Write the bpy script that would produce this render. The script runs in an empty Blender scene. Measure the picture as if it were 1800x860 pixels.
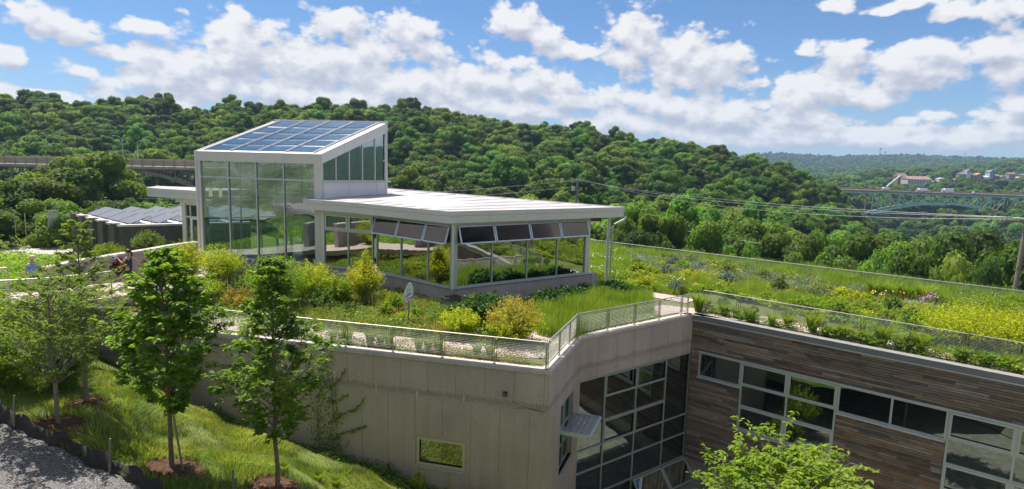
import bpy, math, random
import numpy as np
from mathutils import Vector, Matrix, noise

SC = bpy.context.scene
COL = SC.collection
rad = math.radians
rnd = random.Random(7)
RG = np.random.default_rng(11)

# ------------------------------------------------------------------ camera
FPX, PITCH, ROLL = 1064.96, rad(7.71), rad(1.556)
FW = Vector((0, math.cos(PITCH), -math.sin(PITCH)))
_r0 = Vector((1, 0, 0)); _u0 = _r0.cross(FW)
RT = _r0 * math.cos(ROLL) + _u0 * math.sin(ROLL)
UP = -_r0 * math.sin(ROLL) + _u0 * math.cos(ROLL)
EYE = Vector((0, 0, 8.0))
cam = bpy.data.objects.new('camera', bpy.data.cameras.new('camera'))
COL.objects.link(cam)
m = Matrix((RT, UP, -FW)).transposed().to_4x4()
m.translation = EYE
cam.matrix_world = m
cam.data.sensor_width = 36
cam.data.lens = FPX / 1800 * 36
cam.data.clip_start = 0.1
cam.data.clip_end = 12000
SC.camera = cam

def ray(px, py):
    return FW + RT * ((px - 900) / FPX) - UP * ((py - 430) / FPX)
def at(px, py, z):
    """point of the place, at height z, that the photograph shows at px, py"""
    d = ray(px, py)
    return EYE + d * ((z - EYE.z) / d.z)
def proj(x, y, z):
    v = Vector((x, y, z)) - EYE
    w = v.dot(FW)
    return 900 + FPX * v.dot(RT) / w, 430 - FPX * v.dot(UP) / w

# ------------------------------------------------------------------ light, sky
SUN_AZ, SUN_EL = rad(-47), rad(66)
SC.view_settings.view_transform = 'Standard'
SC.view_settings.look = 'None'
SC.view_settings.exposure = 1.3
SC.view_settings.gamma = 1
SC.view_settings.use_curve_mapping = False
SC.cycles.use_denoising = True
SC.cycles.max_bounces = 8
SC.cycles.transparent_max_bounces = 12
SC.cycles.volume_bounces = 0
SC.cycles.caustics_reflective = False
SC.cycles.caustics_refractive = False
SC.cycles.sample_clamp_indirect = 8
sun = bpy.data.objects.new('sun', bpy.data.lights.new('sun', 'SUN'))
COL.objects.link(sun)
sun.data.energy = 3.0
sun.data.angle = rad(0.5)
sun.data.color = (1.0, 0.95, 0.88)
sd = Vector((math.sin(SUN_AZ) * math.cos(SUN_EL), math.cos(SUN_AZ) * math.cos(SUN_EL), math.sin(SUN_EL)))
sun.rotation_euler = (-sd).to_track_quat('-Z', 'Y').to_euler()
sun.location = (-60, 0, 80)

CLOUDS = [  # px, py, rx, ry of each cumulus mass in the photograph
 (400,62,46,30),(440,84,80,42),(520,112,100,48),(625,118,76,42),(335,112,70,34),(225,90,62,14),(262,142,66,26),(350,150,100,28),
 (720,150,120,36),(830,140,78,36),(930,150,62,36),(1010,172,66,24),(560,165,260,26),(860,190,180,24),(470,60,34,18),(650,95,44,24),
 (105,40,66,22),(250,47,44,13),(152,126,28,9),(12,100,30,16),(40,20,26,10),(605,46,50,22),(715,58,46,26),(752,84,30,14),
 (905,42,40,22),(955,60,34,18),(985,84,30,14),(1018,96,14,8),
 (1118,62,44,34),(1102,92,50,18),(1200,104,80,34),(1262,90,54,22),(1222,140,84,28),(1185,185,110,24),(1270,200,60,24),(1130,40,28,20),
 (1416,92,18,13),(1480,108,44,18),(1560,112,110,34),(1660,92,110,24),(1760,86,70,32),(1640,132,90,18),(1790,120,60,20),
 (1440,160,70,36),(1500,182,74,22),(1390,196,56,24),(1420,215,90,22),
 (1652,203,32,10),(1760,206,48,18),(1602,214,26,8),(1725,14,60,16),(1585,2,46,8),(1470,5,26,10),(1790,180,30,16),
 (1300,238,190,20),(1600,246,200,18),(1100,215,110,22),(60,168,90,12),(290,176,110,16),(1780,232,90,18),(1790,8,50,14),(870,118,30,10),(1340,148,22,7)]

def build_world():
    w = bpy.data.worlds.new('World'); SC.world = w; w.use_nodes = True
    nt = w.node_tree; nt.nodes.clear()
    N = nt.nodes.new; L = nt.links.new
    g = bpy.data.node_groups.new('cloud_field', 'ShaderNodeTree')
    g.interface.new_socket('P', in_out='INPUT', socket_type='NodeSocketVector')
    g.interface.new_socket('F', in_out='OUTPUT', socket_type='NodeSocketFloat')
    gi = g.nodes.new('NodeGroupInput'); go = g.nodes.new('NodeGroupOutput')
    # domain warp
    wn = g.nodes.new('ShaderNodeTexNoise'); wn.inputs['Scale'].default_value = 9; wn.inputs['Detail'].default_value = 4
    g.links.new(gi.outputs[0], wn.inputs['Vector'])
    ws = g.nodes.new('ShaderNodeVectorMath'); ws.operation = 'MULTIPLY_ADD'
    ws.inputs[1].default_value = (0.07, 0.035, 0); 
    g.links.new(wn.outputs['Color'], ws.inputs[0])
    off = g.nodes.new('ShaderNodeVectorMath'); off.operation = 'ADD'; off.inputs[1].default_value = (-0.035, -0.0175, 0)
    g.links.new(gi.outputs[0], off.inputs[0]); g.links.new(off.outputs[0], ws.inputs[2])
    src = ws.outputs[0]
    prev = None
    for (x, y, rx, ry) in CLOUDS:
        d = ray(x, y).normalized()
        c = (math.atan2(d.x, d.y), math.asin(d.z))
        sx, sy = rx / FPX * 1.45, ry / FPX * 1.5
        k = math.cos(c[0]) ** 2
        sx *= k; sy *= math.cos(c[0])
        mp = g.nodes.new('ShaderNodeVectorMath'); mp.operation = 'MULTIPLY_ADD'
        mp.inputs[1].default_value = (1 / sx, 1 / sy, 0); mp.inputs[2].default_value = (-c[0] / sx, -c[1] / sy, 0)
        g.links.new(src, mp.inputs[0])
        ln = g.nodes.new('ShaderNodeVectorMath'); ln.operation = 'LENGTH'
        g.links.new(mp.outputs[0], ln.inputs[0])
        if prev is None: prev = ln.outputs['Value']
        else:
            mn = g.nodes.new('ShaderNodeMath'); mn.operation = 'SMOOTH_MIN'; mn.inputs[2].default_value = 0.45
            g.links.new(prev, mn.inputs[0]); g.links.new(ln.outputs['Value'], mn.inputs[1]); prev = mn.outputs[0]
    n1 = g.nodes.new('ShaderNodeTexNoise'); n1.inputs['Scale'].default_value = 20; n1.inputs['Detail'].default_value = 8
    n1.inputs['Roughness'].default_value = 0.58
    sc = g.nodes.new('ShaderNodeVectorMath'); sc.operation = 'MULTIPLY'; sc.inputs[1].default_value = (1, 1.5, 1)
    g.links.new(gi.outputs[0], sc.inputs[0]); g.links.new(sc.outputs[0], n1.inputs['Vector'])
    v1 = g.nodes.new('ShaderNodeTexVoronoi'); v1.feature = 'SMOOTH_F1'; v1.inputs['Scale'].default_value = 30; v1.inputs['Smoothness'].default_value = 0.3
    v1.inputs['Detail'].default_value = 2.0
    wv = g.nodes.new('ShaderNodeVectorMath'); wv.operation = 'MULTIPLY_ADD'; wv.inputs[1].default_value = (0.02, 0.02, 0)
    g.links.new(n1.outputs['Color'], wv.inputs[0]); g.links.new(sc.outputs[0], wv.inputs[2])
    g.links.new(wv.outputs[0], v1.inputs['Vector'])
    a = g.nodes.new('ShaderNodeMath'); a.operation = 'MULTIPLY_ADD'; a.inputs[1].default_value = 2.0
    g.links.new(n1.outputs['Fac'], a.inputs[0])
    inv = g.nodes.new('ShaderNodeMath'); inv.operation = 'SUBTRACT'; inv.inputs[0].default_value = 0.60
    g.links.new(prev, inv.inputs[1]); g.links.new(inv.outputs[0], a.inputs[2])
    b = g.nodes.new('ShaderNodeMath'); b.operation = 'MULTIPLY_ADD'; b.inputs[1].default_value = -0.68
    g.links.new(v1.outputs['Distance'], b.inputs[0]); g.links.new(a.outputs[0], b.inputs[2])
    # unseen cumulus round the rest of the sky, thickened to raise the fill light
    n2 = g.nodes.new('ShaderNodeTexNoise'); n2.inputs['Scale'].default_value = 3.2; n2.inputs['Detail'].default_value = 7; g.links.new(sc.outputs[0], n2.inputs['Vector'])
    r2 = g.nodes.new('ShaderNodeMath'); r2.operation = 'MULTIPLY_ADD'; r2.inputs[1].default_value = 5.0; r2.inputs[2].default_value = -2.35; g.links.new(n2.outputs['Fac'], r2.inputs[0])
    sx_ = g.nodes.new('ShaderNodeSeparateXYZ'); g.links.new(gi.outputs[0], sx_.inputs[0])
    ab = g.nodes.new('ShaderNodeMath'); ab.operation = 'ABSOLUTE'; g.links.new(sx_.outputs['X'], ab.inputs[0])
    o1 = g.nodes.new('ShaderNodeMapRange'); o1.inputs['From Min'].default_value = .78; o1.inputs['From Max'].default_value = .95; g.links.new(ab.outputs[0], o1.inputs['Value'])
    o2 = g.nodes.new('ShaderNodeMapRange'); o2.inputs['From Min'].default_value = .33; o2.inputs['From Max'].default_value = .48; g.links.new(sx_.outputs['Y'], o2.inputs['Value'])
    om = g.nodes.new('ShaderNodeMath'); om.operation = 'MAXIMUM'; g.links.new(o1.outputs[0], om.inputs[0]); g.links.new(o2.outputs[0], om.inputs[1])
    mxx = g.nodes.new('ShaderNodeMix'); g.links.new(om.outputs[0], mxx.inputs[0]); g.links.new(b.outputs[0], mxx.inputs[2]); g.links.new(r2.outputs[0], mxx.inputs[3])
    g.links.new(mxx.outputs[0], go.inputs[0])
    # world
    tc = N('ShaderNodeTexCoord'); nz = N('ShaderNodeVectorMath'); nz.operation = 'NORMALIZE'; L(tc.outputs['Generated'], nz.inputs[0])
    sp = N('ShaderNodeSeparateXYZ'); L(nz.outputs[0], sp.inputs[0])
    az = N('ShaderNodeMath'); az.operation = 'ARCTAN2'; L(sp.outputs['X'], az.inputs[0]); L(sp.outputs['Y'], az.inputs[1])
    el = N('ShaderNodeMath'); el.operation = 'ARCSINE'; L(sp.outputs['Z'], el.inputs[0])
    cb = N('ShaderNodeCombineXYZ'); L(az.outputs[0], cb.inputs[0]); L(el.outputs[0], cb.inputs[1])
    f1 = N('ShaderNodeGroup'); f1.node_tree = g; L(cb.outputs[0], f1.inputs[0])
    up = N('ShaderNodeVectorMath'); up.operation = 'ADD'; up.inputs[1].default_value = (-0.008, 0.020, 0); L(cb.outputs[0], up.inputs[0])
    f2 = N('ShaderNodeGroup'); f2.node_tree = g; L(up.outputs[0], f2.inputs[0])
    # clouds elsewhere in the sky: plain noise field outside the photographed part
    al = N('ShaderNodeMapRange'); al.interpolation_type = 'SMOOTHSTEP'; al.inputs['From Min'].default_value = 0.0; al.inputs['From Max'].default_value = 0.42
    L(f1.outputs[0], al.inputs['Value'])
    df = N('ShaderNodeMath'); df.operation = 'SUBTRACT'; L(f1.outputs[0], df.inputs[0]); L(f2.outputs[0], df.inputs[1])
    sh = N('ShaderNodeMapRange'); sh.inputs['From Min'].default_value = -1.0; sh.inputs['From Max'].default_value = 0.5
    L(df.outputs[0], sh.inputs['Value'])
    cr = N('ShaderNodeValToRGB'); L(sh.outputs[0], cr.inputs[0])
    e = cr.color_ramp.elements
    e[0].position = 0.0; e[0].color = (0.47, 0.50, 0.61, 1)
    e[1].position = 1.0; e[1].color = (0.93, 0.93, 0.95, 1)
    x = e.new(0.42); x.color = (0.58, 0.61, 0.71, 1)
    x = e.new(0.68); x.color = (0.72, 0.74, 0.82, 1)
    # thin veil near the horizon
    hz = N('ShaderNodeMapRange'); hz.interpolation_type = 'SMOOTHSTEP'; hz.inputs['From Min'].default_value = 0.17; hz.inputs['From Max'].default_value = -0.02
    hz.inputs['To Max'].default_value = 0.34
    L(el.outputs[0], hz.inputs['Value'])
    sky = N('ShaderNodeTexSky'); sky.sky_type = 'NISHITA'; sky.sun_disc = False
    sky.sun_elevation = SUN_EL; sky.sun_rotation = SUN_AZ; sky.air_density = 1.0; sky.dust_density = 0.3; sky.ozone_density = 5.0; sky.altitude = 600
    bg1 = N('ShaderNodeBackground'); bg1.inputs['Strength'].default_value = 0.05; skt = N('ShaderNodeMix'); skt.data_type = 'RGBA'; skt.blend_type = 'MULTIPLY'; skt.inputs[0].default_value = 1.0; L(sky.outputs[0], skt.inputs[6]); skt.inputs[7].default_value = (.73, .87, 1.0, 1); L(skt.outputs[2], bg1.inputs['Color'])
    bgv = N('ShaderNodeBackground'); bgv.inputs['Color'].default_value = (0.40, 0.50, 0.72, 1); bgv.inputs['Strength'].default_value = 0.36
    mv = N('ShaderNodeMixShader'); L(hz.outputs[0], mv.inputs[0]); L(bg1.outputs[0], mv.inputs[1]); L(bgv.outputs[0], mv.inputs[2])
    bg2 = N('ShaderNodeBackground'); bg2.inputs['Strength'].default_value = 0.40; L(cr.outputs[0], bg2.inputs['Color'])
    mx = N('ShaderNodeMixShader'); L(al.outputs[0], mx.inputs[0]); L(mv.outputs[0], mx.inputs[1]); L(bg2.outputs[0], mx.inputs[2])
    out = N('ShaderNodeOutputWorld'); L(mx.outputs[0], out.inputs['Surface'])
    w.cycles.sampling_method = 'MANUAL'; w.cycles.sample_map_resolution = 512
build_world()

# ------------------------------------------------------------------ helpers
def tag(o, label=None, cat=None, group=None, kind=None):
    if label: o['label'] = label
    if cat: o['category'] = cat
    if group: o['group'] = group
    if kind: o['kind'] = kind
    return o
def thing(name, label, cat, loc=(0, 0, 0), group=None, rz=0):
    o = bpy.data.objects.new(name, None); COL.objects.link(o)
    o.location = loc; o.rotation_euler = (0, 0, rz); o.empty_display_size = 0.2
    return tag(o, label, cat, group)
def origin(o):
    v = Vector((0, 0, 0))
    while o is not None:
        v += o.location; o = o.parent
    return v
def mk(name, me, parent=None, loc=None, kind=None):
    o = bpy.data.objects.new(name, me); COL.objects.link(o)
    if parent is not None: o.parent = parent
    if loc is not None: o.location = loc
    if kind: o['kind'] = kind
    return o
def np_mesh(name, V, F, mats, midx=None, smooth=False):
    """V (n,3), F (m,k) with k 3 or 4"""
    V = np.asarray(V, np.float32); F = np.asarray(F, np.int32)
    me = bpy.data.meshes.new(name)
    k = F.shape[1]
    me.vertices.add(len(V)); me.vertices.foreach_set('co', V.ravel())
    me.loops.add(F.size); me.loops.foreach_set('vertex_index', F.ravel())
    me.polygons.add(len(F)); me.polygons.foreach_set('loop_start', np.arange(0, F.size, k, dtype=np.int32))
    if midx is not None: me.polygons.foreach_set('material_index', np.asarray(midx, np.int32))
    if smooth: me.polygons.foreach_set('use_smooth', np.ones(len(F), bool))
    for mt in (mats if isinstance(mats, (list, tuple)) else [mats]): me.materials.append(mt)
    me.update(calc_edges=True)
    return me
class MB:
    def __init__(s): s.v = []; s.f = []
    def add(s, vs, fs):
        b = len(s.v); s.v += [tuple(v) for v in vs]; s.f += [tuple(b + i for i in f) for f in fs]; return s
    def hexa(s, p):  # 8 points: bottom 4 ccw, top 4 ccw
        return s.add(p, [(3, 2, 1, 0), (4, 5, 6, 7), (0, 1, 5, 4), (1, 2, 6, 5), (2, 3, 7, 6), (3, 0, 4, 7)])
    def box(s, x0, x1, y0, y1, z0, z1):
        return s.hexa([(x0, y0, z0), (x1, y0, z0), (x1, y1, z0), (x0, y1, z0), (x0, y0, z1), (x1, y0, z1), (x1, y1, z1), (x0, y1, z1)])
    def bar(s, a, b, w, h=None, up=(0, 0, 1)):  # rectangular bar from a to b
        a = Vector(a); b = Vector(b); d = (b - a).normalized(); h = h or w
        u = Vector(up)
        if abs(d.dot(u)) > 0.98: u = Vector((1, 0, 0)) if abs(d.x) < .9 else Vector((0, 1, 0))
        r = d.cross(u).normalized() * (w / 2); t = r.cross(d).normalized() * (h / 2)
        return s.hexa([a - r - t, a + r - t, b + r - t, b - r - t, a - r + t, a + r + t, b + r + t, b - r + t])
    def tube(s, pts, rads, n=6, cap=True):
        pts = [Vector(p) for p in pts]
        if not hasattr(rads, '__len__'): rads = [rads] * len(pts)
        b = len(s.v); prev = None
        for i, p in enumerate(pts):
            d = (pts[min(i + 1, len(pts) - 1)] - pts[max(i - 1, 0)]).normalized()
            ref = Vector((0, 0, 1)) if abs(d.z) < .9 else Vector((1, 0, 0))
            r = d.cross(ref).normalized()
            if prev is not None and r.dot(prev) < 0 and abs(d.z) >= .9: pass
            t = r.cross(d)
            for k in range(n):
                a = 2 * math.pi * k / n
                s.v.append(tuple(p + (r * math.cos(a) + t * math.sin(a)) * rads[i]))
        for i in range(len(pts) - 1):
            for k in range(n):
                k2 = (k + 1) % n
                s.f.append((b + i * n + k, b + i * n + k2, b + (i + 1) * n + k2, b + (i + 1) * n + k))
        if cap:
            s.f.append(tuple(b + k for k in range(n))[::-1]); e = b + (len(pts) - 1) * n; s.f.append(tuple(e + k for k in range(n)))
        return s
    def prism(s, poly, z0, z1):
        n = len(poly)
        vs = [(p[0], p[1], z0 if not hasattr(z0, '__len__') else z0[i]) for i, p in enumerate(poly)] + [(p[0], p[1], z1 if not hasattr(z1, '__len__') else z1[i]) for i, p in enumerate(poly)]
        area = sum(poly[i][0] * poly[(i + 1) % n][1] - poly[(i + 1) % n][0] * poly[i][1] for i in range(n))
        fs = [tuple(range(n))[::-1], tuple(range(n, 2 * n))] + [(i, (i + 1) % n, n + (i + 1) % n, n + i) for i in range(n)]
        if area < 0: fs = [f[::-1] for f in fs]
        return s.add(vs, fs)
    def mesh(s, name, mat):
        me = bpy.data.meshes.new(name); me.from_pydata(s.v, [], s.f)
        me.materials.append(mat); me.update(); return me
    def build(s, name, mat, parent=None, kind=None, bevel=0, smooth=False):
        if parent is not None:
            o = origin(parent); s.v = [(v[0] - o.x, v[1] - o.y, v[2] - o.z) for v in s.v]
        me = s.mesh(name, mat)
        if smooth: me.polygons.foreach_set('use_smooth', [True] * len(me.polygons))
        ob = mk(name, me, parent, kind=kind)
        if bevel:
            bm = ob.modifiers.new('bevel', 'BEVEL'); bm.width = bevel; bm.segments = 1; bm.limit_method = 'ANGLE'
        return ob
class Frame:
    """vertical wall plane through A towards B: s along, t outward (towards the viewer side), z up"""
    def __init__(s, A, B, flip=False):
        s.A = Vector((A[0], A[1], 0)); d = Vector((B[0] - A[0], B[1] - A[1], 0)); s.len = d.length; s.u = d.normalized()
        s.n = Vector((s.u.y, -s.u.x, 0))
        if flip: s.n = -s.n
    def p(s, a, t, z): return s.A + s.u * a + s.n * t + Vector((0, 0, z))
    def box(s, mb, s0, s1, t0, t1, z0, z1):
        q = [s.p(s0, t1, z0), s.p(s1, t1, z0), s.p(s1, t0, z0), s.p(s0, t0, z0), s.p(s0, t1, z1), s.p(s1, t1, z1), s.p(s1, t0, z1), s.p(s0, t0, z1)]
        if (q[1] - q[0]).cross(q[3] - q[0]).z < 0: q = [q[i] for i in (3, 2, 1, 0, 7, 6, 5, 4)]
        mb.hexa(q); return mb

# ------------------------------------------------------------------ materials
def nodes(name):
    mt = bpy.data.materials.new(name); mt.use_nodes = True
    nt = mt.node_tree; nt.nodes.clear()
    out = nt.nodes.new('ShaderNodeOutputMaterial')
    return mt, nt, out
def nd(nt, t, **kw):
    n = nt.nodes.new(t)
    for k, v in kw.items():
        if k in n.inputs: n.inputs[k].default_value = v
        else: setattr(n, k, v)
    return n
def c4(c): return (c[0], c[1], c[2], 1)
def ramp(nt, fac, stops):
    r = nt.nodes.new('ShaderNodeValToRGB'); e = r.color_ramp.elements
    e[0].position = stops[0][0]; e[0].color = c4(stops[0][1]); e[1].position = stops[-1][0]; e[1].color = c4(stops[-1][1])
    for p, c in stops[1:-1]:
        x = e.new(p); x.color = c4(c)
    nt.links.new(fac, r.inputs[0]); return r.outputs[0]
def mix(nt, fac, a, b, blend='MIX'):
    m_ = nt.nodes.new('ShaderNodeMix'); m_.data_type = 'RGBA'; m_.blend_type = blend
    for i, v in ((0, fac), (6, a), (7, b)):
        if isinstance(v, (int, float)): m_.inputs[i].default_value = v
        elif isinstance(v, tuple): m_.inputs[i].default_value = c4(v)
        else: nt.links.new(v, m_.inputs[i])
    return m_.outputs[2]
def tex(nt, kind, scale, vec=None, stretch=None, **kw):
    n = nd(nt, kind, **kw); n.inputs['Scale'].default_value = scale
    if vec is None: vec = nt.nodes.new('ShaderNodeTexCoord').outputs['Object']
    if stretch:
        mp = nt.nodes.new('ShaderNodeMapping'); mp.inputs['Scale'].default_value = stretch
        nt.links.new(vec, mp.inputs['Vector']); vec = mp.outputs[0]
    nt.links.new(vec, n.inputs['Vector']); return n
def simple(name, col, rough=.6, metal=0, var=.12, scale=3, bump=.0, bscale=40, spec=.5, stretch=None):
    mt, nt, out = nodes(name)
    b = nd(nt, 'ShaderNodeBsdfPrincipled', Roughness=rough, Metallic=metal); b.inputs['Specular IOR Level'].default_value = spec
    n = tex(nt, 'ShaderNodeTexNoise', scale, Detail=6.0, stretch=stretch)
    lo = tuple(c * (1 - var) for c in col); hi = tuple(min(1, c * (1 + var)) for c in col)
    nt.links.new(ramp(nt, n.outputs['Fac'], [(.3, lo), (.7, hi)]), b.inputs['Base Color'])
    if bump:
        bn = tex(nt, 'ShaderNodeTexNoise', bscale, Detail=4.0)
        bp = nd(nt, 'ShaderNodeBump', Strength=bump, Distance=.02); nt.links.new(bn.outputs['Fac'], bp.inputs['Height']); nt.links.new(bp.outputs[0], b.inputs['Normal'])
    nt.links.new(b.outputs[0], out.inputs[0]); return mt
def m_concrete(name, base=(.30, .275, .24), dark=.62):
    mt, nt, out = nodes(name)
    g = nt.nodes.new('ShaderNodeNewGeometry').outputs['Position']
    b = nd(nt, 'ShaderNodeBsdfPrincipled', Roughness=.85)
    big = tex(nt, 'ShaderNodeTexNoise', .35, g, Detail=5.0)
    streak = tex(nt, 'ShaderNodeTexNoise', 1.0, g, (2.2, 2.2, .12), Detail=7.0, Roughness=.65)
    fine = tex(nt, 'ShaderNodeTexNoise', 14, g, Detail=8.0, Roughness=.7)
    pit = tex(nt, 'ShaderNodeTexVoronoi', 9, g)
    c1 = ramp(nt, big.outputs['Fac'], [(.3, tuple(c * .84 for c in base)), (.7, tuple(c * 1.12 for c in base))])
    c2 = mix(nt, .5, c1, ramp(nt, streak.outputs['Fac'], [(.3, (.82, .81, .79)), (.65, (1.08, 1.08, 1.08))]), 'MULTIPLY')
    c3 = mix(nt, .6, c2, ramp(nt, fine.outputs['Fac'], [(.3, (.72, .72, .72)), (.6, (1.12, 1.12, 1.12))]), 'MULTIPLY')
    c4_ = mix(nt, .8, c3, ramp(nt, pit.outputs['Distance'], [(.05, (.5, .5, .5)), (.11, (1, 1, 1))]), 'MULTIPLY')
    # pour-joint band below the parapet, about 1.3 m under the coping
    sp = nt.nodes.new('ShaderNodeSeparateXYZ'); nt.links.new(g, sp.inputs[0])
    wob = nd(nt, 'ShaderNodeMath', operation='MULTIPLY_ADD'); nt.links.new(streak.outputs['Fac'], wob.inputs[0]); wob.inputs[1].default_value = .35; nt.links.new(sp.outputs['Z'], wob.inputs[2])
    band = ramp(nt, wob.outputs[0], [(0, (1, 1, 1)), (1, (1, 1, 1))])
    mr = nd(nt, 'ShaderNodeMapRange'); mr.inputs['From Min'].default_value = -1.75; mr.inputs['From Max'].default_value = -1.0; nt.links.new(wob.outputs[0], mr.inputs['Value'])
    band = ramp(nt, mr.outputs[0], [(0, (1, 1, 1)), (.3, (.92, .92, .92)), (.5, (dark, dark, dark)), (.62, (dark * .9, dark * .9, dark * .88)), (.8, (1, 1, 1))])
    c5 = mix(nt, ramp(nt, fine.outputs['Fac'], [(.35, (1, 1, 1)), (.6, (.35, .35, .35))]), c4_, mix(nt, 1.0, c4_, band, 'MULTIPLY'))
    nt.links.new(c5, b.inputs['Base Color'])
    bp = nd(nt, 'ShaderNodeBump', Strength=.35, Distance=.02); nt.links.new(fine.outputs['Fac'], bp.inputs['Height']); nt.links.new(bp.outputs[0], b.inputs['Normal'])
    nt.links.new(b.outputs[0], out.inputs[0]); return mt
def m_leaf(name, a, b, trans=.35, scale=.6, vary=.5, hue=.03, rough=.55):
    """leaf surface: clump-sized colour noise plus a per-plant shift"""
    mt, nt, out = nodes(name)
    n = tex(nt, 'ShaderNodeTexNoise', scale, Detail=3.0)
    oi = nt.nodes.new('ShaderNodeObjectInfo'); ge = nt.nodes.new('ShaderNodeNewGeometry')
    col = ramp(nt, n.outputs['Fac'], [(.35, a), (.65, b)])
    h = nt.nodes.new('ShaderNodeHueSaturation'); nt.links.new(col, h.inputs['Color'])
    mr = nd(nt, 'ShaderNodeMapRange'); mr.inputs['To Min'].default_value = 1 - vary * .5; mr.inputs['To Max'].default_value = 1 + vary * .5
    nt.links.new(oi.outputs['Random'], mr.inputs['Value'])
    isl = nd(nt, 'ShaderNodeMapRange'); isl.inputs['To Min'].default_value = .75; isl.inputs['To Max'].default_value = 1.25
    nt.links.new(ge.outputs['Random Per Island'], isl.inputs['Value'])
    ml = nd(nt, 'ShaderNodeMath', operation='MULTIPLY'); nt.links.new(mr.outputs[0], ml.inputs[0]); nt.links.new(isl.outputs[0], ml.inputs[1])
    nt.links.new(ml.outputs[0], h.inputs['Value'])
    wn = nd(nt, 'ShaderNodeTexWhiteNoise', noise_dimensions='1D'); nt.links.new(oi.outputs['Random'], wn.inputs['W'])
    mh = nd(nt, 'ShaderNodeMapRange'); mh.inputs['To Min'].default_value = .5 - hue; mh.inputs['To Max'].default_value = .5 + hue
    nt.links.new(wn.outputs['Value'], mh.inputs['Value']); nt.links.new(mh.outputs[0], h.inputs['Hue'])
    p = nd(nt, 'ShaderNodeBsdfPrincipled', Roughness=rough); p.inputs['Specular IOR Level'].default_value = .25
    nt.links.new(h.outputs[0], p.inputs['Base Color'])
    t = nt.nodes.new('ShaderNodeBsdfTranslucent')
    tcol = mix(nt, 1.0, h.outputs[0], (1.5, 1.35, .6), 'MULTIPLY'); nt.links.new(tcol, t.inputs[0])
    ms = nd(nt, 'ShaderNodeMixShader', Fac=trans); nt.links.new(p.outputs[0], ms.inputs[1]); nt.links.new(t.outputs[0], ms.inputs[2])
    nt.links.new(ms.outputs[0], out.inputs[0]); return mt
def m_glass(name, tint, refl_lo=.25, refl_hi=.9, wave=.0, gcol=(.85, .9, .88)):
    mt, nt, out = nodes(name)
    tr = nt.nodes.new('ShaderNodeBsdfTransparent'); tr.inputs[0].default_value = c4(tint)
    gl = nt.nodes.new('ShaderNodeBsdfGlossy'); gl.inputs['Roughness'].default_value = 0.01; gl.inputs['Color'].default_value = c4(gcol)
    lw = nd(nt, 'ShaderNodeLayerWeight', Blend=.35)
    mr = nd(nt, 'ShaderNodeMapRange'); mr.inputs['To Min'].default_value = refl_lo; mr.inputs['To Max'].default_value = refl_hi
    nt.links.new(lw.outputs['Fresnel'], mr.inputs['Value'])
    if wave:
        g = nt.nodes.new('ShaderNodeNewGeometry').outputs['Position']
        n = tex(nt, 'ShaderNodeTexNoise', 1.1, g, (1, 1, .6), Detail=1.0)
        bp = nd(nt, 'ShaderNodeBump', Strength=wave, Distance=.05); nt.links.new(n.outputs['Fac'], bp.inputs['Height']); nt.links.new(bp.outputs[0], gl.inputs['Normal'])
    ms = nt.nodes.new('ShaderNodeMixShader'); nt.links.new(mr.outputs[0], ms.inputs[0]); nt.links.new(tr.outputs[0], ms.inputs[1]); nt.links.new(gl.outputs[0], ms.inputs[2])
    nt.links.new(ms.outputs[0], out.inputs[0]); return mt
def m_ground(name, stops, scale=.5, fine=30, bump=.6, bdist=.03, spots=None):
    mt, nt, out = nodes(name)
    b = nd(nt, 'ShaderNodeBsdfPrincipled', Roughness=.95); b.inputs['Specular IOR Level'].default_value = .1
    g = nt.nodes.new('ShaderNodeNewGeometry').outputs['Position']
    n = tex(nt, 'ShaderNodeTexNoise', scale, g, Detail=6.0); f = tex(nt, 'ShaderNodeTexNoise', fine, g, Detail=5.0)
    c = mix(nt, .7, ramp(nt, n.outputs['Fac'], stops), ramp(nt, f.outputs['Fac'], [(.3, (.6, .6, .6)), (.7, (1.3, 1.3, 1.3))]), 'MULTIPLY')
    nt.links.new(c, b.inputs['Base Color'])
    bp = nd(nt, 'ShaderNodeBump', Strength=bump, Distance=bdist); nt.links.new(f.outputs['Fac'], bp.inputs['Height']); nt.links.new(bp.outputs[0], b.inputs['Normal'])
    nt.links.new(b.outputs[0], out.inputs[0]); return mt
def m_gravel(name):
    mt, nt, out = nodes(name)
    b = nd(nt, 'ShaderNodeBsdfPrincipled', Roughness=.85)
    g = nt.nodes.new('ShaderNodeNewGeometry').outputs['Position']
    v = tex(nt, 'ShaderNodeTexVoronoi', 36, g); n = tex(nt, 'ShaderNodeTexNoise', .8, g, Detail=5.0)
    sep = nt.nodes.new('ShaderNodeSeparateColor'); nt.links.new(v.outputs['Color'], sep.inputs[0])
    c = ramp(nt, sep.outputs[0], [(0, (.09, .083, .08)), (.35, (.17, .16, .155)), (.7, (.27, .25, .24)), (1, (.40, .37, .35))])
    c = mix(nt, .75, c, ramp(nt, v.outputs['Distance'], [(.25, (1.1, 1.1, 1.1)), (.75, (.35, .35, .35))]), 'MULTIPLY')
    c = mix(nt, .5, c, ramp(nt, n.outputs['Fac'], [(.3, (.8, .78, .74)), (.7, (1.15, 1.15, 1.15))]), 'MULTIPLY')
    nt.links.new(c, b.inputs['Base Color'])
    bp = nd(nt, 'ShaderNodeBump', Strength=1.0, Distance=.03, invert=True); nt.links.new(v.outputs['Distance'], bp.inputs['Height']); nt.links.new(bp.outputs[0], b.inputs['Normal'])
    nt.links.new(b.outputs[0], out.inputs[0]); return mt
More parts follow.
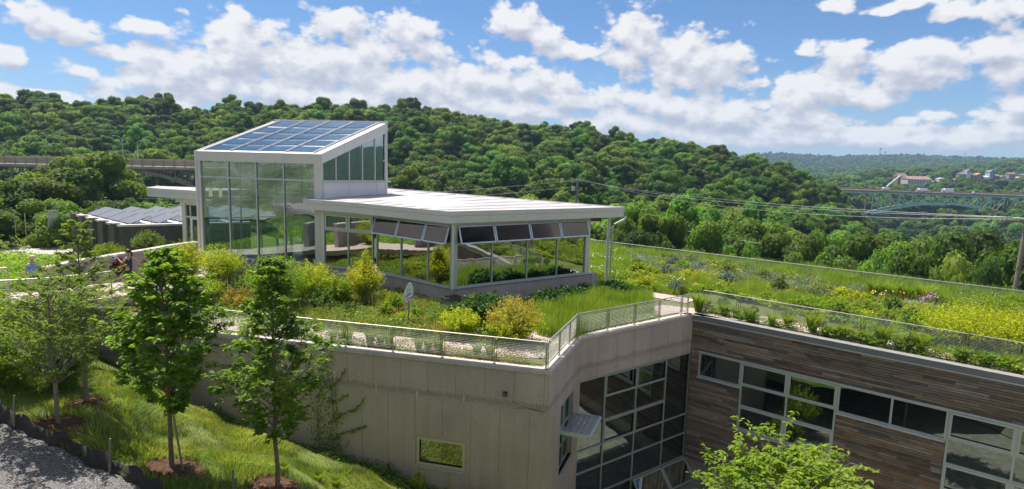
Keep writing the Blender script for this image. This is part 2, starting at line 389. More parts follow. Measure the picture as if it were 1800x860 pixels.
def m_wood(name):
    mt, nt, out = nodes(name)
    b = nd(nt, 'ShaderNodeBsdfPrincipled', Roughness=.8); b.inputs['Specular IOR Level'].default_value = .2
    ge = nt.nodes.new('ShaderNodeNewGeometry'); g = ge.outputs['Position']; oi = nt.nodes.new('ShaderNodeObjectInfo')
    ad = nd(nt, 'ShaderNodeMath', operation='ADD'); nt.links.new(oi.outputs['Random'], ad.inputs[0]); nt.links.new(ge.outputs['Random Per Island'], ad.inputs[1])
    fr = nd(nt, 'ShaderNodeMath', operation='FRACT'); nt.links.new(ad.outputs[0], fr.inputs[0])
    base = ramp(nt, fr.outputs[0], [(0, (.095, .070, .052)), (.22, (.15, .112, .082)), (.45, (.19, .148, .115)), (.62, (.235, .155, .095)), (.8, (.29, .245, .20)), (.9, (.17, .15, .135)), (1, (.11, .088, .07))])
    gr = tex(nt, 'ShaderNodeTexNoise', 3.2, g, (.6, .6, 6), Detail=8.0, Roughness=.65)
    bl = tex(nt, 'ShaderNodeTexNoise', 1.3, g, (1, 1, 2.0), Detail=4.0)
    c = mix(nt, .75, base, ramp(nt, gr.outputs['Fac'], [(.3, (.5, .48, .46)), (.5, (1, 1, 1)), (.72, (1.6, 1.55, 1.5))]), 'MULTIPLY')
    c = mix(nt, ramp(nt, bl.outputs['Fac'], [(.5, (0, 0, 0)), (.75, (.55, .55, .55))]), c, (.24, .15, .085))
    nt.links.new(c, b.inputs['Base Color'])
    bp = nd(nt, 'ShaderNodeBump', Strength=.6, Distance=.01); nt.links.new(gr.outputs['Fac'], bp.inputs['Height']); nt.links.new(bp.outputs[0], b.inputs['Normal'])
    nt.links.new(b.outputs[0], out.inputs[0]); return mt
M = {}
M['concrete'] = m_concrete('weathered_concrete', (.465, .37, .325))
M['concrete2'] = m_concrete('smooth_concrete', (.42, .355, .33), .9)
M['coping'] = simple('pale_coping', (.50, .44, .40), .8, var=.15, scale=2.5, bump=.1)
M['fascia'] = simple('painted_panel', (.66, .605, .55), .45, var=.05, scale=.8)
M['white'] = simple('white_panel', (.66, .64, .64), .5, var=.05, scale=.6)
M['roof'] = simple('white_roof_membrane', (.43, .405, .40), .7, var=.17, scale=1.2, stretch=(.25, 2.2, 1))
M['alu'] = simple('aluminium_frame', (.50, .52, .50), .4, metal=.35, var=.05)
M['alu2'] = simple('green_grey_frame', (.36, .385, .36), .45, metal=.25, var=.05)
M['steel'] = simple('stainless_steel', (.46, .43, .38), .45, metal=.5, var=.1)
M['bronze'] = simple('dull_steel', (.36, .32, .26), .45, metal=.5, var=.15)
M['cream'] = simple('cream_metal', (.62, .59, .50), .5, var=.05)
M['metalblue'] = simple('grey_coping_metal', (.20, .21, .23), .35, metal=.3, var=.06)
M['silver'] = simple('silver_louvre_metal', (.58, .60, .66), .35, metal=.4, var=.04)
M['dark'] = simple('dark_rubber', (.03, .03, .035), .6)
M['black'] = simple('black_fabric', (.035, .03, .028), .9, var=.3, scale=8, bump=.2)
M['shed'] = simple('brown_block', (.13, .115, .10), .9, var=.15, scale=1.5, bump=.3)
M['solar'] = simple('solar_cell_blue', (.05, .13, .25), .14, var=.22, scale=.9, spec=.9)
_nt = M['solar'].node_tree; _o = [n for n in _nt.nodes if n.type == 'OUTPUT_MATERIAL'][0]; _b = [n for n in _nt.nodes if n.type == 'BSDF_PRINCIPLED'][0]
_t = _nt.nodes.new('ShaderNodeBsdfTransparent'); _t.inputs[0].default_value = (.75, .85, .9, 1); _m = _nt.nodes.new('ShaderNodeMixShader'); _m.inputs[0].default_value = .38
_nt.links.new(_b.outputs[0], _m.inputs[1]); _nt.links.new(_t.outputs[0], _m.inputs[2]); _nt.links.new(_m.outputs[0], _o.inputs[0])
M['solar2'] = simple('solar_panel_grey', (.13, .135, .155), .5, var=.1)
M['path'] = simple('pinkish_paving', (.46, .37, .32), .9, var=.14, scale=1.2, bump=.15)
M['paver'] = simple('paver_stone', (.60, .50, .44), .9, var=.1, scale=2, bump=.15)
M['bark'] = simple('bark', (.17, .125, .09), .9, var=.35, scale=14, bump=.8, bscale=50)
M['bark2'] = simple('grey_bark', (.23, .19, .155), .9, var=.3, scale=14, bump=.6, bscale=50)
M['mulch'] = m_ground('mulch', [(.3, (.09, .05, .03)), (.7, (.20, .115, .075))], 6, 60, 1.0, .05)
M['timber'] = simple('weathered_timber', (.22, .18, .14), .85, var=.3, scale=9, bump=.3)
M['pole'] = simple('pole_timber', (.26, .215, .18), .85, var=.25, scale=4, bump=.2, stretch=(4, 4, .4))
M['planks'] = m_wood('reclaimed_planks')
M['backing'] = simple('dark_backing', (.03, .025, .02), .95)
M['gravel'] = m_gravel('grey_gravel')
M['soil'] = m_ground('garden_soil', [(.3, (.09, .11, .03)), (.5, (.14, .17, .045)), (.75, (.16, .14, .07))], .8, 25)
M['turf'] = m_ground('turf_floor', [(.3, (.055, .10, .018)), (.55, (.10, .15, .03)), (.75, (.20, .19, .07))], .7, 30)
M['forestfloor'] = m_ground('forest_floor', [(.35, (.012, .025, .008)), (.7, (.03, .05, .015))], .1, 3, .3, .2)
M['track'] = m_ground('pale_gravel_track', [(.3, (.40, .36, .31)), (.7, (.55, .50, .44))], .5, 30)
M['pavglass'] = m_glass('pavilion_glass', (.34, .38, .34), .50, .97, .10, (.92, .96, .92))
M['towglass'] = m_glass('tower_glass', (.84, .91, .92), .14, .9, .12, (.80, .90, .95))
M['sideglass'] = m_glass('tower_side_glass', (.42, .52, .48), .45, .95, .12)
M['darkglass'] = m_glass('dark_window_glass', (.20, .25, .22), .24, .9, .06, (.75, .85, .8))
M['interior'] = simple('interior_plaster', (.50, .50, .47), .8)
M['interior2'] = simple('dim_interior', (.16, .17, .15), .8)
M['floor'] = simple('interior_floor', (.30, .27, .24), .4)
M['brick'] = simple('painted_brick', (.33, .29, .25), .9, var=.1)
M['whitep'] = simple('white_paint', (.8, .8, .8), .4)
M['red'] = simple('red_paint', (.55, .03, .02), .4)
M['tarp'] = simple('light_tarp', (.42, .45, .48), .6)
# foliage
M['lf_forest'] = m_leaf('forest_leaves', (.078, .168, .022), (.182, .275, .036), .54, .15, .95, .026)
M['lf_near1'] = m_leaf('magnolia_leaves', (.105, .205, .020), (.21, .33, .030), .58, .9, .2, .01, .38)
M['lf_near2'] = m_leaf('young_tree_leaves', (.14, .23, .03), (.24, .33, .045), .5, .9, .2, .01)
M['lf_chart'] = m_leaf('chartreuse_leaves', (.32, .40, .016), (.48, .52, .024), .48, 1.2, .25, .012)
M['lf_lime'] = m_leaf('lime_leaves', (.18, .30, .02), (.30, .42, .035), .48, 1.2, .3, .015)
M['lf_mid'] = m_leaf('mid_green_leaves', (.12, .20, .035), (.20, .29, .05), .42, 1.0, .35, .02)
M['lf_dark'] = m_leaf('dark_green_leaves', (.045, .12, .02), (.09, .19, .03), .35, 1.2, .2, .01)
M['lf_sage'] = m_leaf('sage_leaves', (.16, .22, .15), (.27, .33, .24), .25, 1.5, .2, .01)
M['lf_olive'] = m_leaf('yellow_orange_leaves', (.34, .32, .04), (.44, .30, .06), .4, 1.8, .2, .02)
M['lf_red'] = m_leaf('purple_red_leaves', (.12, .018, .018), (.22, .04, .03), .25, 1.5, .2, .01)
M['lf_gr'] = m_leaf('ornamental_grass', (.20, .32, .04), (.32, .44, .07), .48, .6, .25, .015)
M['lf_gr2'] = m_leaf('lawn_grass', (.09, .16, .020), (.25, .30, .06), .35, .45, .1, .01)
M['lf_straw'] = m_leaf('straw_stems', (.34, .26, .12), (.46, .38, .20), .3, 1.0, .1, .01)
M['fl_yel'] = simple('yellow_petals', (.80, .45, .02), .6); M['fl_whi'] = simple('white_petals', (.75, .75, .68), .6)
M['fl_pur'] = simple('purple_petals', (.42, .16, .42), .6); M['fl_pink'] = simple('pink_petals', (.62, .14, .30), .6)

# ------------------------------------------------------------------ foliage generators
def unit(v): return v / (np.linalg.norm(v, axis=1, keepdims=True) + 1e-9)
def leaves(C, Nn, L, W, rng, fold=.18, T=None, jit=.25):
    """folded pointed leaf (two triangles) at every centre C with normal Nn, length L, width W"""
    n = len(C); Nn = unit(Nn)
    if T is None: T = rng.normal(size=(n, 3))
    T = T - Nn * np.sum(T * Nn, axis=1, keepdims=True); T = unit(T); B = np.cross(Nn, T)
    s = (1 + jit * rng.uniform(-1, 1, (n, 1))); L_ = np.asarray(L).reshape(-1, 1) * s; W_ = np.asarray(W).reshape(-1, 1) * s
    V = np.empty((n, 4, 3)); V[:, 0] = C - T * L_ * .5; V[:, 2] = C + T * L_ * .5 - Nn * L_ * .12
    V[:, 1] = C + B * W_ * .5 + Nn * W_ * fold; V[:, 3] = C - B * W_ * .5 + Nn * W_ * fold
    i = np.arange(n)[:, None] * 4
    F = np.concatenate([i + np.array([[0, 2, 1]]), i + np.array([[0, 3, 2]])], 1).reshape(-1, 3)
    return V.reshape(-1, 3), F
def join(parts):
    Vs, Fs, b = [], [], 0
    for V, F in parts:
        Vs.append(V); Fs.append(F + b); b += len(V)
    return np.concatenate(Vs), np.concatenate(Fs)
def ball(c, r, sq=(1, 1, 1), nu=8, nv=6, rng=None):
    V = []; 
    for j in range(nv + 1):
        th = math.pi * j / nv
        for i in range(nu):
            ph = 2 * math.pi * (i + .5 * (j % 2)) / nu
            k = 1 + (rng.uniform(-.12, .12) if rng is not None else 0)
            V.append((c[0] + r * k * sq[0] * math.sin(th) * math.cos(ph), c[1] + r * k * sq[1] * math.sin(th) * math.sin(ph), c[2] + r * k * sq[2] * math.cos(th)))
    F = []
    for j in range(nv):
        for i in range(nu):
            a, b = j * nu + i, j * nu + (i + 1) % nu; c_, d = a + nu, b + nu
            F += [(a, c_, b), (b, c_, d)]
    return np.array(V), np.array(F)
def sphere_dirs(n, rng):
    return unit(rng.normal(size=(n, 3)))
def lobed_crown(seed, R, Hh, zc, nl=16, cards=170, size=.7, core=.84, flat=.8, lobe=(.30, .46)):
    """crown volume made of overlapping lobes, each covered in small leaf clumps"""
    rng = np.random.default_rng(seed); lob = []
    for i in range(nl):
        d = sphere_dirs(1, rng)[0]; d[2] = abs(d[2]) * 1.15 - .35 if rng.random() < .85 else d[2]
        d /= np.linalg.norm(d); k = rng.uniform(.55, .8)
        lob.append((np.array([d[0] * R * k, d[1] * R * k, zc + d[2] * Hh * k]), R * rng.uniform(*lobe)))
    lob.append((np.array([0, 0, zc]), R * .55))
    parts = []; ctr = np.array([0, 0, zc - Hh * .3])
    for i, (c, r) in enumerate(lob):
        n = int(cards * (r / (R * .38)) ** 2)
        d = sphere_dirs(n, rng); d[:, 2] = np.where(d[:, 2] < -.3, -d[:, 2] * .7, d[:, 2]); d = unit(d)
        P = c + d * r * np.array([1, 1, flat]) * rng.uniform(.86, 1.1, (n, 1))
        keep = np.ones(n, bool)
        for j, (c2, r2) in enumerate(lob):
            if j != i: keep &= (np.linalg.norm((P - c2) / np.array([1, 1, flat]), axis=1) > r2 * .86)
        P = P[keep]; d = d[keep]
        Nn = d + rng.normal(size=d.shape) * .42 + np.array([0, 0, .25])
        parts.append(leaves(P, Nn, size, size * .72, rng, .12))
        parts.append(ball(c, r * core, (1, 1, flat), 9, 6, rng))  # solid ball inside each lobe, added to block light
    return join(parts)
def trunk_mesh(name, h, r0, mat, limbs=5, R=3, seed=0, spread=.5):
    g = random.Random(seed); mb = MB()
    pts = [(0, 0, -.6), (g.uniform(-.1, .1), g.uniform(-.1, .1), h * .3), (g.uniform(-.3, .3), g.uniform(-.3, .3), h * .65), (g.uniform(-.4, .4), g.uniform(-.4, .4), h)]
    mb.tube(pts, [r0 * 1.15, r0 * .85, r0 * .6, r0 * .25], 7)
    for i in range(limbs):
        a = i * 2.4 + g.random(); z = h * g.uniform(.4, .8); l = R * g.uniform(.5, .8)
        p = (math.cos(a) * l, math.sin(a) * l, z + l * spread * 1.4)
        mb.tube([(0, 0, z), (p[0] * .5, p[1] * .5, z + l * spread * .5), p], [r0 * .4, r0 * .28, r0 * .1], 5)
    return mb.mesh(name, mat)

# ------------------------------------------------------------------ terrain (hill, valley, far ridge)
PXC = [-700, 0, 350, 700, 1000, 1200, 1350, 1450, 1550, 1700, 1800, 2500]
HOR = lambda px: 286 + (px - 900) * math.tan(ROLL)
CAN = [  # distance, image height of the canopy tops by column
 (110, [410, 400, 385, 385, 400, 425, 445, 462, 475, 485, 492, 510]),
 (150, [398, 392, 378, 340, 355, 385, 410, 432, 452, 462, 468, 480]),
 (200, [350, 345, 315, 300, 312, 345, 372, 402, 448, 458, 462, 470]),
 (250, [290, 285, 265, 250, 266, 300, 330, 372, 436, 450, 452, 460]),
 (310, [222, 222, 215, 205, 224, 256, 284, 330, 442, 454, 456, 460]),
 (380, [167, 167, 182, 190, 236, 266, 292, 352, 440, 446, 446, 450]),
 (470, [200, 200, 215, 215, 270, 290, 312, 342, 425, 432, 432, 435]),
 (600, [262, 262, 268, 270, 300, 306, 312, 322, 346, 352, 354, 356]),
 (800, [265, 265, 270, 275, 300, 300, 306, 309, 309, 316, 318, 320]),
 (1000, [266, 266, 272, 280, 300, 300, 306, 310, 293, 299, 300, 296]),
 (1500, [268, 268, 275, 285, 298, 298, 300, 302, 300, 290, 276, 270]),
 (2100, [266, 266, 274, 283, 292, 294, 294, 294, 293, 290, 285, 285]),
 (2700, [262, 262, 270, 278, 284, 284, 270, 276, 273, 278, 281, 279]),
 (4000, [275, 275, 282, 290, 294, 298, 298, 298, 300, 302, 302, 302]),
 (9000, [275, 275, 282, 290, 294, 298, 298, 298, 300, 302, 302, 302])]
TREE_H = 14.5
def ground_rows():
    rows = []
    left = lambda c: 1 if c <= 350 else 0
    rows.append((0.1, [-9.6] * len(PXC)))
    rows.append((38, [-9.6] * len(PXC)))
    rows.append((46, [-1.0, -1.0, -1.0, -2, -6, -9, -11, -12, -13, -13, -13, -13]))
    rows.append((66, [-1.5, -1.5, -1.5, -2.5, -8, -12, -15, -17, -18, -18, -18, -18]))
    rows.append((80, [-8, -8, -9, -10, -12, -15, -18, -20, -22, -22, -22, -22]))
    for d, ys in CAN:
        t = TREE_H if d < 1800 else 9
        rows.append((d, [EYE.z - (y - HOR(min(px, 2000))) / FPX * d * math.cos(math.atan((max(-300, min(px, 2100)) - 900) / FPX)) - t for px, y in zip(PXC, ys)]))
    return rows
ROWS = ground_rows()
RD = np.array([r[0] for r in ROWS]); RZ = np.array([r[1] for r in ROWS])
def gz(x, y):
    """height of the terrain sheet (numpy arrays)"""
    x = np.atleast_1d(np.asarray(x, float)); y = np.atleast_1d(np.asarray(y, float))
    d = np.hypot(x, y); az = np.arctan2(x, y)
    px = 900 + FPX * np.tan(np.clip(az, -1.1, 1.1)); px = np.where(np.abs(az) > 1.1, np.sign(az) * 1400 + 900, px)
    fi = np.interp(px, PXC, np.arange(len(PXC))); i0 = np.minimum(fi.astype(int), len(PXC) - 2); fx = fi - i0
    di = np.interp(d, RD, np.arange(len(RD))); j0 = np.minimum(di.astype(int), len(RD) - 2); fy = di - j0
    fy = np.where(RD[j0] < 60, fy, fy * fy * (3 - 2 * fy) * .35 + fy * .65); fx = fx * fx * (3 - 2 * fx) * .5 + fx * .5
    return (RZ[j0, i0] * (1 - fx) + RZ[j0, i0 + 1] * fx) * (1 - fy) + (RZ[j0 + 1, i0] * (1 - fx) + RZ[j0 + 1, i0 + 1] * fx) * fy
def build_terrain():
    rr = np.concatenate([[1], np.linspace(20, 120, 34), np.geomspace(126, 4400, 84)])
    aa = np.concatenate([np.linspace(-math.pi, -1.0, 30), np.linspace(-.98, .98, 140), np.linspace(1.0, math.pi, 30)])
    A, Rr = np.meshgrid(aa, rr); X = np.sin(A) * Rr; Y = np.cos(A) * Rr; Z = gz(X.ravel(), Y.ravel())
    V = np.stack([X.ravel(), Y.ravel(), Z], 1); n = len(aa); F = []
    i = np.arange(len(rr) - 1)[:, None] * n + np.arange(n - 1)[None]; i = i.ravel()
    F = np.stack([i, i + n, i + n + 1, i + 1], 1)
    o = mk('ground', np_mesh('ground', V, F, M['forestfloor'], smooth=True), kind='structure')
build_terrain()

# ------------------------------------------------------------------ forest
FOREST = []   # (crown mesh, trunk mesh, top)
NEARF = []
for i in range(8):
    R = [5.2, 6.0, 4.6, 5.6, 6.4, 4.9, 5.4, 4.2][i]; Hh = [5.0, 5.0, 5.6, 4.6, 5.2, 5.8, 4.6, 6.0][i]
    V, F = lobed_crown(100 + i, R, Hh, 8.0, nl=34, cards=150, size=.56, flat=.85, lobe=(.18, .32))
    FOREST.append((np_mesh('forest_crown', V, F, M['lf_forest']), trunk_mesh('forest_trunk', 8.5, .28, M['bark'], 5, R, i), float(V[:, 2].max()), R))
    V, F = lobed_crown(200 + i, R, Hh, 8.0, nl=34, cards=300, size=.36, flat=.85, lobe=(.17, .34), core=.86)
    NEARF.append((np_mesh('near_crown', V, F, M['lf_forest']), FOREST[-1][1], float(V[:, 2].max()), R))
LOD = []
for i in range(4):
    V, F = lobed_crown(300 + i, 5.6, 5.2, 6.5, nl=9, cards=38, size=1.5, flat=.85, lobe=(.34, .5))
    LOD.append(np_mesh('distant_crown', V, F, M['lf_forest']))
BLOCK = []   # things in the wood that keep trees away: (x, y, radius)
def forest_spots():
    g = np.random.default_rng(5); pts = []
    step = 8.9
    xs = np.arange(-420, 520, step); ys = np.arange(40, 480, step)
    for x in xs:
        for y in ys:
            px_, py_ = x + g.uniform(-.42, .42) * step, y + g.uniform(-.42, .42) * step
            d = math.hypot(px_, py_); az = math.atan2(px_, py_)
            if abs(az) > .80 or d < 98 or d > 470: continue
            col = 900 + FPX * math.tan(az)
            if d > 400 and col < 1400: continue
            pts.append((d, px_, py_))
    return sorted(pts)
def tree_thing(x, y, z, s, sz, v, rz, label, group, name='forest_tree', lib=None):
    lib = lib or FOREST
    t = thing(name, label, 'tree', (x, y, z), group, rz)
    t.scale = (s, s, sz)
    mk('trunk', lib[v][1], t); mk('crown', lib[v][0], t)
    return t
def zone(px, d):
    if px < 620: return 'hillside behind the steel trestle bridge' if d > 150 else 'slope in front of the trestle bridge'
    if px < 1100: return 'hillside behind the white roofed pavilion'
    if px < 1500: return 'hillside between the pavilion and the green arch bridge'
    return 'valley below the green arch bridge'
ORD = 'first second third fourth fifth sixth seventh eighth ninth tenth eleventh twelfth thirteenth fourteenth fifteenth sixteenth seventeenth eighteenth nineteenth twentieth'.split()
ORD += ['twenty ' + w_ for w_ in ORD[:9]] + ['thirtieth'] + ['thirty ' + w_ for w_ in ORD[:9]]
def build_forest():
    g = random.Random(3); spots = forest_spots(); rest = []; n = 0
    # nearest row of trees, placed by eye from the photograph: px, crown top, distance, crown radius
    near = [(20,300,92,6.5),(95,312,86,5.5),(150,262,118,8),(222,345,100,5.0),(262,352,96,4.6),(-40,300,84,6.5),(300,352,104,5.0),(50,345,80,4.5),(-90,330,76,6),
            (185,350,78,4.2),(250,358,80,4.0),(120,352,74,4.0),(305,362,88,4.5),
            (1115,352,88,4.6),(1190,392,80,4.2),(1215,340,98,6.0),(1285,388,92,6.0),(1340,378,95,5.6),(1395,408,82,5.4),(1452,402,84,5.6),(1515,398,80,5.8),(1590,420,76,5.0),
            (1650,412,82,6.2),(1715,405,78,5.6),(1770,400,84,6.0),(1830,420,70,5.0),(1255,420,76,4.0),(1240,384,72,3.0),(1160,372,76,4.0),(1090,380,74,3.6),(1560,440,66,3.6),(1680,440,66,4.2),(1740,452,62,3.6),(1480,440,70,3.8),(1890,400,74,6),(1960,420,70,6),(1410,440,66,3.4),(1330,425,66,3.4),(1120,400,66,3.2),(1620,448,60,3.0)]
    for k, (px, py, d, R) in enumerate(near):
        az = math.atan((px - 900) / FPX); x, y = math.sin(az) * d, math.cos(az) * d
        z0 = float(gz(x, y)[0]); top = EYE.z - (py - HOR(px)) / FPX * y
        v = g.randrange(8); s = R / NEARF[v][3]
        h0 = NEARF[v][2]
        z0 = min(z0, top - 7); sz = (top - z0) / h0
        BLOCK.append((x, y, R * .8))
        where = 'left of the glass tower' if px < 345 else ('just beyond the far garden railing' if px > 1060 else 'behind the pavilion')
        nth = sum(1 for q_ in near if (q_[0] < 345) == (px < 345) and ((q_[0] > px) if px < 345 else (1060 < q_[0] < px))) + 1
        tree_thing(x, y, z0, s, sz, v, g.uniform(0, 6.28), ('round leafy tree, %s counting left from the glass tower' if px < 345 else 'round leafy tree beyond the far railing, %s counting right from the canopy post') % ORD[nth - 1], 'nearest trees ' + where, 'leafy_tree', NEARF)
        n += 1
    for d, x, y in spots:
        if any((x - a) ** 2 + (y - b) ** 2 < (r + 2.5) ** 2 for a, b, r in BLOCK): continue
        col = 900 + FPX * x / y
        z = float(gz(x, y)[0])
        if 172 < y < 190 and -240 < x < -62: continue            # under the trestle bridge
        if 452 < y < 492 and col > 1500: continue                # under the arch bridge
        if 900 < col < 1320 and 100 < d < 110: pass
        v = g.randrange(8); s = g.uniform(.70, 1.42); sz = s ** .8 * g.uniform(.88, 1.15)
        if g.random() < .07: s *= 1.05; sz *= 1.25
        if n < 285 and d < 235 and (d < 190 or col > 600) :
            tree_thing(x, y, z, s, sz, v, g.uniform(0, 6.28), 'leafy tree of the wood on the ' + zone(col, d), 'trees of the ' + zone(col, d))
            n += 1
        else: rest.append((x, y, z, s, sz, v, g.uniform(0, 6.28)))
    return rest
def scatter(name, pts, meshes, kind='stuff'):
    """one object that carries every distant tree as an instance on its points"""
    lib = bpy.data.collections.new(name + '_kinds')
    for i, me in enumerate(meshes):
        o = bpy.data.objects.new('kind_%02d' % i, me); lib.objects.link(o)
    me = bpy.data.meshes.new(name); P = np.array(pts, np.float32)
    me.vertices.add(len(P)); me.vertices.foreach_set('co', P[:, :3].ravel())
    for an, dt, arr in (('sca', 'FLOAT_VECTOR', np.stack([P[:, 3], P[:, 3], P[:, 4]], 1)), ('rot', 'FLOAT_VECTOR', np.stack([P[:, 6] * 0, P[:, 6] * 0, P[:, 6]], 1))):
        a = me.attributes.new(an, dt, 'POINT'); a.data.foreach_set('vector', arr.ravel())
    a = me.attributes.new('idx', 'INT', 'POINT'); a.data.foreach_set('value', P[:, 5].astype(np.int32))
    ob = mk(name, me, kind=kind)
    nt = bpy.data.node_groups.new(name, 'GeometryNodeTree')
    nt.interface.new_socket('Geometry', in_out='INPUT', socket_type='NodeSocketGeometry'); nt.interface.new_socket('Geometry', in_out='OUTPUT', socket_type='NodeSocketGeometry')
    gi = nt.nodes.new('NodeGroupInput'); go = nt.nodes.new('NodeGroupOutput')
    ci = nt.nodes.new('GeometryNodeCollectionInfo'); ci.inputs['Collection'].default_value = lib; ci.inputs['Separate Children'].default_value = True; ci.inputs['Reset Children'].default_value = True
    ip = nt.nodes.new('GeometryNodeInstanceOnPoints'); ip.inputs['Pick Instance'].default_value = True
    nt.links.new(gi.outputs[0], ip.inputs['Points']); nt.links.new(ci.outputs[0], ip.inputs['Instance'])
    for an, dt, sk in (('sca', 'FLOAT_VECTOR', 'Scale'), ('rot', 'FLOAT_VECTOR', 'Rotation'), ('idx', 'INT', 'Instance Index')):
        na = nt.nodes.new('GeometryNodeInputNamedAttribute'); na.data_type = dt; na.inputs['Name'].default_value = an
        nt.links.new(na.outputs[0], ip.inputs[sk])
    nt.links.new(ip.outputs[0], go.inputs[0])
    md = ob.modifiers.new('instances', 'NODES'); md.node_group = nt
    return ob
REST = build_forest()
o = scatter('distant_woodland', REST, [f[0] for f in FOREST])
tag(o, 'dense deciduous woodland covering the upper hillside and ridge', 'woodland')
HSPOTS = [(1608, 323, 24), (1578, 320, 10), (1631, 326, 6), (1650, 318, 11), (1683, 312, 7), (1693, 309, 7), (1701, 313, 7), (1712, 312, 8), (1722, 315, 8), (1733, 311, 7), (1741, 314, 8), (1752, 315, 8), (1768, 311, 8), (1781, 317, 9), (1792, 314, 9), (1797, 321, 9), (1676, 320, 8), (1745, 321, 8)]
def far_spots():
    g = np.random.default_rng(9); out = []
    for d0, d1, step, c0, c1 in ((470, 1000, 12, 1330, 1980), (1000, 1500, 20, 1330, 1980), (1500, 2850, 18, 1200, 1980)):
        d = d0
        while d < d1:
            px = c0
            while px < c1:
                az = math.atan((px + g.uniform(-.5, .5) * step * FPX / d - 900) / FPX); dd = d + g.uniform(-.5, .5) * step
                x, y = math.sin(az) * dd, math.cos(az) * dd
                s = g.uniform(.75, 1.3) * (1.0 if d < 1500 else 1.15)
                ok = True
                if 640 < y < 905 and px > 1555 and g.random() < .35: ok = False
                zt_ = float(gz(x, y)[0]) + 12.5 * s; qx, qy = proj(x, y, zt_)
                for hx, hy, hw in HSPOTS:
                    if y < 785 and abs(qx - hx) < hw and qy < hy - 1.5: ok = False
                if 470 <= y < 500: ok = False
                if 700 < y < 800 and 1530 < px < 1640 : ok = y > 765 and g.random() < .5
                if ok: out.append((x, y, float(gz(x, y)[0]) - .5, s, s * g.uniform(.8, 1.15), g.integers(0, 4), g.uniform(0, 6.28)))
                px += step * FPX / d * (1.0 if d < 1500 else 1.0)
            d += step * (1.0 if d < 1500 else 2.2)
    return out
o = scatter('far_ridge_woodland', far_spots(), LOD)
tag(o, 'bluish wooded ridge and suburban hill beyond the arch bridge', 'woodland')

# ------------------------------------------------------------------ bridges
def road_lamp(x, y, z, h, arm, label, name='bridge_lamp'):
    t = thing(name, label, 'street lamp', (x, y, z), 'street lamps on the trestle bridge')
    MB().tube([(x, y, z), (x, y, z + h * .5), (x, y, z + h)], [.14, .11, .08], 8).build('pole', M['alu'], t)
    MB().tube([(x, y, z + h - .1), (x + arm * .5, y, z + h + .55), (x + arm, y, z + h + .7)], .06, 6).build('arm', M['alu'], t)
    MB().hexa([(x + arm - .15, y - .15, z + h + .58), (x + arm + .6 * (1 if arm > 0 else -1), y - .12, z + h + .6), (x + arm + .6 * (1 if arm > 0 else -1), y + .12, z + h + .6), (x + arm - .15, y + .15, z + h + .58),
               (x + arm - .15, y - .12, z + h + .8), (x + arm + .5 * (1 if arm > 0 else -1), y - .08, z + h + .74), (x + arm + .5 * (1 if arm > 0 else -1), y + .08, z + h + .74), (x + arm - .15, y + .12, z + h + .8)]).build('lamp_head', M['whitep'], t)
M['rust'] = simple('brown_steel', (.27, .20, .155), .7, var=.3, scale=.5)
M['bridgetan'] = simple('tan_bridge_concrete', (.56, .42, .28), .9, var=.15, scale=.3)
M['bridgelight'] = simple('pale_bridge_fascia', (.46, .36, .27), .9, var=.15, scale=.3)
M['teal'] = simple('teal_bridge_paint', (.30, .64, .58), .55, var=.12, scale=.2)
M['browndeck'] = simple('brown_deck_edge', (.30, .21, .17), .85, var=.2, scale=.3)
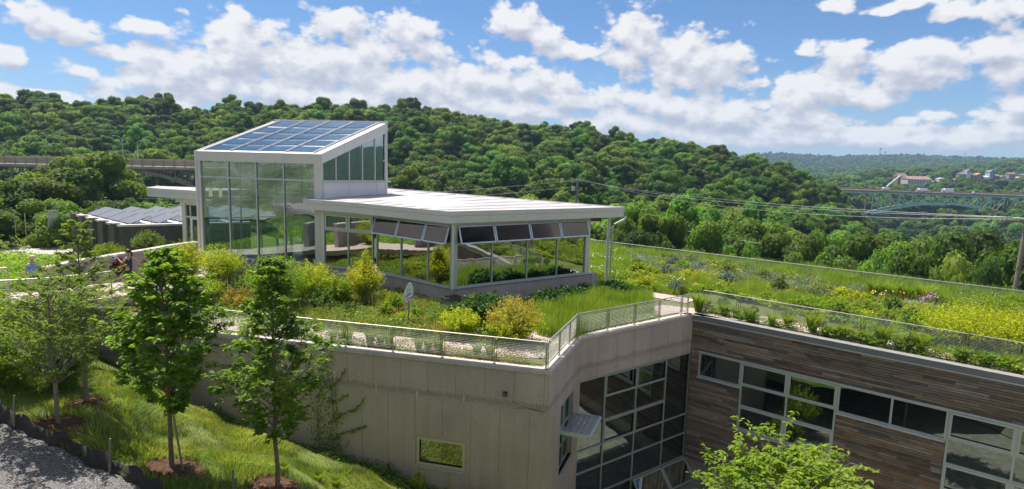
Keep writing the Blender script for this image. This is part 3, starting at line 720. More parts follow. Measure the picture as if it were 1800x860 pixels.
def trestle_bridge():
    y0, y1 = 178.0, 186.0
    X = lambda px: (px - 900) / FPX * y0
    ztop = lambda px: EYE.z - (275 + (px) * .0225 - HOR(px)) / FPX * y0
    t = thing('trestle_bridge', 'brown steel trestle arch road bridge left of the glass tower', 'bridge', (X(150), y0, 0))
    xa, xb = X(-120), X(392); z0 = ztop(-120); z1 = ztop(392)
    lerp = lambda x: z0 + (z1 - z0) * (x - xa) / (xb - xa)
    m_ = MB(); m_.hexa([(xa, y0, z0 - 2.9), (xb, y0, z1 - 2.7), (xb, y1, z1 - 2.7), (xa, y1, z0 - 2.9), (xa, y0, z0 - 2.1), (xb, y0, z1 - 1.9), (xb, y1, z1 - 1.9), (xa, y1, z0 - 2.1)]); m_.build('deck', M['bridgelight'], t)
    for yy in (y0 + .1, y1 - .1):
        m_ = MB(); m_.bar((xa, yy, z0), (xb, yy, z1), .22, .22); m_.build('top_rail', M['bridgetan'], t)
        m_ = MB(); m_.hexa([(xa, yy, z0 - 2.0), (xb, yy, z1 - 1.8), (xb, yy + .1, z1 - 1.8), (xa, yy + .1, z0 - 2.0), (xa, yy, z0 - .2), (xb, yy, z1 - .2), (xb, yy + .1, z1 - .2), (xa, yy + .1, z0 - .2)]); m_.build('parapet', M['bridgetan'], t)
    x = xa
    while x < xb:
        mk_ = MB(); mk_.box(x - .16, x + .16, y0 - .12, y0 + .02, lerp(x) - 2.0, lerp(x) + .05); mk_.build('parapet_post', M['bridgelight'], t); x += 3.1
    # arch with trestle legs
    ax0, ax1 = X(222), X(405); axm = ax0 + (ax1 - ax0) * 1.0
    def arch(px):
        # crown near px 215, springing right
        u = max(0, (px - 205) / 190); return EYE.z - (299 + 62 * u * u + px * .0 - HOR(px)) / FPX * y0
    for yy in (y0 + .8, y1 - .8):
        m_ = MB(); pts = [(X(p), yy, arch(p)) for p in range(-110, 400, 12)]
        pts = [(X(p), yy, arch(p) if p > 205 else EYE.z - (299 - (p - 205) * .02 + (62 * ((205 - p) / 190) ** 2 if p < 205 else 0) - HOR(p)) / FPX * y0) for p in range(0, 405, 12)]
        for a, b in zip(pts, pts[1:]): m_.bar(a, b, .5, 1.0)
        m_.build('arch_rib', M['rust'], t)
        k = 0
        for p in range(6, 400, 13):
            za = EYE.z - (299 + 62 * ((205 - p) / 190) ** 2 - HOR(p)) / FPX * y0; zt = lerp(X(p)) - 2.8
            q = p + 13; zb = lerp(X(q)) - 2.8
            b = MB(); b.bar((X(p), yy, za), (X(p), yy, zt), .32); b.bar((X(p), yy, za), (X(q), yy, zb), .22); b.build('trestle_leg', M['rust'], t); k += 1
        b = MB(); b.bar((xa, yy, z0 - 3.0), (xb, yy, z1 - 2.9), .4, .5); b.build('girder', M['rust'], t)
    for (px, arm, h) in ((214, -2.2, 8.0), (220, 2.2, 7.2), (349, .9, 7.4), (369, -.9, 6.6)):
        side = {214: 'taller left', 220: 'right'}.get(px, 'left' if px == 349 else 'far right')
        road_lamp(X(px), y0 + (1 if arm < 0 else 6.5), ztop(px) - 2.0, h, arm, ('pale ' + side + ' street lamp of the pair standing on the trestle bridge') if px < 300 else ('small ' + side + ' street lamp of the pair beside the tower roof corner'))
trestle_bridge()

def arch_bridge():
    y0, y1 = 470.0, 478.5; k = y0 / FPX
    X = lambda px: (px - 900) * k
    Z = lambda px, py: EYE.z - (py - HOR(px)) * k * .99
    t = thing('arch_bridge', 'teal steel deck arch bridge spanning the valley on the right', 'bridge', (X(1700), y0, -40))
    deck = lambda px: 331.5 + (px - 1500) * .0345   # image height of the deck edge
    xs = (1468, 2120)
    q = []
    for yy in (y0 - 1, y1 + 1):
        q.append(yy)
    def slab(name, mat, t0, t1, ya, yb):
        a, b = xs
        MB().hexa([(X(a), ya, Z(a, deck(a) + t1)), (X(b), ya, Z(b, deck(b) + t1)), (X(b), yb, Z(b, deck(b) + t1)), (X(a), yb, Z(a, deck(a) + t1)),
                   (X(a), ya, Z(a, deck(a) + t0)), (X(b), ya, Z(b, deck(b) + t0)), (X(b), yb, Z(b, deck(b) + t0)), (X(a), yb, Z(a, deck(a) + t0))]).build(name, mat, t)
    slab('deck', M['browndeck'], 2.2, 5.2, y0 - 1, y1 + 1); slab('girder', M['teal'], 5.2, 7.2, y0 - .6, y0 - .1); slab('far_girder', M['teal'], 5.2, 7.2, y1 - .1, y1 + .4)
    slab('near_parapet', M['browndeck'], 0, .7, y0 - 1, y0 - .8); slab('far_parapet', M['browndeck'], -1, 0, y1 + .8, y1 + 1)
    for px in range(1495, 2110, 5):
        MB().box(X(px) - .14, X(px) + .14, y0 - .95, y0 - .75, Z(px, deck(px) + 2.4), Z(px, deck(px) + .2)).build('railing_post', M['bridgetan'], t)
    def low(px):   # lower chord
        u = (px - 1655) / 145.0
        return 358.5 + 30 * u * u * (1 if u > 0 else .95) + (px - 1655) * .027
    nodes_ = [1529 + i * 23 for i in range(12)] + [1529 + i * 23 for i in range(12, 24)]
    for yy in (y0 - .3, y1):
        for a, b in zip(nodes_, nodes_[1:]):
            if low(b) > 470: break
            m_ = MB(); m_.bar((X(a), yy, Z(a, low(a))), (X(b), yy, Z(b, low(b))), .8, 1.3); m_.build('arch_chord', M['teal'], t)
            m_ = MB(); m_.bar((X(a), yy, Z(a, low(a))), (X(a), yy, Z(a, deck(a) + 6)), .7, .7); m_.build('vertical', M['teal'] if yy < y0 else M['rust'], t)
            m_ = MB(); hi, lo = (a, b) if a < 1655 else (b, a)
            m_.bar((X(hi), yy, Z(hi, deck(hi) + 6.5)), (X(lo), yy, Z(lo, low(lo))), .55, .6); m_.build('diagonal', M['teal'] if yy < y0 else M['rust'], t)
    for px in (1529, 1552, 1575, 1770, 1800, 1830):
        m_ = MB(); m_.bar((X(px), y0, Z(px, low(px))), (X(px), y1, Z(px, low(px))), .5); m_.build('cross_brace', M['rust'], t)
    # traffic
    def vehicle(name, label, cat, px, w, h, body, cab=None, yy=y0 + 3):
        x = X(px); z = Z(px, deck(px) + 2.2)
        v = thing(name, label, cat, (x, yy, z), 'vehicles on the arch bridge')
        mb = MB()
        if cat == 'truck':
            mb.box(x - w * .32, x + w * .5, yy - 1.2, yy + 1.2, z + .9, z + h); mb.build('cargo_box', body, v, bevel=.05)
            MB().box(x - w * .5, x - w * .34, yy - 1.1, yy + 1.1, z + .6, z + h * .8).build('cab', cab or body, v, bevel=.15)
            MB().box(x - w * .505, x - w * .42, yy - 1.13, yy + 1.0, z + h * .5, z + h * .72).build('cab_window', M['dark'], v)
        else:
            prof = [(-.5, .35), (.5, .35), (.5, .9), (.32, 1.0), (.18, 1.5), (-.2, 1.5), (-.36, 1.0), (-.5, .88)]
            n = len(prof); vs = [(x + a * w, yy - .9, z + b) for a, b in prof] + [(x + a * w, yy + .9, z + b) for a, b in prof]
            mb.add(vs, [tuple(range(n)), tuple(range(n, 2 * n))[::-1]] + [(i, i + n, (i + 1) % n + n, (i + 1) % n) for i in range(n)]); mb.build('body', body, v)
            MB().box(x - w * .26, x + w * .24, yy - .93, yy + .93, z + 1.03, z + 1.36).build('side_windows', M['dark'], v)
        for sx in (-.32, .32):
            for sy in (-1.0, 1.0):
                MB().tube([(x + sx * w, yy + sy - .1, z + .4), (x + sx * w, yy + sy + .1, z + .4)], .42, 10).build('wheel', M['dark'], v)
    vehicle('box_truck', 'white box truck with the longest cargo box on the arch bridge', 'truck', 1663, 8.6, 3.3, M['whitep'])
    vehicle('small_truck', 'white boom truck with raised arm on the left of the arch bridge', 'truck', 1554, 5.0, 2.6, M['whitep'])
    vehicle('small_truck', 'white truck with a folded lift near the brick building on the bridge', 'truck', 1618, 7.5, 2.7, M['whitep'])
    vehicle('white_van', 'white pickup just left of the box truck on the arch bridge', 'car', 1630, 5.0, 1.8, M['whitep'])
    vehicle('grey_car', 'grey sedan on the arch bridge between the two white trucks', 'car', 1600, 4.6, 1.5, M['solar2'])
    vehicle('grey_car', 'silver car alone on the right of the arch bridge', 'car', 1712, 4.6, 1.5, M['silver'])
    x0, z0 = X(1556), Z(1556, 328); cr = thing('crane_boom', 'long thin crane boom rising above the bridge to the right', 'crane', (x0, y0 + 3, z0))
    MB().bar((x0, y0 + 3, z0), (X(1578), y0 + 3, Z(1578, 309)), .8, .8).build('lower_boom', M['whitep'], cr)
    MB().bar((X(1578), y0 + 3, Z(1578, 309)), (X(1600), y0 + 3, Z(1600, 292)), .3, .3).build('upper_boom', M['alu2'], cr)
arch_bridge()

def far_buildings():
    g = random.Random(4); k = 0
    def house(px, py, w, h, d, wall, roof, label, name='far_house', ridge='x', cat='house', dist=760, grp='houses on the far hill'):
        kk = dist / FPX; x = (px - 900) * kk; z = EYE.z - (py - HOR(px)) * kk; y = dist
        t = thing(name, label, cat, (x, y, z), grp)
        h *= .8; MB().box(x - w / 2, x + w / 2, y, y + d, z - 2.5, z + h).build('wall', wall, t)
        r = h * .55
        vs = [(x - w / 2 - .4, y - .4, z + h + .02), (x + w / 2 + .4, y - .4, z + h + .02), (x + w / 2 + .4, y + d + .4, z + h + .02), (x - w / 2 - .4, y + d + .4, z + h + .02), (x - w / 2, y + d / 2, z + h + r), (x + w / 2, y + d / 2, z + h + r)]
        if ridge == 'y': vs[4] = (x, y - .4, z + h + r); vs[5] = (x, y + d, z + h + r); fs = [(0, 1, 4), (1, 2, 5, 4), (2, 3, 5), (3, 0, 4, 5), (0, 3, 2, 1)]
        else: fs = [(0, 1, 5, 4), (1, 2, 5), (2, 3, 4, 5), (3, 0, 4), (0, 3, 2, 1)]
        MB().add(vs, fs).build('roof', roof, t)
        n = max(2, int(w / 3.2))
        for i in range(n):
            for zz in ((z + h * .25, z + h * .62) if h > 4.5 else (z + h * .4,)):
                xx = x - w / 2 + (i + .5) * w / n
                MB().box(xx - .5, xx + .5, y - .06, y + .05, zz, zz + 1.3).build('window', M['dark'], t)
    walls = [M['brick'], M['whitep'], M['interior'], simple('red_brick', (.30, .13, .09), .9), simple('blue_siding', (.35, .42, .50), .8)]
    roofs = [simple('grey_shingle', (.17, .17, .19), .9), simple('brown_shingle', (.22, .15, .12), .9), simple('orange_roof', (.50, .26, .16), .9), simple('pale_roof', (.55, .53, .50), .8)]
    house(1608, 325, 27, 8.0, 14, M['interior'], simple('salmon_roof', (.30, .19, .16), .9), 'large cream building with a long red roof above the arch bridge', 'large_building', cat='building', dist=700, grp=None)
    house(1578, 322, 11, 9.5, 10, walls[3], roofs[1], 'red brick house attached left of the large cream building', dist=715)
    for i, (px, py, w, h, wa, ro, lab) in enumerate([
        (1631, 326, 6, 5, 4, 0, 'small blue house just right of the large cream building'), (1650, 318, 13, 3, 1, 3, 'low flat white roofed building behind the box truck'),
        (1683, 312, 7, 5, 0, 0, 'leftmost small house of the hillside row'), (1693, 309, 7, 6, 1, 0, 'tall white gabled house near the top of the row'), (1701, 314, 8, 5, 3, 1, 'brick house with brown roof in the hillside row'),
        (1712, 313, 8, 5, 0, 2, 'house with orange roof in the middle of the row'), (1722, 316, 9, 4, 1, 3, 'white house with a pale flat roof'), (1733, 311, 6, 7, 4, 0, 'narrow blue grey house standing tallest in the row'),
        (1741, 315, 8, 5, 3, 0, 'brick house right of the narrow blue grey house'), (1752, 316, 9, 4, 1, 2, 'white cottage with an orange roof'), (1768, 312, 8, 5, 0, 1, 'tan house with brown roof at the tree line'),
        (1781, 318, 10, 4, 1, 3, 'wide white building low on the right of the hill'), (1792, 314, 8, 5, 3, 0, 'brick house at the right picture edge'), (1797, 323, 9, 4, 4, 3, 'pale blue house lowest at the right picture edge'),
        (1676, 321, 9, 4, 3, 2, 'brick bungalow with an orange roof below the row'), (1745, 322, 8, 4, 1, 0, 'white house with grey roof lowest in the middle')]):
        house(px, py, w, h, 8, walls[wa], roofs[ro], lab, ridge='xy'[i % 2])
    def mast(px, base, top, dist, w, label, lattice=True):
        kk = dist / FPX; x = (px - 900) * kk; zb = EYE.z - (base - HOR(px)) * kk; zt = EYE.z - (top - HOR(px)) * kk
        t = thing('radio_mast', label, 'mast', (x, dist, zb), 'masts on the far ridge')
        m_ = MB(); 
        if lattice:
            for sx in (-1, 1): m_.bar((x + sx * w, dist, zb - 6), (x + sx * w * .45, dist, zt), w * .22)
            for i in range(8):
                z0 = zb + (zt - zb) * i / 8; z1 = zb + (zt - zb) * (i + 1) / 8; f0 = w * (1 - .55 * i / 8); f1 = w * (1 - .55 * (i + 1) / 8)
                m_.bar((x - f0, dist, z0), (x + f1, dist, z1), w * .15); m_.bar((x + f0, dist, z0), (x - f1, dist, z1), w * .15)
            MB().box(x - w * 1.1, x + w * 1.1, dist - 1, dist + 1, zt - 6, zt - 1).build('antenna_platform', M['alu2'], t)
        else: m_.bar((x, dist, zb - 6), (x, dist, zt), w * .5)
        m_.build('mast', M['alu2'], t)
    mast(1534, 280, 261, 2650, 4.0, 'tallest red and white lattice mast on the far ridge')
    mast(1542.5, 280, 267, 2650, 3.2, 'shorter lattice mast just right of the tallest one')
    mast(1587, 278, 273, 2650, 2.6, 'short mast on the far ridge above the large cream building')
    mast(1681, 294, 270, 1400, 2.0, 'slender pole mast above the hillside houses', False)
    mast(1473, 278, 275, 2650, 1.8, 'small stub mast on the left of the far ridge', False)
far_buildings()

# ------------------------------------------------------------------ terrace plan (z = 0 is the coping under the near railing)
A_ = Vector((1.61, 22.67, 0)); B_ = Vector((3.33, 27.47, 0)); C_ = Vector((10.10, 32.61, 0)); D_ = Vector((20.68, 23.45, 0))
uW = Vector((-.969, .245, 0)).normalized(); W0 = A_ + uW * 24; uD = (D_ - C_).normalized(); E_ = C_ + uD * 25
FWEST = Frame(A_, W0, True); FCHAM = Frame(A_, B_); FMID = Frame(B_, C_); FWOOD = Frame(C_, D_)
def offset(pts, d):
    """polyline moved sideways by d (positive: to the left of its direction), mitred"""
    out = []
    for i, p in enumerate(pts):
        ds = []
        if i > 0: ds.append((pts[i] - pts[i - 1]).normalized())
        if i < len(pts) - 1: ds.append((pts[i + 1] - pts[i]).normalized())
        ns = [Vector((-q.y, q.x, 0)) for q in ds]
        n = sum(ns, Vector()).normalized(); k = 1 / max(.35, n.dot(ns[0]))
        out.append(p + n * d * k)
    return out
EDGE = [W0, A_, B_, C_, E_]                 # outer edge of the terrace, inside is to the left
FAR0 = Vector((4.0, 58.6, 0)); FAR1 = Vector((45.0, 24.6, 0))
def s_from_px(fr, t, z, px, lo=-3, hi=30):
    a, b = lo, hi
    f = lambda s: proj(*fr.p(s, t, z))[0] - px
    fa = f(a)
    for _ in range(50):
        m_ = (a + b) / 2
        if f(m_) * fa > 0: a = m_
        else: b = m_
    return (a + b) / 2
def sst(x, a, b):
    t = np.clip((np.asarray(x, float) - a) / (b - a), 0, 1); return t * t * (3 - 2 * t)
def gh(x, y):
    """garden height: flat roof garden that rises towards the walkway and the entrance"""
    x = np.asarray(x, float); y = np.asarray(y, float)
    dy = y - (22.67 - .253 * (x - 1.61))
    a = sst(-x, 10.5, 16) * sst(dy, 1.0, 5.0) * 1.3 * (1 - .85 * sst(y, 30.5, 36.5))
    return a + sst(-x, 14, 19) * sst(dy, -1.5, 3) * .35 * (1 - sst(y, 31, 37))
def UG(x, y):
    """ground behind the low wall, falling towards the outbuilding"""
    d = np.hypot(np.asarray(x, float) + 20, np.asarray(y, float) - 28); return 1.3 * (1 - sst(d, 2, 9)) - 1.3 * sst(d, 7, 16)
def inpoly(x, y, poly):
    ins = np.zeros(len(x), bool); n = len(poly)
    for i in range(n):
        x1, y1 = poly[i][0], poly[i][1]; x2, y2 = poly[(i + 1) % n][0], poly[(i + 1) % n][1]
        c = ((y1 > y) != (y2 > y)) & (x < (x2 - x1) * (y - y1) / (y2 - y1 + 1e-12) + x1)
        ins ^= c
    return ins
def sheet(name, poly, zf, mat, step=.6, thick=0):
    """grid sheet inside a polygon (x, y list), heights from zf"""
    import bmesh
    bm = bmesh.new(); f = bm.faces.new([bm.verts.new((p[0], p[1], 0)) for p in poly]); 
    xs = [p[0] for p in poly]; ys = [p[1] for p in poly]
    for lo, hi, ax in ((min(xs), max(xs), 0), (min(ys), max(ys), 1)):
        v = lo + step
        while v < hi:
            co = (v, 0, 0) if ax == 0 else (0, v, 0); no = (1, 0, 0) if ax == 0 else (0, 1, 0)
            bmesh.ops.bisect_plane(bm, geom=bm.verts[:] + bm.edges[:] + bm.faces[:], plane_co=co, plane_no=no); v += step
    bmesh.ops.triangulate(bm, faces=bm.faces[:])
    for v in bm.verts: v.co.z = float(np.ravel(zf(v.co.x, v.co.y))[0])
    bmesh.ops.recalc_face_normals(bm, faces=bm.faces[:])
    up = sum(f.normal.z for f in bm.faces)
    if up < 0: bmesh.ops.reverse_faces(bm, faces=bm.faces[:])
    me = bpy.data.meshes.new(name); bm.to_mesh(me); bm.free(); me.materials.append(mat)
    for p in me.polygons: p.use_smooth = True
    return mk(name, me, kind='structure')

# ------------------------------------------------------------------ terrace sheets
_in = offset(EDGE, .30)
terr = [(p.x, p.y) for p in _in] + [(50, 22), (49, 22.5), (FAR1.x, FAR1.y), (FAR0.x, FAR0.y), (-12, 62), (-22, 50), (-20.4, 42), (-19.4, 36), (-19.1, 31), (-20, 28.4)]
terr = [t for i, t in enumerate(terr) if not (5 <= i <= 6)]
sheet('garden_soil', terr, lambda x, y: gh(x, y) - .035, M['soil'], 1.0)
# retaining edge beyond the far railing and the courtyard floor
def strip_poly(pts, d0, d1):
    a = offset(pts, d0); b = offset(pts, d1)
    return [(p.x, p.y) for p in a] + [(p.x, p.y) for p in reversed(b)]
def strip(name, pts, d0, d1, zf, mat):
    a = offset(pts, d0); b = offset(pts, d1); mb = MB(); V = []
    n = len(a)
    for i in range(n): V += [(a[i].x, a[i].y, zf(a[i].x, a[i].y)), (b[i].x, b[i].y, zf(b[i].x, b[i].y))]
    mb.add(V, [(2 * i + 2, 2 * i, 2 * i + 1, 2 * i + 3)[::-1] for i in range(n - 1)])
    o = mb.build(name, mat, kind='structure')
    return o
def dens(pts, step=.8):
    out = [pts[0]]
    for a, b in zip(pts, pts[1:]):
        n = max(1, int((b - a).length / step)); out += [a + (b - a) * ((i + 1) / n) for i in range(n)]
    return out
pth = [W0 + uW * -1.2, A_, B_, C_, E_]
pth = offset(pth, 1.55)
ctr = []                                       # smooth the path corners
for i in range(len(pth) - 1): ctr += [pth[i]] + [pth[i] + (pth[i + 1] - pth[i]) * k for k in (.15, .5, .85)]
ctr.append(pth[-1]); ctr = [p for i, p in enumerate(ctr) if i in (0,) or (i % 4 != 0)] + [ctr[-1]]
ctr = dens(ctr, .9)
strip('garden_path', ctr, -.85, .85, lambda x, y: float(gh(x, y)) + .0, M['path'])
br = dens([at(1215, 530, 0), at(1170, 522, 0), at(1120, 514, 0), at(1085, 509, 0), at(1075, 496, 0), at(1085, 480, 0)], .7)
strip('side_path', br, -.7, .7, lambda x, y: .006, M['path'])

# walkway from the hillside past the visitors to the entrance
WALK = [Vector((-40, 15.5, 2.35)), Vector((-30, 19.6, 2.2)), Vector((-22.5, 22.6, 2.05)), Vector((-19.0, 24.3, 2.0)), Vector((-17.2, 27.0, 1.98)), Vector((-17.1, 31, 1.45)), Vector((-18.6, 35.5, 1.15)), Vector((-21.5, 39.5, 1.02)), Vector((-24.5, 43.2, 1.0))]
def ribbon(name, pts, w0, w1, mat, dz=0, thick=.35):
    fl = [Vector((p.x, p.y, 0)) for p in pts]; a = offset(fl, w0); b = offset(fl, -w1); V = []; n = len(pts)
    for i in range(n):
        for q, z in ((a[i], pts[i].z + dz), (b[i], pts[i].z + dz), (a[i], pts[i].z + dz - thick), (b[i], pts[i].z + dz - thick)): V.append((q.x, q.y, z))
    F = []
    for i in range(n - 1):
        k = 4 * i; F += [(k, k + 1, k + 5, k + 4), (k + 2, k + 6, k + 7, k + 3), (k, k + 4, k + 6, k + 2), (k + 1, k + 3, k + 7, k + 5)]
    mb = MB(); mb.add(V, F); return mb.build(name, mat, kind='structure')
def subdiv(pts, k=4):
    out = []
    P4 = [pts[0]] + pts + [pts[-1]]
    for i in range(1, len(P4) - 2):
        p0, p1, p2, p3 = P4[i - 1:i + 3]
        for j in range(k):
            t = j / k; out.append(.5 * ((2 * p1) + (p2 - p0) * t + (2 * p0 - 5 * p1 + 4 * p2 - p3) * t * t + (3 * p1 - p0 - 3 * p2 + p3) * t ** 3))
    out.append(pts[-1]); return out
WALKS = subdiv(WALK, 4)
ribbon('walkway', WALKS, 1.5, 1.7, M['path'])
# low wall behind the visitors
lw = thing('low_garden_wall', 'low pale concrete wall with light cap behind the two visitors', 'wall', (-19.9, 28, 2))
LW = [at(78, 469.5, 3.0), at(125, 459.5, 3.0), at(180, 450, 3.0), at(257, 438, 3.0), at(306, 429.5, 3.0), at(345, 424.5, 3.0)]
LWs = subdiv(LW, 3)
def wall_run(pts, w, z0f, z1, name, mat, parent):
    fl = [Vector((p.x, p.y, 0)) for p in pts]; a = offset(fl, w / 2); b = offset(fl, -w / 2); poly = a + b[::-1]
    mb = MB(); mb.prism([(p.x, p.y) for p in poly], z0f, z1); return mb.build(name, mat, parent)
wall_run(LWs, .28, -.5, 2.9, 'wall', M['concrete2'], lw)
wall_run(LWs, .40, 2.9, 3.0, 'cap', M['coping'], lw)
q = at(90, 494.5, 2.42); q = LW[0] + (LW[1] - LW[0]) * .28; d_ = (LW[1] - LW[0]).normalized(); nn = Vector((d_.y, -d_.x, 0))
q0 = Vector((q.x, q.y, 0)) + nn * .15
mb = MB()
for zz, hh in ((2.25, .05), (2.42, .05)): mb.bar(q0 + Vector((0, 0, zz)) - d_ * .25, q0 + Vector((0, 0, zz)) + d_ * .25, .05, .05)
for sgn in (-1, 1): mb.bar(q0 + Vector((0, 0, 2.23)) + d_ * .25 * sgn, q0 + Vector((0, 0, 2.45)) + d_ * .25 * sgn, .05, .05)
mb.build('recessed_light', M['dark'], lw)
MB().bar(q0 + Vector((0, 0, 2.34)) - d_ * .2, q0 + Vector((0, 0, 2.34)) + d_ * .2, .04, .12).build('light_lens', M['coping'], lw)

# ------------------------------------------------------------------ concrete building under the terrace
M['crack'] = simple('rusty_crack', (.13, .08, .05), .95, var=.4, scale=6)
cb = thing('concrete_building', 'board marked grey concrete building with a flat garden roof', 'building', tuple(A_ + Vector((0, 0, -9.6))))
def wall_piece(fr, s0, s1, z0, z1, holes, name, mat, parent, th=.4):
    mb = MB(); 
    if not holes: fr.box(mb, s0, s1, -th, 0, z0, z1)
    else:
        h = holes[0]
        fr.box(mb, s0, h[0], -th, 0, z0, z1); fr.box(mb, h[1], s1, -th, 0, z0, z1)
        fr.box(mb, h[0], h[1], -th, 0, z0, h[2]); fr.box(mb, h[0], h[1], -th, 0, h[3], z1)
    return mb.build(name, mat, parent)
wall_piece(FWEST, 0, 24, -9.6, -.1, [(3.36, 5.6, -4.74, -3.41)], 'west_wall', M['concrete'], cb)
wall_piece(FCHAM, .01, FCHAM.len, -9.6, -.101, [(1.95, 4.12, -5.27, -2.2)], 'corner_wall', M['concrete'], cb)
mb = MB(); FMID.box(mb, .01, FMID.len - .01, -.4, 0, -2.17, -.102); FMID.box(mb, -.1, .06, -.4, -.002, -9.6, -2.17); mb.build('courtyard_wall', M['concrete'], cb)
# recessed form joints, tie holes, lime runs and a rusty crack
M['joint'] = simple('joint_grey', (.17, .15, .125), .95, var=.4, scale=3)  # dark grey of the form joint strips
M['lime'] = simple('lime_run', (.62, .60, .55), .9, var=.2)
for s_, z_, h_ in ((7.4, -1.35, .42), (5.55, -1.5, .38), (9.35, -1.05, .5), (3.5, -1.42, .3), (12.2, -1.2, .45)):
    q = MB(); a_ = [FWEST.p(s_ - .03, .0045, z_), FWEST.p(s_ + .025, .0045, z_ + .02), FWEST.p(s_ + .012, .0045, z_ - h_), FWEST.p(s_ - .008, .0045, z_ - h_)]
    q.add(a_ + [v - FWEST.n * .01 for v in a_], [(0, 1, 2, 3), (0, 3, 7, 4), (1, 5, 6, 2)]); q.build('lime_run', M['lime'], cb)
for a_, b_ in (((.05, -1.66), (.9, -1.60)), ((.9, -1.60), (1.3, -1.66)), ((.45, -1.62), (.47, -1.35)), ((.9, -1.6), (.2, -1.72))):
    MB().bar(FWEST.p(a_[0], .003, a_[1]), FWEST.p(b_[0], .003, b_[1]), .022, .008).build('rusty_crack', M['crack'], cb)
for fr, ss, z0, z1 in ((FWEST, [i * 1.22 + .75 for i in range(18)], -9, -1.72), (FWEST, [i * 1.22 + .2 for i in range(19)], -1.5, -.14), (FCHAM, [1.3, 2.7, 4.1], -2.15, -.15), (FMID, [1.2, 2.5, 3.8, 5.1, 6.4, 7.7], -2.1, -.15)):
    for s in ss:
        if fr is FWEST and 3.2 < s < 5.8 and z1 < -1.6: 
            mb = MB(); fr.box(mb, s - .008, s + .008, -.02, .0035, -3.3, z1); mb.build('form_joint', M['joint'], cb); continue
        mb = MB(); fr.box(mb, s - .007, s + .007, -.02, .003, z0, z1); mb.build('form_joint', M['joint'], cb)
tie = MB().tube([(0, 0, 0), (0, -.012, 0)], .035, 8).mesh('tie_hole', M['dark'])
for s in (.95, 2.2, 3.0, 4.4, 6.3, 7.6, 8.9, 10.1):
    for z in (-2.6, -5.3 if s < 3 else -2.6):
        if z == -2.6 or s < 3:
            o = mk('tie_hole', tie, cb); o.location = FWEST.p(s, .002, z + .1 * math.sin(s * 7)) - origin(cb); o.rotation_euler = (0, 0, math.atan2(FWEST.n.y, FWEST.n.x) + math.pi / 2); o.scale = (.6, .3, .6)
def coping(pts, name, mat, parent, out, inn, z0, z1):
    a = offset(pts, -out); b = offset(pts, inn)
    for i in range(len(pts) - 1):
        g_ = .004
        p = [a[i], a[i + 1], b[i + 1], b[i]]
        MB().prism([(v.x, v.y) for v in p], z0, z1).build(name, mat, parent)
coping([W0, A_, B_, C_], 'coping', M['coping'], cb, .04, .42, -.1, 0)
coping([W0, A_, B_, C_], 'coping_lip', M['coping'], cb, .065, -.0, -.135, -.1)

def window(parent, fr, s0, s1, z0, z1, ms, mz, fw=.075, t=-.1, dep=.09, mat=None, glass=None, sash=(), name='window', skip=(), sfw=.07, inner=None):
    """frame with mullions at ms and transoms at mz; every light gets its own pane; cells in sash get a thicker sash"""
    mat = mat or M['alu']; glass = glass or M['darkglass']
    S = [s0] + list(ms) + [s1]; Z = [z0] + list(mz) + [z1]
    mb = MB()
    for i, s in enumerate(S):
        a = s if i == 0 else s - fw / 2; b = s + fw if i == 0 else s + fw / 2
        if i == len(S) - 1: a, b = s - fw, s
        fr.box(mb, a, b, t - dep, t, z0, z1)
    for j, z in enumerate(Z):
        a = z if j == 0 else z - fw / 2; b = z + fw if j == 0 else z + fw / 2
        if j == len(Z) - 1: a, b = z - fw, z
        for i in range(len(S) - 1):
            if (i, j) in skip: continue
            fr.box(mb, S[i] + fw / 2, S[i + 1] - fw / 2, t - dep + .002, t - .003, a, b)
    w = mb.build(name, mat, parent)
    for i in range(len(S) - 1):
        for j in range(len(Z) - 1):
            pb = MB(); fr.box(pb, S[i] + .01, S[i + 1] - .01, t - dep * .6 - .006, t - dep * .6, Z[j] + .01, Z[j + 1] - .01)
            if (i, j) in sash:
                q = MB(); a0, a1 = S[i] + fw / 2, S[i + 1] - fw / 2; b0, b1 = Z[j] + fw / 2, Z[j + 1] - fw / 2
                fr.box(q, a0, a1, t + .001, t + .03, b0, b0 + sfw); fr.box(q, a0, a1, t + .001, t + .03, b1 - sfw, b1)
                fr.box(q, a0, a0 + sfw, t + .001, t + .029, b0 + sfw, b1 - sfw); fr.box(q, a1 - sfw, a1, t + .001, t + .029, b0 + sfw, b1 - sfw)
                q.build('sash', mat, w)
            pb.build('pane', glass, w)
    return w
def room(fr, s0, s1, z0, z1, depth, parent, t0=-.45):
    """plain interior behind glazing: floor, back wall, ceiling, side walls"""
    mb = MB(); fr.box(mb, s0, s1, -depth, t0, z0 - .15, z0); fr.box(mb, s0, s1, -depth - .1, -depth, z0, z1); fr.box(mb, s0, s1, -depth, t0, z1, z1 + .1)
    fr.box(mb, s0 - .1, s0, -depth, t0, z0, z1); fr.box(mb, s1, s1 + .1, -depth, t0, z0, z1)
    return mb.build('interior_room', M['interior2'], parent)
M['tan'] = simple('tan_frame', (.55, .47, .33), .5, var=.06)
M['mirrorish'] = m_glass('reflecting_glass', (.2, .22, .18), .5, .97, .25, (.9, .88, .84))
# small window in the west wall
w = window(cb, FWEST, 3.37, 5.59, -4.73, -3.42, [], [], .09, -.04, .12, M['tan'], M['mirrorish'], {(0, 0)}, sfw=.11)
q = MB(); FWEST.box(q, 3.34, 5.62, -.1, .05, -4.79, -4.735); q.build('sill', M['silver'], w)
room(FWEST, 2.5, 6.4, -5.6, -3.0, 3, cb)
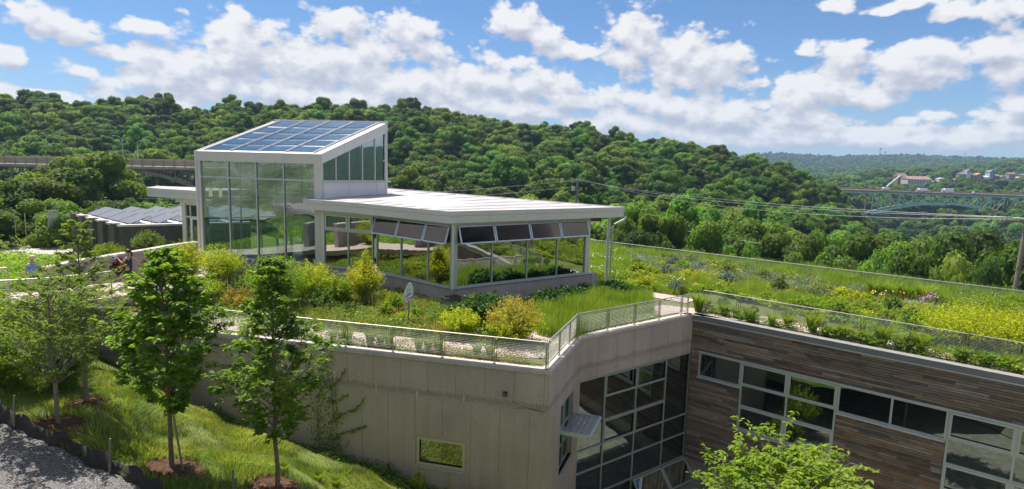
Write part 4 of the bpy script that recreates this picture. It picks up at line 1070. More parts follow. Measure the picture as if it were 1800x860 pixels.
# window of the chamfered corner and its louvred sunshade
w = window(cb, FCHAM, 1.96, 4.11, -5.26, -2.21, [3.0], [-3.45, -4.3], .07, -.14, .1, M['alu'], M['darkglass'], {(0, 0), (1, 2)})
q = MB(); FCHAM.box(q, 1.9, 4.15, -.14, .06, -5.33, -5.27); q.build('sill', M['alu'], w)
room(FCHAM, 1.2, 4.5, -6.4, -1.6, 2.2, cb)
sh = thing('louvre_sunshade', 'silver louvred sunshade jutting out over the narrow corner window', 'sunshade', tuple(FCHAM.p(3, 0, -3.4)))
z0 = -3.42
for k in range(5):
    t = .05 + k * .235
    q = MB(); p = [FCHAM.p(1.98, t, z0 + .02), FCHAM.p(4.05, t, z0 + .02), FCHAM.p(4.05, t + .25, z0 + .15), FCHAM.p(1.98, t + .25, z0 + .15)]
    q.add([*p, *[v + Vector((0, 0, .015)) for v in p]], [(3, 2, 1, 0), (4, 5, 6, 7), (0, 1, 5, 4), (1, 2, 6, 5), (2, 3, 7, 6), (3, 0, 4, 7)]); q.build('louvre', M['silver'], sh)
for s in (1.93, 4.06):
    q = MB(); FCHAM.box(q, s, s + .05, 0, 1.24, z0, z0 + .17); q.build('side_plate', M['silver'], sh)
q = MB(); q.tube([FCHAM.p(1.93, 1.28, z0 + .085), FCHAM.p(4.11, 1.28, z0 + .085)], .085, 10); q.build('front_tube', M['silver'], sh)
# curtain wall facing the courtyard
cs = [1.87, 4.18, 6.53]
w = window(cb, FMID, .06, 8.6, -9.5, -2.19, cs, [-8.35, -6.92, -5.78, -4.55, -3.33], .075, -.05, .1, M['alu2'], M['darkglass'],
           {(1, 4 + 1), (2, 5), (1, 3), (2, 3)}, name='curtain_wall', skip={(0, 4), (0, 5), (3, 4), (3, 5)}, sfw=.06)
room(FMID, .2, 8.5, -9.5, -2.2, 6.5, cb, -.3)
q = MB(); FMID.box(q, .3, 8.4, -6.3, -.5, -6.1, -5.8); q.build('interior_floor_edge', M['interior'], cb)
q = MB(); FMID.box(q, .3, 8.4, -3.2, -3.0, -7.6, -6.9); q.build('interior_counter', M['interior'], cb)
for s in (2.5, 6.0):
    q = MB(); FMID.box(q, s, s + .3, -2.2, -1.9, -9.4, -2.3); q.build('interior_column', M['interior'], cb)
# two sashes hinged open below
for s0, s1 in ((4.25, 6.48), (6.6, 8.55)):
    q = MB(); zt, zb, to = -8.42, -9.35, .75
    a = [FMID.p(s0, .02, zt), FMID.p(s1, .02, zt), FMID.p(s1, to, zb), FMID.p(s0, to, zb)]
    for i in range(4): q.bar(a[i], a[(i + 1) % 4], .07, .07)
    sa = q.build('open_sash', M['alu'], w)
    MB().add(a, [(0, 1, 2, 3)]).build('pane', M['darkglass'], sa)

# ------------------------------------------------------------------ timber clad wing
tw = thing('timber_wing', 'wing clad in reclaimed dark brown planks with strip windows', 'building', tuple(C_ + Vector((0, 0, -9.6))))
q = MB(); FWOOD.box(q, .0, 25, -.35, -.06, -2.04, -.12); FWOOD.box(q, 0, .5, -.35, -.06, -8.5, -2.04)
FWOOD.box(q, .5, 2.84, -.35, -.06, -8.5, -3.42); FWOOD.box(q, 2.84, 7.44, -.35, -.06, -8.5, -5.77); FWOOD.box(q, 7.44, 11.8, -.35, -.06, -8.5, -3.42)
q.build('backing', M['backing'], tw)
HOLES = [(.5, 11.8, -3.42, -2.04), (2.82, 7.44, -5.78, -2.04), (11.76, 17.5, -9, -2.04)]
rows_ = []; z = -.36; g = random.Random(12)
while z > -8.5:
    h = g.choice([.11, .125, .14]); s = g.uniform(-1.5, 0)
    while s < 17.6:
        l = g.uniform(.7, 2.6); a, b = max(.02, s), min(17.6, s + l); s += l
        if b - a < .08: continue
        segs = [(a, b)]
        for h0, h1, hz0, hz1 in HOLES:
            if z - h * .5 < hz1 and z - h * .5 > hz0:
                ns = []
                for c, d in segs:
                    if d <= h0 or c >= h1: ns.append((c, d))
                    else:
                        if c < h0: ns.append((c, h0))
                        if d > h1: ns.append((h1, d))
                segs = ns
        for c, d in segs:
            if d - c > .05: rows_.append((c, d, z - h, z, g.uniform(-.012, .012)))
    z -= h
def size_px(r):
    c = FWOOD.p((r[0] + r[1]) / 2, 0, r[2]); 
    px, py = proj(*c)
    if px < 1190 or px > 1815 or py > 870: return 0
    return (r[1] - r[0]) * (r[3] - r[2]) / (c.y ** 2) * (FPX ** 2)
rows_.sort(key=size_px, reverse=True)
plank_me = MB().box(-.5, .5, -1, 0, -.5, .5).mesh('plank', M['planks'])
ang = math.atan2(FWOOD.u.y, FWOOD.u.x); rest = MB()
for i, (a, b, z0, z1, pr) in enumerate(rows_):
    if i < 298:
        o = mk('plank', plank_me, tw); o.location = FWOOD.p((a + b) / 2, pr - .06, (z0 + z1) / 2) - origin(tw)
        o.rotation_euler = (0, 0, ang); o.scale = (b - a - .008, .06, z1 - z0 - .016)
    else: FWOOD.box(rest, a + .004, b - .004, -.06, pr, z0 + .006, z1 - .006)
rest.build('remaining_planks', M['planks'], tw, kind='stuff')
M['copgrey'] = simple('coping_top_grey', (.27, .25, .245), .6, var=.1)
q = MB(); FWOOD.box(q, -.02, 25, -.33, .09, -.27, -.02); q.build('coping', M['metalblue'], tw)
q = MB(); FWOOD.box(q, -.02, 25, -.34, .10, -.02, .0); q.build('coping_top', M['copgrey'], tw)
q = MB(); FWOOD.box(q, .0, 25, -.06, .06, -.35, -.29); q.build('drip_edge', M['silver'], tw)
q = MB(); FWOOD.box(q, .0, 17, -.62, -.2, -9.6, -8.52); q.build('lower_wall', M['concrete2'], tw)
kw = dict(fw=.085, t=.03, dep=.12, mat=M['alu'], glass=M['darkglass'])
w = window(tw, FWOOD, .5, 2.84, -3.42, -2.04, [], [], **kw)
q = MB(); FWOOD.box(q, .46, 2.84, .0, .09, -3.50, -3.425); q.build('sill', M['silver'], w)
q = MB(); FWOOD.box(q, .46, 17.5, .0, .075, -2.038, -1.98); q.build('head_flashing', M['silver'], w)
w = window(tw, FWOOD, 2.84, 7.44, -5.72, -2.05, [5.18], [-4.42, -3.28], sash={(0, 0), (1, 0), (0, 2), (1, 2)}, sfw=.09, **kw)
q = MB(); FWOOD.box(q, 2.8, 7.48, .0, .09, -5.80, -5.722); q.build('sill', M['silver'], w)
w = window(tw, FWOOD, 7.45, 11.76, -3.42, -2.04, [9.66], [], **kw)
q = MB(); FWOOD.box(q, 7.45, 11.74, .0, .09, -3.50, -3.425); q.build('sill', M['silver'], w)
w = window(tw, FWOOD, 11.77, 16.4, -6.9, -2.05, [14.05], [-5.65, -4.42, -3.28], sash={(0, 1), (1, 1), (0, 3), (1, 3)}, sfw=.09, **kw)
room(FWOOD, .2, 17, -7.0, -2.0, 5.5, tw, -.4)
for s in (1.6, 4.0, 6.6, 9.0, 12.8):
    q = MB(); FWOOD.box(q, s, s + .12, -1.4, -1.25, -6.9, -2.0); q.bar(FWOOD.p(s, -1.3, -5.2), FWOOD.p(s + 2.2, -1.3, -2.6), .07); q.build('interior_brace', M['interior'], tw)
for s0, s1, zz in ((.6, 2.8, -3.0), (2.9, 5.1, -5.2), (5.3, 7.4, -5.2), (7.5, 11.7, -3.0), (2.95, 7.3, -2.85), (11.9, 16, -2.85)):
    q = MB(); q.tube([FWOOD.p(s0, -.25, zz), FWOOD.p(s1, -.25, zz)], .018, 5); q.build('interior_rail', M['alu'], tw)
w = window(tw, FWOOD, 1.35, 3.6, -9.5, -8.62, [], [], .07, -.2, .1, M['alu'], M['darkglass'])

# ------------------------------------------------------------------ railings
M['wiremesh'] = simple('bright_wire', (.62, .59, .52), .4, metal=.15, var=.1)
def railing(name, label, fr, t, s_list, z=0.0, h=1.08, wires=11, rails=True, vert=.12, base_ext=0, group=None, wr=.0085, prad=.024):
    a, b = fr.p(s_list[0], t, z), fr.p(s_list[-1], t, z)
    r = thing(name, label, 'railing', tuple((a + b) / 2), group)
    MB().tube([a + Vector((0, 0, h)), b + Vector((0, 0, h))], prad + .004, 8).build('top_rail', M['steel'], r)
    for i, s in enumerate(s_list):
        mb = MB(); p = fr.p(s, t, z); mb.bar(p + Vector((0, 0, base_ext)), p + Vector((0, 0, h)), .055, .03, fr.u)
        mb.bar(p + Vector((0, 0, .0)), p + Vector((0, 0, .018)), .13, .13); mb.build('post', M['steel'], r)
    for s0, s1 in zip(s_list, s_list[1:]):
        a0, a1 = s0 + .10, s1 - .10; mb = MB()
        if a1 - a0 < .3: continue
        zb, zt = z + .16, z + h - .10
        for q in ((a0, zb, a1, zb), (a0, zt, a1, zt), (a0, zb, a0, zt), (a1, zb, a1, zt)):
            mb.bar(fr.p(q[0], t, q[1]), fr.p(q[2], t, q[3]), .026, .026)
        for s in (a0, a1):
            for zz in (zb + .12, zt - .12): mb.bar(fr.p(s, t, zz), fr.p(s0 if s == a0 else s1, t, zz), .03, .02)
        for k in range(3):
            s = a0 + (a1 - a0) * (k + .5) / 3; mb.bar(fr.p(s, t, zt), fr.p(s, t, z + h), .025, .02)
        mb.build('panel_frame', M['bronze'], r)
        mw = MB(); n = wires
        for k in range(1, n + 1):
            zz = zb + (zt - zb) * k / (n + 1); mw.bar(fr.p(a0, t, zz), fr.p(a1, t, zz), wr * 2, wr * 2)
        k = a0 + vert
        while k < a1: mw.bar(fr.p(k, t, zb), fr.p(k, t, zt), wr * .7, wr * .7); k += vert
        o = mw.build('wire_mesh', M['wiremesh'], r, kind='stuff')
    return r
pxs = [190, 283, 377, 453, 530, 607.7, 690.7, 777.4, 868.4, 962]
sl = sorted(s_from_px(FWEST, -.2, 0, p) for p in pxs); sl[0] = .12
def _unused(fr, px, t): return s_from_px(fr, t, 0, px)
railing('guard_railing', 'steel mesh guard railing along the top of the long west concrete wall', FWEST, -.2, sl, group='mesh guard railings on the roof edge')
sl = [.12] + [s_from_px(FCHAM, -.2, 0, p, 0, 6) for p in (983, 1001)] + [FCHAM.len - .05]
railing('guard_railing', 'short steep looking mesh railing over the chamfered corner of the concrete wall', FCHAM, -.2, sl, group='mesh guard railings on the roof edge', wires=12)
sl = [-.02] + [s_from_px(FMID, -.2, 0, p, 0, 9) for p in (1067.9, 1115, 1158, 1197)] + [FMID.len - .25]
railing('guard_railing', 'steel mesh guard railing above the glazed courtyard wall', FMID, -.2, sl, group='mesh guard railings on the roof edge')
R0 = at(1236.7, 510.4, 1.1); R1 = at(1798, 603, 1.1); FR_ = Frame((R0.x, R0.y), (R1.x, R1.y))
sl = [0] + [s_from_px(FR_, 0, .5, p, 0, 25) for p in (1298, 1363.6, 1436.5, 1516.5, 1604, 1698.8, 1798)]; sl.append(sl[-1] + 2.1)
railing('guard_railing', 'long steel mesh guard railing above the timber clad wall', FR_, 0, sl, z=-.02, h=1.12, group='mesh guard railings on the roof edge', wires=13, vert=.12)
FFAR = Frame(FAR0, FAR1); n = 22
sl = [FFAR.len * i / n for i in range(n + 1)]
r = railing('guard_railing', 'far mesh railing along the back edge of the roof garden', FFAR, 0, sl, z=0, h=1.1, wires=11, vert=.3, group='mesh guard railings on the roof edge', wr=.007)
# walkway railings
def walk_rail(label, side, i0, i1, dz=0):
    fl = [Vector((p.x, p.y, 0)) for p in WALKS]; o_ = offset(fl, side)
    pts = [Vector((o_[i].x, o_[i].y, WALKS[i].z)) for i in range(i0, i1)]
    r = thing('handrail', label, 'railing', tuple(pts[len(pts) // 2]))
    MB().tube([p + Vector((0, 0, 1.07)) for p in pts], .03, 8).build('top_rail', M['steel'], r)
    MB().tube([p + Vector((0, 0, .15)) for p in pts], .02, 6).build('bottom_rail', M['steel'], r)
    for p in pts[::2]: MB().bar(p, p + Vector((0, 0, 1.07)), .05, .03).build('post', M['steel'], r)
    mw = MB()
    for k in range(1, 9):
        for a, b in zip(pts, pts[1:]): mw.bar(a + Vector((0, 0, .15 + k * .1)), b + Vector((0, 0, .15 + k * .1)), .012)
    mw.build('wire_mesh', M['steel'], r, kind='stuff')
walk_rail('steel handrail on the near side of the walkway in front of the man', -1.6, 0, 15)
walk_rail('steel handrail behind the man, ending at the low concrete wall', 1.45, 0, 11)

# wall mounted box light
bl = thing('wall_light', 'small black box light on the west concrete wall near the corner', 'light', tuple(FWEST.p(1.75, 0, -1.1)))
q = MB(); FWEST.box(q, 1.68, 1.84, 0, .18, -1.18, -1.03); q.build('housing', M['dark'], bl)
q = MB(); FWEST.box(q, 1.70, 1.82, .18, .185, -1.16, -1.05); q.build('lens', M['solar2'], bl)

# ------------------------------------------------------------------ glass pavilion
S0 = Vector((-12.20, 38.62, 0)); S1 = Vector((-8.45, 37.05, 0)); CN = Vector((-3.22, 32.67, 0)); ER = Vector((5.30, 38.80, 0))
RB = Vector((3.9, 40.9, 0)); RL_ = Vector((-9.6, 44.6, 0))
FL1 = Frame(S0, S1); FL2 = Frame(S1, CN); FR2 = Frame(CN, ER)
pv = thing('glass_pavilion', 'low glass pavilion with a wide flat white roof and open awning windows', 'building', (-3, 37, 0))
base_pts = [S0, S1, CN, ER]
def outline_wall(pts, d0, d1, z0, z1, name, mat, parent):
    a = offset(pts, -d0); b = offset(pts, d1)
    mb = MB(); mb.prism([(p.x, p.y) for p in a + b[::-1]], z0, z1); return mb.build(name, mat, parent)
outline_wall(base_pts, 0, .35, -.3, .97, 'base_wall', M['concrete2'], pv)
outline_wall(base_pts, .06, .30, .97, 1.0, 'sill', M['metalblue'], pv)
outline_wall(base_pts, .0, .12, 1.0, 1.04, 'sill_step', M['silver'], pv)
outline_wall(base_pts, -.04, .30, 4.45, 4.72, 'head_beam', M['cream'], pv)
e = (ER - CN).normalized()
q = MB(); q.prism([(v.x, v.y) for v in (ER, ER + e * .45, ER + e * .45 + Vector((-.3, .45, 0)), ER + Vector((-.3, .45, 0)))], -.3, .97); q.build('base_wall_end', M['concrete2'], pv)
def post_at(fr, s, w, z0, z1, name, mat, parent, t0=-.2, t1=-.02):
    q = MB(); fr.box(q, s - w / 2, s + w / 2, t0, t1, z0, z1); return q.build(name, mat, parent)
def awning(fr, s0, s1, zt, zb, out, parent, glass, mat):
    q = MB(); a = [fr.p(s0, .05, zt), fr.p(s1, .05, zt), fr.p(s1, out, zb), fr.p(s0, out, zb)]
    up = (a[3] - a[0]).cross(a[1] - a[0])
    for i in range(4):
        q.bar(a[i], a[(i + 1) % 4], .075, .06, tuple(up))
    sa = q.build('awning_sash', mat, parent)
    nrm = up.normalized() * .012
    MB().hexa([a[0] - nrm, a[1] - nrm, a[2] - nrm, a[3] - nrm, a[0] + nrm, a[1] + nrm, a[2] + nrm, a[3] + nrm]).build('pane', glass, sa)
    st = MB()
    for k in (.2, .8): st.bar(fr.p(s0 + (s1 - s0) * k, -.08, zb + .1), a[3] + (a[2] - a[3]) * k, .02)
    st.build('stay_arm', mat, sa)
def glazing(fr, marks, z0, zt, z1, parent, awn, glass=None, mid=True):
    """marks: s of mullions; zt: transom height; awn: which upper lights stand open"""
    glass = glass or M['pavglass']; mb = MB()
    for s in marks: fr.box(mb, s - .035, s + .035, -.17, -.03, z0, z1)
    fr.box(mb, marks[0], marks[-1], -.165, -.035, zt - .04, zt + .05); fr.box(mb, marks[0], marks[-1], -.166, -.034, z0, z0 + .08); fr.box(mb, marks[0], marks[-1], -.164, -.036, z1 - .07, z1)
    w = mb.build('window', M['alu'], parent)
    for i, (a, b) in enumerate(zip(marks, marks[1:])):
        q = MB(); fr.box(q, a + .03, b - .03, -.106, -.10, z0 + .05, zt - .02); q.build('pane', glass, w)
        if i in awn: awning(fr, a + .06, b - .06, z1 - .05, zt + .05, .36, w, M['awnglass'], M['silver'])
        else:
            q = MB(); fr.box(q, a + .03, b - .03, -.106, -.10, zt + .04, z1 - .05); q.build('pane', glass, w)
            q = MB()
            for c in ((a + .06, a + .16, zt + .08, z1 - .1), (b - .16, b - .06, zt + .08, z1 - .1), (a + .16, b - .16, zt + .08, zt + .17), (a + .16, b - .16, z1 - .19, z1 - .1)): fr.box(q, c[0], c[1], -.09, -.02, c[2], c[3])
            q.build('sash', M['cream'], w)
    return w
M['awnglass'] = m_glass('tilted_bronze_glass', (.10, .085, .065), .04, .3, .05, (.42, .38, .32))
mk1 = [.12] + [s_from_px(FL1, -.1, 2, p, 0, 5) for p in (613,)] + [FL1.len - .04]
mk1[-1] = min(s_from_px(FL1, -.1, 2, 656, 0, 5), FL1.len - .03)
glazing(FL1, mk1, 1.04, 3.42, 4.5, pv, ())
mk2 = [.1] + [s_from_px(FL2, -.1, 2, p, 0, 8) for p in (705.8, 752.8)] + [FL2.len - .18]
glazing(FL2, mk2, 1.04, 3.47, 4.5, pv, (0, 1, 2))
mk3 = [.28] + [s_from_px(FR2, -.1, 2, p, 0, 11) for p in (864, 925.5, 978)] + [s_from_px(FR2, -.1, 2, 1027, 0, 12)]
glazing(FR2, mk3, 1.04, 3.5, 4.5, pv, (0, 1, 2, 3))
post_at(FR2, .12, .30, 1.04, 4.6, 'corner_post', M['alu'], pv, -.25, .0)
post_at(FR2, mk3[-1] + .17, .34, 1.04, 4.7, 'end_post', M['fascia'], pv, -.3, .0)
post_at(FL1, .03, .22, 1.04, 4.6, 'end_post', M['fascia'], pv, -.25, .0)
# roof
RF, RRt = at(788.5, 373, 5.3), at(1097.7, 364.9, 5.3); RLf = at(533, 350.7, 5.3); RM = at(626, 357.6, 5.3)
RBk = at(681, 331.8, 5.8); RBk = Vector((-9.6, 45.9, 5.8)); RLb = Vector((-13.6, 43.5, 5.62))
poly = [RLf, RM, RF, RRt, RBk, RLb]
def zroof(v): return 5.3 if v.z < 5.4 else v.z
q = MB(); q.prism([(v.x, v.y) for v in poly], [zroof(v) - .05 for v in poly], [zroof(v) for v in poly]); q.build('roof', M['roof'], pv)
q = MB(); ip = offset([Vector((v.x, v.y, 0)) for v in poly[:4]], .12)
q.prism([(v.x, v.y) for v in ip + [Vector((RBk.x, RBk.y, 0)), Vector((RLb.x, RLb.y, 0))]], 4.71, 4.74); q.build('soffit', M['cream'], pv)
def fascia_run(pts, cuts, z0, z1, name, mat, parent, th=.10, out=0.0):
    """fascia boards in separate lengths with open joints; each has an upper and a lower strip"""
    o_ = offset(pts, -out)
    for a, b in zip(o_, o_[1:]):
        fr = Frame(a, b); L_ = fr.len; n = max(1, round(L_ / cuts))
        for k in range(n):
            s0 = L_ * k / n + (.006 if k else -.0); s1 = L_ * (k + 1) / n - (.006 if k < n - 1 else 0)
            q = MB(); fr.box(q, s0, s1, -th, 0, z0, z0 + (z1 - z0) * .60); q.build(name, mat, parent)
            q = MB(); fr.box(q, s0, s1, -th, .014, z0 + (z1 - z0) * .60 + .012, z1); q.build(name, mat, parent)
fp = [Vector((v.x, v.y, 0)) for v in poly[:4]]
fascia_run([fp[0], fp[1], fp[2], fp[3]], 2.6, 4.69, 5.335, 'fascia_panel', M['fascia'], pv)
fr = Frame(fp[3], Vector((RBk.x, RBk.y, 0)))
q = MB(); A0, A1 = fr.p(0, 0, 0), fr.p(fr.len, 0, 0)
q.hexa([A0 + Vector((0, 0, 4.69)), A1 + Vector((0, 0, 5.1)), A1 - fr.n * .1 + Vector((0, 0, 5.1)), A0 - fr.n * .1 + Vector((0, 0, 4.69)), A0 + Vector((0, 0, 5.335)), A1 + Vector((0, 0, 5.84)), A1 - fr.n * .1 + Vector((0, 0, 5.84)), A0 - fr.n * .1 + Vector((0, 0, 5.335))]); q.build('rear_fascia', M['fascia'], pv)
fr = Frame(Vector((RLb.x, RLb.y, 0)), fp[0])
q = MB(); A0, A1 = fr.p(0, 0, 0), fr.p(fr.len, 0, 0)
q.hexa([A0 + Vector((0, 0, 5.0)), A1 + Vector((0, 0, 4.69)), A1 - fr.n * .1 + Vector((0, 0, 4.69)), A0 - fr.n * .1 + Vector((0, 0, 5.0)), A0 + Vector((0, 0, 5.65)), A1 + Vector((0, 0, 5.335)), A1 - fr.n * .1 + Vector((0, 0, 5.335)), A0 - fr.n * .1 + Vector((0, 0, 5.65))]); q.build('side_fascia', M['fascia'], pv)
# membrane seams
M['seam'] = simple('seam_grey', (.27, .26, .255), .8, var=.3, scale=2)
dR = (RRt - RF).normalized()
for k in range(1, 9):
    f_ = k / 9; a = RF.lerp(RLf, f_ * .98); b = RRt.lerp(RBk, f_)
    a = a + (b - a).normalized() * .25; b = b - (b - a).normalized() * .25
    MB().bar(a + Vector((0, 0, zroof(a) - a.z + .012)) if False else Vector((a.x, a.y, a.z + .012)), Vector((b.x, b.y, b.z + .016)), .09, .012).build('roof_seam', M['seam'], pv)
# downspouts
def spout(p, top, label_name='downspout', elbow=None, mat=None):
    q = MB(); q.bar((p.x, p.y, 1.05), (p.x, p.y, top), .12, .12); q.build(label_name, mat or M['cream'], pv)
    q = MB(); q.bar((p.x, p.y, -.2), (p.x, p.y, 1.05), .13, .13); q.build('downspout_boot', M['bronze'], pv)
c = FR2.p(-.12, .22, 0); spout(c, 4.7)
pr_ = RRt + (RF - RRt).normalized() * .9 + Vector((-.2, .28, 0)); pr_ = Vector((6.35, 39.85, 0))
MB().bar((pr_.x, pr_.y, -.1), (pr_.x, pr_.y, 4.72), .17, .17).build('canopy_post', M['alu'], pv)
p2 = pr_ + Vector((.26, -.06, 0))
MB().tube([(p2.x, p2.y, .1), (p2.x, p2.y, 3.95), (p2.x + .12, p2.y, 4.15), (p2.x + .75, p2.y - .05, 4.5), (p2.x + .85, p2.y - .05, 4.7)], .065, 8).build('downspout', M['alu'], pv)
# interior of the pavilion
q = MB(); q.prism([(v.x, v.y) for v in (S0 + Vector((.3, .3, 0)), S1 + Vector((.2, .35, 0)), CN + Vector((0, .5, 0)), ER + Vector((-.4, .1, 0)), RB, RL_)], .0, .1); q.build('interior_floor', M['floor'], pv)
fb = Frame(RL_, RB, False)
q = MB(); fb.box(q, 0, fb.len, -.1, .1, 0, .9); q.build('rear_base_wall', M['concrete2'], pv)
q = MB()
for k in range(7): fb.box(q, fb.len * k / 6 - .06, fb.len * k / 6 + .06, -.08, .08, .9, 4.7)
fb.box(q, 0, fb.len, -.08, .08, 3.3, 3.4); q.build('rear_window', M['alu'], pv)
q = MB(); fb.box(q, 2, 9, -.3, -.18, .1, 3.9) if False else fb.box(q, 0, fb.len, -.01, .01, .9, 4.7); q.build('rear_pane', M['darkglass'], pv)
fe = Frame(ER, RB)
q = MB(); fe.box(q, 0, fe.len, -.1, .1, 0, 1.0); fe.box(q, .9, 1.0, -.05, .05, 1, 4.7); fe.box(q, 0, fe.len, -.05, .05, 3.4, 3.5); q.build('end_wall', M['alu'], pv)
for k, (x, y) in enumerate(((-6, 38.5), (-2, 37.5), (1.2, 38.6))):
    MB().box(x - .9, x + .9, y - .4, y + .4, .8, .86).build('interior_table', M['timber'], pv)
    q = MB()
    for sx in (-.8, .8):
        for sy in (-.3, .3): q.bar((x + sx, y + sy, .1), (x + sx, y + sy, .8), .05)
    q.build('table_legs', M['alu'], pv)
for k in range(6):
    a = FR2.p(1 + k * 1.5, -.6, 4.35); MB().bar(a, a + Vector((-.6, .8, 0)) * 4.5, .10, .2).build('roof_beam', M['bronze'], pv)

# ------------------------------------------------------------------ glass tower with the sloping solar roof
T0 = Vector((-21.53, 41.11, 0)); T1 = Vector((-12.38, 39.09, 0)); T2 = Vector((-8.85, 42.69, 0)); T3 = Vector((-17.17, 43.98, 0))
ZF, ZR = 8.18, 10.48
tr = thing('glass_tower', 'tall glass entrance tower with a sloping solar panel roof', 'building', (-15, 41.5, 1))
FT = Frame(T0, T1); FS = Frame(T1, T2); FB = Frame(T2, T3); FLs = Frame(T3, T0)
ms = [s_from_px(FT, -.1, 6.3, p, 0, 10) for p in (402.5, 451.3, 499.5)]
def col(fr, s0, s1, z0, z1, t0, t1, name, mat): q = MB(); fr.box(q, s0, s1, t0, t1, z0, z1); return q.build(name, mat, tr)
col(FT, 0, .42, -.2, 7.56, -.42, 0, 'corner_column', M['fascia']); col(FT, FT.len - .5, FT.len, -.2, 7.56, -.36, 0, 'corner_column', M['fascia'])
q = MB()
for s in ms: FT.box(q, s - .04, s + .04, -.2, -.02, 1.04, 7.56)
FT.box(q, .42, FT.len - .5, -.19, -.03, 6.44, 6.54); FT.box(q, .42, FT.len - .5, -.18, -.03, 1.0, 1.1)
wt = q.build('window', M['alu'], tr)
S = [.42] + ms + [FT.len - .5]
for a, b in zip(S, S[1:]):
    for z0, z1 in ((1.08, 6.45), (6.53, 7.56)):
        q = MB(); FT.box(q, a + .035, b - .035, -.11, -.10, z0, z1); q.build('pane', M['towglass'], wt)
outline_wall([T0, T1], 0, .4, -.4, .97, 'base_wall', M['concrete2'], tr); outline_wall([T0, T1], .06, .3, .97, 1.0, 'sill', M['metalblue'], tr)
# horizontal fascia in front, sloping fascias at the sides
for k in range(5):
    n = 4; cuts = [0] + [m_ for m_ in ms] + [FT.len - .62, FT.len]
    a, b = cuts[k], cuts[k + 1]
    q = MB(); FT.box(q, a + (.006 if k else 0), b - .006, -.12, .03, 7.56, 8.19); q.build('fascia_panel', M['fascia'], tr)
def slope_fascia(fr, za, zb, h, name, mat, n=3):
    for k in range(n):
        s0, s1 = fr.len * k / n + (.006 if k else .02), fr.len * (k + 1) / n - .006; z0 = za + (zb - za) * s0 / fr.len; z1 = za + (zb - za) * s1 / fr.len
        q = MB(); p = [fr.p(s0, .03, z0 - h), fr.p(s1, .03, z1 - h), fr.p(s1, -.12, z1 - h), fr.p(s0, -.12, z0 - h), fr.p(s0, .03, z0), fr.p(s1, .03, z1), fr.p(s1, -.12, z1), fr.p(s0, -.12, z0)]
        q.hexa(p); q.build(name, mat, tr)
slope_fascia(FS, ZF + .01, ZR, .64, 'side_fascia', M['white']); slope_fascia(FLs, ZR, ZF + .01, .64, 'side_fascia', M['white'])  # sides coloured whiter than the front, standing in for roof bounce light
slope_fascia(FB, ZR, ZR, .5, 'rear_fascia', M['white'])
# side glass above the pavilion roof
sm = [s_from_px(FS, -.1, 6.5, p, 0, 6) for p in (590, 613.5, 636.5, 658.5)]
q = MB()
FS.box(q, 0, .16, -.3, -.004, 5.35, 8.2); FS.box(q, FS.len - .13, FS.len - .001, -.3, -.004, 5.35, ZR - .6)
for s in sm: FS.box(q, s - .035, s + .035, -.16, -.02, 6.5, ZF + (ZR - ZF) * s / FS.len - .55)
FS.box(q, .1, FS.len - .1, -.16, -.015, 6.45, 6.53)
ws = q.build('window', M['alu'], tr)
Sx = [.16] + sm + [FS.len - .13]
for a, b in zip(Sx, Sx[1:]):
    za, zb = ZF + (ZR - ZF) * a / FS.len - .6, ZF + (ZR - ZF) * b / FS.len - .6
    p = [FS.p(a + .03, -.09, 6.5), FS.p(b - .03, -.09, 6.5), FS.p(b - .03, -.10, 6.5), FS.p(a + .03, -.10, 6.5), FS.p(a + .03, -.09, za), FS.p(b - .03, -.09, zb), FS.p(b - .03, -.10, zb), FS.p(a + .03, -.10, za)]
    MB().hexa(p).build('pane', M['sideglass'], ws)
for a, b in ((.17, 2.0), (2.01, FS.len - .9), (FS.len - .89, FS.len - .05)):
    q = MB(); FS.box(q, a, b - .008, -.2, .02, 5.2, 6.38); q.build('white_panel', M['white'], tr)  # same whiter side colour, for light bounced off the roof
q = MB(); FS.box(q, .05, FS.len + .25, -.2, .10, 6.38, 6.45); q.build('ledge', M['alu'], tr)
# left and rear walls
q = MB(); FLs.box(q, 0, .12, -.2, -.01, 1, ZR - .6); FLs.box(q, FLs.len - .3, FLs.len - .1, -.2, -.01, 1, 7.6); FLs.box(q, 2.4, 2.5, -.2, -.02, 1, 8.6); FLs.box(q, .1, FLs.len - .3, -.19, -.03, 6.44, 6.54); FLs.box(q, .1, FLs.len - .3, -.19, -.03, 3.6, 3.7)
wl = q.build('window', M['alu'], tr)
q = MB(); p = [FLs.p(.1, -.1, 1), FLs.p(FLs.len - .2, -.1, 1), FLs.p(FLs.len - .2, -.11, 1), FLs.p(.1, -.11, 1), FLs.p(.1, -.1, ZR - .55), FLs.p(FLs.len - .2, -.1, ZF - .55), FLs.p(FLs.len - .2, -.11, ZF - .55), FLs.p(.1, -.11, ZR - .55)]
q.hexa(p).build('pane', M['towglass'], wl)
q = MB()
for s in (0, 2.1, 4.2, 6.3, FB.len - .1): FB.box(q, s, s + .12, -.2, -.02, .9, ZR - .5)
for z in (3.3, 5.5, 7.8): FB.box(q, 0, FB.len, -.19, -.03, z, z + .12)
wr_ = q.build('window', M['white'], tr)
q = MB(); FB.box(q, 0, FB.len, -.11, -.10, 1, ZR - .5); q.build('pane', M['towglass'], wr_)
q = MB(); q.prism([(v.x, v.y) for v in (T0 + Vector((.2, .3, 0)), T1 + Vector((-.1, .4, 0)), T2 + Vector((-.3, 0, 0)), T3 + Vector((0, -.2, 0)))], .6, 1.0); q.build('interior_floor', M['floor'], tr)
q = MB(); FB.box(q, 4.5, 6.1, -.5, -.3, 1, 3.4); q.build('concrete_core', M['concrete2'], tr)
q = MB(); FB.box(q, .2, FB.len - .2, -.42, -.3, 3.4, 5.4); q.build('brightening_panel', M['interior'], tr)  # pale panel added to make the tower interior look lighter
